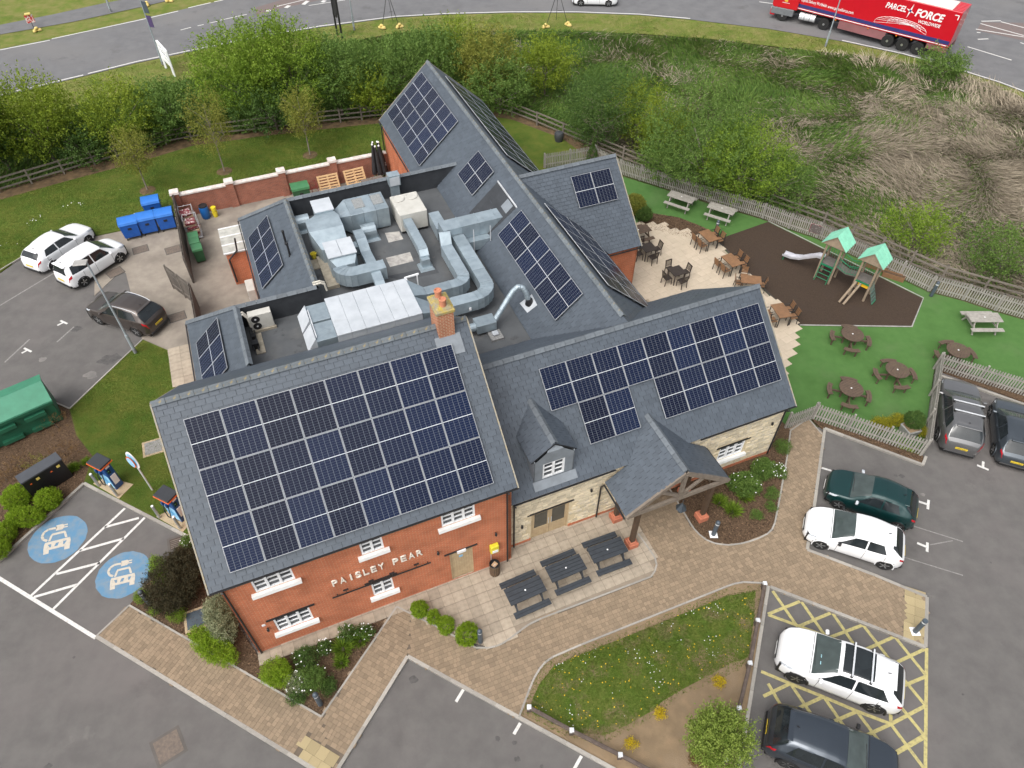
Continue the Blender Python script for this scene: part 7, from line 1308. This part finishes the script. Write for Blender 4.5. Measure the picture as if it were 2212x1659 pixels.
def leaf_obj(name, p, ax, ln, wd, rnd, m, parent=None, bend=0.):
    """rhombic leaves (or bent blades when bend > 0) as one mesh"""
    n = len(p); sd = unit(np.cross(ax, RNG.normal(size=(n, 3)))); ln = np.broadcast_to(ln, n)[:, None]; wd = np.broadcast_to(wd, n)[:, None]
    up = np.array([0, 0, -1.]) * bend * ln
    V = np.stack([p, p + ax * ln * .5 + sd * wd * .5, p + ax * ln + up, p + ax * ln * .5 - sd * wd * .5], 1).reshape(-1, 3)
    me = bpy.data.meshes.new(name); me.vertices.add(4 * n); me.vertices.foreach_set('co', V.astype('f').ravel()); me.loops.add(4 * n); me.loops.foreach_set('vertex_index', np.arange(4 * n, dtype='i')); me.polygons.add(n); me.polygons.foreach_set('loop_start', np.arange(0, 4 * n, 4, dtype='i')); me.update(calc_edges=True)
    me.attributes.new('rnd', 'FLOAT', 'FACE').data.foreach_set('value', np.clip(rnd, 0, 1).astype('f')); me.materials.append(m)
    o = bpy.data.objects.new(name, me); COL.objects.link(o)
    if parent: o.parent = parent
    return o
def crown(rx, ry, rz, zc, shoots, per, length, leaf, seed, up=.35, hole=.0, zmin=.15, spread=.12, fill=.25, lobe=1.):
    """leafy shoots growing out through an uneven ellipsoid; returns points, axes, tones"""
    r = np.random.default_rng(seed)
    d = unit(r.normal(size=(shoots, 3))); lob = unit(r.normal(size=(9, 3))); amp = r.uniform(-.28, .3, 9) * lobe
    sc = 1 + sum(amp[i] * np.clip(d @ lob[i], 0, 1)[:, None] ** 3 for i in range(9))
    rad = np.where(r.random((shoots, 1)) < fill, r.uniform(.25, .75, (shoots, 1)), r.uniform(.72, .98, (shoots, 1)))
    base = d * sc * rad * np.array([rx, ry, rz]); keep = base[:, 2] + zc > zmin
    if hole: keep &= ~((d @ lob[0] > .75) & (r.random(shoots) < hole))
    base, d = base[keep], d[keep]; k = len(base)
    dr = unit(d * .75 + r.normal(size=(k, 3)) * .38 + np.array([0, 0, up])); L_ = r.uniform(.5, 1.15, (k, 1)) * length; tone = np.clip(r.normal(.45, .2, (k, 1)) + .22 * dr[:, 2:3], 0, 1)
    t = r.random((k, per, 1)); P = base[:, None] + dr[:, None] * (t - .35) * L_[:, None] + r.normal(size=(k, per, 3)) * spread * (1.1 - .6 * t); A = unit((dr[:, None] * .6 + r.normal(size=(k, per, 3)) * .75 + np.array([0, 0, .1])).reshape(-1, 3))
    P = P.reshape(-1, 3) + np.array([0, 0, zc]); rn = (np.repeat(tone, per, 1) + r.normal(size=(k, per)) * .14).ravel(); ok = P[:, 2] > .05
    return P[ok], A[ok], rn[ok], base + np.array([0, 0, zc])
M_BARKT = mat('tree_bark', (.12, .095, .075), (.08, .065, .05), rough=.95, scale=8, detail=7); M_TWIG = mat('grey_twigs', (.26, .22, .19), (.18, .155, .135), rough=.95, scale=8)
LEAF = {'y': leafmat('leaf_yellow_green', (.10, .165, .014), (.27, .34, .035)), 'g': leafmat('leaf_mid_green', (.065, .135, .024), (.175, .27, .06)), 'd': leafmat('leaf_dark_green', (.04, .09, .02), (.12, .20, .045)), 'b': leafmat('leaf_bright', (.085, .165, .014), (.25, .36, .042)), 'o': leafmat('leaf_olive', (.13, .15, .022), (.28, .29, .055)), 'lime': leafmat('leaf_lime', (.105, .205, .006), (.29, .41, .03)), 'var': leafmat('leaf_variegated', (.08, .11, .05), (.42, .44, .27)), 'br': leafmat('leaf_bronze', (.028, .026, .012), (.075, .066, .034)), 'gold': leafmat('leaf_golden', (.16, .16, .012), (.42, .38, .03)), 'yel': leafmat('leaf_yellow', (.42, .30, .01), (.70, .55, .03)), 'rust': leafmat('leaf_rust', (.10, .055, .022), (.26, .16, .065)), 'tree': leafmat('leaf_spring', (.10, .17, .018), (.30, .38, .08))}
def height_for(p, vtop):
    lo_, hi_ = 0., 14.
    for _ in range(40):
        m = (lo_ + hi_) / 2
        if px((p.x, p.y, m))[1] > vtop: lo_ = m
        else: hi_ = m
    return (lo_ + hi_) / 2
TREEN = [0]
def tree(name, label, u, vb, vt, hw, kind, shoots=None, per=22, leaf=.16, low=.25, group='trees of the roadside hedge', twigs=True, fill=.25, length=1.0):
    """hedge tree: base pixel, top row and half width in pixels give its place and size"""
    TREEN[0] += 1; sdd = TREEN[0]; p = G(u, vb, 0); q = G(u + hw, vb, 0); R_ = (q - p).length * 1.1; h = height_for(p, vt + 10) ; t = thing(name, label, 'tree', p, 0, group)
    rz = h * (1 - low) / 2; zc = h - rz; r = random.Random(sdd)
    b = MB().tube([(0, 0, -.1), (.05, 0, h * .25), (r.uniform(-.2, .2), r.uniform(-.2, .2), h * .6)], [.04 * h * .5, .03 * h * .5, .01 * h], 8); b.build('trunk', M_BARKT, t)
    m = MB()
    for i in range(9):
        a = r.uniform(0, 6.28); rr = R_ * r.uniform(.5, .9); zz_ = zc + rz * r.uniform(-.4, .6); m.tube([(0, 0, h * r.uniform(.12, .4)), (rr * .5 * cos(a), rr * .5 * sin(a), zz_ * .75), (rr * cos(a), rr * sin(a), zz_)], [.045, .03, .01], 5)
    m.build('limbs', M_BARKT if not twigs else M_TWIG, t)
    ns = shoots or int(min(1300, max(240, 40 * R_ * R_ + 22 * R_ * h)))
    P, A, rn, _ = crown(R_, R_ * .9, rz, zc, ns, per, length, leaf, sdd, fill=fill, spread=.10, up=.5); leaf_obj('crown', P, A, RNG.uniform(.7, 1.25, len(P)) * leaf, RNG.uniform(.45, .65, len(P)) * leaf, rn, LEAF[kind], t)
    return t
HT = [('hedge_tree', 'yellow-green tree at the far left above the fence', -10, 400, 172, 85, 'y'), ('hedge_tree', 'dark tree under the yellow-green ones at the left edge', 25, 372, 230, 60, 'd'), ('hedge_tree', 'broad bright yellow-green tree left of the roadside sign', 120, 352, 178, 82, 'y'), ('hedge_tree', 'dark lower bush below the bright left tree', 190, 350, 270, 48, 'd'), ('hedge_tree', 'feathery deep green tree in front of the roadside sign', 285, 322, 190, 66, 'y'), ('hedge_tree', 'mid green hawthorn right of the roadside sign', 385, 300, 172, 58, 'g'), ('hedge_tree', 'dark hawthorn at the fence behind the young lawn trees', 440, 290, 205, 45, 'd'), ('hedge_tree', 'small green bush beside the bare stems at the fence', 330, 315, 245, 36, 'g'),
      ('hedge_tree', 'tall bright tree rising above the road edge', 560, 268, 62, 82, 'b'), ('hedge_tree', 'tall bright tree with a pointed top near the totem sign', 650, 262, 42, 70, 'b'), ('hedge_tree', 'dark green bush filling under the tall bright trees', 600, 282, 170, 60, 'd'), ('hedge_tree', 'mid green tree beside the totem sign', 740, 252, 82, 70, 'g'), ('hedge_tree', 'yellowish hanging tree near the far roof corner', 800, 255, 150, 48, 'y'), ('hedge_tree', 'broad green bush behind the rear hall gable', 860, 232, 74, 72, 'g'), ('hedge_tree', 'green bush in the middle of the hedge behind the ridge', 940, 215, 62, 58, 'g'), ('hedge_tree', 'yellow-green crown standing above the hedge behind the ridge', 985, 190, 42, 38, 'y'), ('hedge_tree', 'olive green hawthorn at the end of the dense hedge', 1055, 222, 66, 60, 'o'), ('hedge_tree', 'mixed green bush close behind the far fence', 1080, 246, 130, 55, 'g'),
      ('hedge_tree', 'lone yellow-green hawthorn on the grassy bank', 1176, 205, 76, 52, 'y'), ('field_bush', 'dark ivy-green bush between bank and picket fence', 1290, 318, 152, 72, 'd'), ('field_bush', 'yellow-green bush growing over the dark ivy one', 1365, 312, 178, 52, 'y'), ('field_bush', 'pale green bush at the left of the big thicket', 1420, 345, 225, 58, 'y'), ('field_bush', 'large leafy bush at the heart of the big thicket', 1510, 410, 215, 98, 'g'), ('field_bush', 'bright leafy bush along the picket fence', 1580, 432, 270, 92, 'b'), ('field_bush', 'mid green bush at the fence end of the thicket', 1665, 440, 330, 62, 'g'), ('field_bush', 'low green bush behind the picket fence near the conifer', 1440, 385, 300, 60, 'g'),
      ('field_bush', 'bright spindly bush behind the play towers', 1965, 535, 448, 62, 'b'), ('field_bush', 'loose green bush at the right beyond the fence', 2150, 592, 502, 54, 'g'), ('field_bush', 'small bush on the verge below the red lorry', 2022, 172, 108, 46, 'g')]
for a in HT:
    near = a[2] > 300 and a[3] > 300
    tree(*a, group='trees of the roadside hedge' if a[0] == 'hedge_tree' else 'bushes of the rough field', leaf=.15 if not near else .12, per=26, low=.12 if a[0] == 'field_bush' else .2, fill=.25, length=1.8 if a[6] in 'yb' else 1.5)
def young(label, u, vb, vt, hw):
    TREEN[0] += 1; p = G(u, vb, .08); h = height_for(p, vt); t = thing('young_tree', label, 'tree', p, 0, 'young trees on the rear lawn'); R_ = (G(u + hw, vb) - G(u, vb)).length; r = random.Random(TREEN[0])
    MB().tube([(0, 0, 0), (.02, .02, h * .4), (0, 0, h * .9)], [.05, .04, .012], 8).build('trunk', M_TWIG, t); m = MB()
    for i in range(16): a = r.uniform(0, 6.28); z0_ = h * r.uniform(.34, .7); rr = R_ * r.uniform(.4, .9); m.tube([(0, 0, z0_), (rr * .5 * cos(a), rr * .5 * sin(a), z0_ + h * .12), (rr * cos(a), rr * sin(a), z0_ + h * .22)], [.02, .013, .006], 5)
    m.build('limbs', M_TWIG, t); P, A, rn, _ = crown(R_, R_, h * .36, h * .64, 360, 16, .9, .08, TREEN[0], up=.9, fill=.5); leaf_obj('crown', P, A, RNG.uniform(.08, .13, len(P)), RNG.uniform(.04, .06, len(P)), rn, LEAF['o'], t)
    o = MB().lathe([(.55, 0), (.5, .03), (.1, .05)], 14).build('mulch_ring', M_SOIL, t)
young('thin golden-green young tree closest to the blue bins', 319, 411, 288, 38); young('thin young tree in the middle of the rear lawn', 485, 370, 212, 40); young('thin young tree by the yard wall nearest the rear hall', 670, 335, 196, 40)
# near tree beside the bottom car
p = G(1557, 1594, 1.9); t = thing('ornamental_tree', 'bushy bright spring-green tree beside the dark car at the bottom edge', 'tree', (p.x, p.y, .07)); MB().tube([(0, 0, 0), (.03, .02, 1.0), (0, 0, 2.2)], [.07, .05, .02], 8).build('trunk', M_BARKT, t)
m = MB(); r = random.Random(4)
for i in range(14): a = r.uniform(0, 6.28); rr = r.uniform(.5, 1.0); z0_ = r.uniform(.7, 1.3); m.tube([(0, 0, z0_), (rr * .5 * cos(a), rr * .5 * sin(a), z0_ + .5), (rr * cos(a), rr * sin(a), z0_ + r.uniform(.4, 1.2))], [.025, .016, .006], 5)
m.build('limbs', M_BARKT, t); P, A, rn, _ = crown(1.15, 1.12, 1.1, 1.8, 700, 22, .6, .07, 77, up=.6, fill=.35, spread=.07); leaf_obj('crown', P, A, RNG.uniform(.06, .1, len(P)), RNG.uniform(.035, .05, len(P)), rn, LEAF['tree'], t)
# shrubs: centre pixel, radii in metres
def shrub(label, u, v, rx, ry, h, kind, name='shrub', n=None, leaf=.045, rz=0., flowers=0, length=.14, group=None, ball=False, z=.07, seed=None, shape=None):
    TREEN[0] += 1; sdd = seed or TREEN[0]; c = G(u, v, z + h * .5); t = thing(name, label, 'shrub', (c.x, c.y, z), rz, group)
    MB().tube([(0, 0, -.02), (0, 0, h * .5)], [.03, .015], 6).build('stem', M_BARKT, t)
    area = 4 * pi * ((rx * ry + rx * h * .5 + ry * h * .5) / 3); ns = n or int(min(1500, max(60, area * (300 if ball else 150)))); per = 16
    P, A, rn, _ = crown(rx, ry, h * .52, h * .5, ns, per, length, leaf, sdd, up=.3, fill=.0 if ball else .3, zmin=.0, spread=.022 if ball else .05, lobe=.42 if ball else .9)
    if shape == 'cone': k = np.clip(1.25 - P[:, 2:3] / h * 1.1, .08, 1.2); P[:, :2] *= k
    leaf_obj('foliage', P, A, RNG.uniform(.7, 1.3, len(P)) * leaf, RNG.uniform(.4, .6, len(P)) * leaf, rn, LEAF[kind], t)
    if flowers:
        r = np.random.default_rng(sdd); d = unit(r.normal(size=(flowers, 3))); d[:, 2] = np.abs(d[:, 2]); d = d[:max(4, int(flowers * .7))]; flowers = len(d); Q = d * np.array([rx, ry, h * .52]) * 1.05 + np.array([0, 0, h * .5]); leaf_obj('blossom', Q, unit(r.normal(size=(flowers, 3)) * [1, 1, .2]), .065, .065, r.random(flowers), mat('white_petals', (.82, .82, .8), rough=.7), t)
    return t
gb = 'clipped round shrubs in the charger bed'; gp = 'round shrubs at the patio edge'
for l, u, v, a, b, h, k, g in (('clipped round shrub left of the black cabinet', 36, 1072, .62, .62, .85, 'lime', gb), ('clipped round shrub in front of the black cabinet', 105, 1077, .58, .56, .75, 'lime', gb), ('long clipped mound beside the charging bay kerb', 55, 1117, .85, .5, .7, 'lime', gb), ('clipped mound at the left picture edge', 8, 1150, .5, .5, .75, 'lime', gb), ('lowest clipped mound at the left picture edge', -2, 1184, .45, .45, .7, 'lime', gb),
    ('round bright shrub nearest the brick wall', 905.5, 1315.5, .34, .34, .6, 'lime', gp), ('small round shrub, second in the patio row', 938, 1333, .27, .27, .5, 'lime', gp), ('round shrub, third in the patio row', 964, 1350, .32, .36, .55, 'lime', gp), ('largest round shrub beside the patio corner bollard', 1008, 1369, .46, .46, .65, 'lime', gp)): shrub(l, u, v, a, b, h, k, 'clipped_shrub', group=g, ball=True, leaf=.045, length=.1)
gbed = 'plants in the triangular bed'
shrub('big bright yellow-green shrub in the triangular bed', 600, 1453, .68, .66, .95, 'lime', group=gbed); shrub('dark leafy shrub with white blossom behind the yellow-green one', 658, 1418, .5, .4, .7, 'd', flowers=14, group=gbed); shrub('wide green shrub with white blossom near the bollard', 672, 1465, .62, .5, .8, 'g', flowers=14, group=gbed); shrub('pale shrub full of white blossom at the kerb side', 640, 1478, .4, .4, .6, 'var', flowers=40, group=gbed); shrub('small white flowering shrub in the middle of the bed', 702, 1397, .3, .3, .5, 'd', flowers=30, group=gbed); shrub('white flowering shrub nearest the brick wall', 752, 1368, .38, .32, .55, 'd', flowers=28, group=gbed); shrub('white flowering shrub at the far point of the bed', 786, 1364, .34, .3, .5, 'd', flowers=32, group=gbed); shrub('low green plant by the bollard in the triangular bed', 712, 1482, .3, .4, .35, 'd', group=gbed); shrub('small grey-green mound left of the bollard', 640, 1505, .35, .3, .4, 'd', group=gbed)
shrub('large bronze-dark shrub at the corner of the brick gable', 378, 1265, 1.05, 1.25, 1.5, 'br', leaf=.06, length=.3); shrub('dark shrub with bright tips by the charger kerb', 392, 1212, .55, .6, 1.1, 'br', leaf=.055, length=.25); shrub('tall variegated shrub against the brick gable', 474, 1335, .55, 1.0, 1.6, 'var', leaf=.055, rz=.5); shrub('low bright green hedge along the path edge', 458, 1395, 1.25, .5, .8, 'lime', rz=radians(-32), leaf=.05); shrub('bright green fringe beside the dark gable shrub', 345, 1232, .35, .85, .8, 'b', rz=radians(40)); shrub('small bright shrub beside the bay bollard', 304, 1288, .3, .28, .45, 'b'); shrub('small bright shrub below the dark gable shrub', 383, 1328, .32, .28, .45, 'b'); shrub('tiny bright tuft near the path', 334, 1318, .22, .2, .3, 'b'); shrub('white blossomed shrub top of the gable bed', 405, 1170, .3, .3, .7, 'g', flowers=22)
gpb = 'plants in the bed by the porch'
shrub('glossy green shrub with white blossom below the stone window', 1606, 1043, .8, .6, .75, 'g', leaf=.075, flowers=26, group=gpb); shrub('glossy shrub against the stone wall near the drainpipe', 1650, 1012, .55, .45, .7, 'g', leaf=.07, flowers=12, group=gpb); shrub('shrub smothered in white blossom by the path', 1681, 1016, .35, .4, .55, 'g', flowers=75, group=gpb); shrub('small green shrub at the corner drainpipe', 1692, 964, .34, .34, .55, 'g', group=gpb); shrub('low green mound in the bark by the path bend', 1636, 1113, .28, .25, .3, 'g', group=gpb); shrub('lower green mound beside the path edge', 1668, 1066, .3, .3, .35, 'g', group=gpb); shrub('small mound near the path edge below the blossom', 1666, 1094, .22, .24, .3, 'g', group=gpb)
gt_ = 'golden shrubs in the turf corner'
shrub('golden conifer mound behind the picket corner, left one', 1907, 916, .55, .4, .5, 'gold', group=gt_); shrub('golden conifer mound beside the dark ball shrub', 1942, 908, .5, .38, .5, 'gold', group=gt_); shrub('golden mound under the fence by the parked grey car', 1990, 930, .3, .4, .4, 'gold', group=gt_); shrub('dark blue-green ball shrub in the stone planter', 1976, 908, .48, .46, .75, 'd', z=.4, ball=True, leaf=.045, length=.1); shrub('low leafy climber along the picket fence foot', 1960, 965, .8, .15, .3, 'lime', rz=dirang((1754, 905), (1990, 984)))
shrub('olive clipped bush at the cross wing corner', 1371, 443, .75, .8, 1.2, 'o', leaf=.055, ball=True, length=.12); shrub('dark green clipped bush beside the olive one', 1391, 462, .55, .55, .85, 'd', leaf=.05, ball=True, length=.12); shrub('small dark conical conifer at the picket fence corner', 1280, 331, .5, .5, 1.7, 'd', name='conifer', leaf=.06, shape='cone', ball=True, n=260)
for l, u, v in (('small yellow shrub in bare soil nearest the yellow hatching', 1554, 1473), ('small yellow shrub in the middle of the bare soil', 1425, 1542), ('small yellow shrub in bare soil nearest the empty bay', 1363, 1606)): shrub(l, u, v, .21, .2, .3, 'yel', leaf=.045, length=.12, group='yellow shrubs on the grass island')
for l, u, v, a, h in (('straggly rust-brown shrub beside the green skip', 118, 915, .6, .7), ('straggly rust-brown shrub in front of the green skip', 135, 975, .8, .7), ('rusty shrub between skip and black cabinet', 40, 1005, .7, .6), ('rust-tinted shrub behind the clipped ball', 75, 1003, .6, .7), ('low rusty shrub at the left edge of the mulch', 10, 1030, .6, .5)): shrub(l, u, v, a, a, h, 'rust' if 'behind' not in l else 'o', leaf=.05, length=.3, n=int(70 * a), group='rusty shrubs by the skip')
shrub('dark low shrub under the leafy tree on the island', 1515, 1640, .4, .35, .35, 'rust', leaf=.05)
def tuft(label, u, v, r_, h, n, kind='b', group=None, z=.07):
    c = G(u, v, z); t = thing('grass_tuft', label, 'grass', c, 0, group); th = RNG.uniform(0, 2 * pi, n); q = RNG.uniform(0, 1, n) ** .5; p = np.stack([r_ * .4 * q * np.cos(th), r_ * .4 * q * np.sin(th), np.zeros(n)], 1); ax = unit(np.stack([np.cos(th) * q * r_ / h, np.sin(th) * q * r_ / h, np.full(n, 1.)], 1) + RNG.normal(size=(n, 3)) * .12)
    leaf_obj('blades', p, ax, RNG.uniform(.7, 1.2, n) * hypot(h, r_ * .6), .022, RNG.random(n), LEAF[kind], t, bend=.25); MB().lathe([(.08, 0), (.1, .04), (.03, .1)], 8).build('crown_base', M_BARKT, t)
gg = 'ornamental grasses in the beds'
for l, u, v, r_, h in (('arching green grass in the triangular bed', 742, 1402, .42, .5), ('smaller arching grass behind the first in the triangular bed', 778, 1384, .36, .42), ('arching grass at the kerb side of the triangular bed', 738, 1432, .3, .35), ('green grass tuft next to the porch plinth', 1553, 1086, .35, .42), ('largest grass tuft in the porch bed', 1581, 1106, .42, .5), ('grass tuft under the glossy shrub in the porch bed', 1608, 1075, .4, .42), ('grass tuft in the mulch beside the far charger', 162, 1013, .3, .35), ('grass tuft touching the far charger', 190, 1000, .25, .3)): tuft(l, u, v, r_, h, 420, 'b', gg)
# ---- rough field, bank and lawns: uncountable grass
def scatter(poly, n, dens=None, z=0.):
    W_ = [tuple(G(*q)[:2]) for q in poly]; xs = [q[0] for q in W_]; ys = [q[1] for q in W_]; k = n * 3; X = RNG.uniform(min(xs), max(xs), k); Y = RNG.uniform(min(ys), max(ys), k); ok = np.zeros(k, bool); j = len(W_) - 1
    for i in range(len(W_)):
        a, b = W_[i], W_[j]; c = ((a[1] > Y) != (b[1] > Y)) & (X < (b[0] - a[0]) * (Y - a[1]) / (b[1] - a[1] + 1e-12) + a[0]); ok ^= c; j = i
    X, Y = X[ok], Y[ok]
    if dens is not None: kk = RNG.random(len(X)) < dens(X, Y); X, Y = X[kk], Y[kk]
    return np.stack([X, Y, np.full(len(X), z)], 1)[:n]
def vn(X, Y, s, seed):
    """smooth value noise"""
    r = np.random.default_rng(seed); T = r.random((64, 64)); x, y = X / s, Y / s; i, j = np.floor(x).astype(int), np.floor(y).astype(int); fx, fy = x - i, y - j; fx, fy = fx * fx * (3 - 2 * fx), fy * fy * (3 - 2 * fy); g = lambda a, b: T[a % 64, b % 64]
    return (g(i, j) * (1 - fx) + g(i + 1, j) * fx) * (1 - fy) + (g(i, j + 1) * (1 - fx) + g(i + 1, j + 1) * fx) * fy
FIELD = [(1060, 72), (1106, 69), (1246, 70), (1381, 75), (1531, 86), (1659, 101), (1746, 112), (1884, 126), (1990, 146), (2100, 176), (2212, 214), (2420, 285), (2420, 712), (2212, 660), (2030, 606), (1775, 490), (1660, 450), (1540, 416), (1436, 383), (1345, 348), (1280, 320), (1216, 292), (1150, 262)]
HEDGE = [(-120, 300), (0, 278), (142, 236), (300, 198), (400, 176), (565, 130), (700, 102), (850, 76), (1060, 70), (1150, 262), (1050, 233), (960, 236), (828, 254), (553, 285), (415, 301), (305, 329), (140, 375), (0, 416), (-120, 450)]
brownd = lambda X, Y: np.clip(1.9 * (vn(X, Y, 7, 5) * .45 + vn(X, Y, 2.3, 6) * .35 + .42 * np.clip((X - 6) / 22, 0, 1) * np.clip((64 - Y) / 14, 0, 1) - .38), .02, 1) * np.clip((59 - Y + .1 * X) / 8, .24, 1)
def blades(name, label, poly, n, m, dens, h0, h1, wd, lean, seed, z=-.12):
    p = scatter(poly, n, dens, z); k = len(p); a = vn(p[:, 0], p[:, 1], 5, seed) * 9 + RNG.normal(size=k) * .45; l = lean * (.5 + vn(p[:, 0], p[:, 1], 3, seed + 1)) ; ax = unit(np.stack([np.cos(a) * l, np.sin(a) * l, np.ones(k)], 1) + RNG.normal(size=(k, 3)) * .22); ax[:, 2] = np.abs(ax[:, 2])
    hh = RNG.uniform(h0, h1, k) * (.55 + .9 * vn(p[:, 0], p[:, 1], 4, seed + 2)); o = leaf_obj(name, p, ax, hh, wd, np.clip(RNG.normal(.45, .2, k) + .35 * (vn(p[:, 0], p[:, 1], 1.6, seed + 3) - .5), 0, 1), m, bend=.22); tag(o, label, 'grass', kind='stuff'); return o
M_DRYG = leafmat('dry_stems', (.17, .14, .10), (.45, .39, .295), .2, .8); M_ROUG = leafmat('rough_blades', (.05, .115, .018), (.165, .25, .05), .3, .7)
blades('rough_grass', 'rough green grass and weeds covering the bank and field', FIELD, 95000, M_ROUG, lambda X, Y: np.clip(1.15 - brownd(X, Y) * .75, .15, 1), .35, .75, .06, .8, 21)
blades('dry_grass', 'flattened dry brown grass across the rough field', FIELD, 120000, M_DRYG, brownd, .6, 1.35, .04, 1.9, 31)
blades('tall_dead_stems', 'tall pale dead grass stems near the road edge', [(1640, 100), (1746, 112), (1884, 126), (1990, 146), (2100, 176), (2212, 214), (2300, 250), (2300, 330), (2000, 260), (1800, 180), (1600, 140)], 7000, leafmat('pale_stems', (.30, .25, .18), (.52, .45, .34), .1, .8), lambda X, Y: np.clip(3 * (vn(X, Y, 2.6, 9) - .5), 0, 1), .9, 1.7, .04, .9, 41)
blades('hedge_undergrowth', 'dark green undergrowth filling the hedge bottom', HEDGE, 42000, M_ROUG, None, .4, 1.0, .08, .7, 51)
blades('verge_grass', 'short mown grass blades along the road verge', [(0, 215), (142, 178), (295, 140), (565, 84), (690, 63), (853, 42), (1106, 31), (1381, 36), (1491, 46), (1659, 66), (1819, 93), (1949, 121), (1884, 124), (1659, 100), (1381, 74), (1106, 68), (850, 74), (565, 128), (300, 198), (0, 278)], 26000, leafmat('verge_blades', (.12, .175, .028), (.27, .29, .075), .3, .7), None, .1, .2, .05, .5, 61, z=-.03)
def flowers(name, label, poly, n, c, seed, sz, dens, z): 
    p = scatter(poly, n, dens, z); k = len(p); o = leaf_obj(name, p, unit(RNG.normal(size=(k, 3)) * [1, 1, .15]), sz, sz, RNG.random(k), mat(name + '_petals', c, rough=.7)); tag(o, label, 'flowers', kind='stuff')
flowers('daisies', 'scattered white daisies in the grass island', YL, 520, (.80, .80, .78), 1, .05, lambda X, Y: np.clip(6 * (vn(X, Y, .55, 3) - .62), 0.01, 1), .11); flowers('dandelions', 'scattered yellow dandelions in the grass island', YL, 210, (.75, .50, .02), 2, .055, None, .115)
RL = [(20, 560), (200, 500), (330, 470), (350, 400), (200, 420), (40, 470), (-40, 520)]; flowers('lawn_daisies', 'white daisy patches on the rear lawn', RL, 420, (.8, .8, .76), 3, .07, lambda X, Y: np.clip(6 * (vn(X, Y, 1.1, 8) - .68), 0.0, 1), .12)
def lawnblades(name, label, poly, n, m, z, h, wd, seed): blades(name, label, poly, n, m, None, h * .6, h * 1.2, wd, .6, seed, z)
M_LB = leafmat('lawn_blades', (.085, .15, .018), (.21, .265, .05), .35, .7)
lawnblades('meadow_grass', 'longer green grass tufts on the grass island', YL, 24000, M_LB, .07, .09, .022, 71); lawnblades('grass_fringe', 'thin ragged grass at the edge of the island', [(1128, 1545), (1150, 1480), (1180, 1430), (1258, 1398), (1383, 1350), (1485, 1308), (1572, 1272), (1640, 1266), (1636, 1345), (1622, 1430), (1590, 1452), (1531, 1478), (1470, 1505), (1406, 1560), (1340, 1590), (1300, 1612), (1215, 1590)], 9000, M_LB, .07, .08, .024, 73); lawnblades('side_lawn_grass', 'short grass on the lawn beside the brick gable', [(155, 885), (307, 740), (362, 760), (372, 829), (400, 950), (400, 1150), (190, 1040), (205, 985), (170, 940)], 26000, M_LB, .08, .06, .025, 81); lawnblades('rear_lawn_grass', 'short grass on the lawn behind the yard wall', [(-40, 605), (0, 585), (44, 554), (204, 508), (262, 496), (374, 464), (800, 376), (830, 300), (828, 268), (553, 298), (300, 352), (0, 434), (-40, 450)], 60000, M_LB, .08, .09, .04, 91)
M_CHIP = leafmat('bark_chips_mix', (.035, .022, .015), (.24, .155, .095), .0, .9)
for i, poly in enumerate(([(1440, 1045), (1468, 1092), (1511, 1154), (1576, 1176), (1659, 1151), (1684, 1079), (1708, 930), (1660, 990), (1520, 1040)], [(285, 1307), (404, 1165), (480, 1230), (563, 1426), (838, 1333), (694, 1544)], [(-60, 1255), (178, 1046), (198, 985), (165, 945), (150, 890), (-60, 1000)], [(1395, 460), (1468, 472), (1518, 492), (1561, 513), (1490, 518), (1371, 488)], [(1756, 908), (1990, 984), (1994, 1000), (1776, 925)])):
    p = scatter(poly, (7000, 7000, 6000, 4000, 1500)[i], None, .078); k = len(p); o = leaf_obj('bark_chips', p, unit(RNG.normal(size=(k, 3)) * [1, 1, .25]), RNG.uniform(.04, .11, k), RNG.uniform(.02, .04, k), RNG.random(k) ** 1.6, M_CHIP)
    tag(o, ('loose bark chips in the bed by the porch', 'loose bark chips in the bed round the brick gable', 'loose bark chips in the bed with the black cabinet', 'loose bark chips in the bed by the terrace', 'loose bark chips under the picket fence by the car park')[i], 'bark chips', kind='stuff')
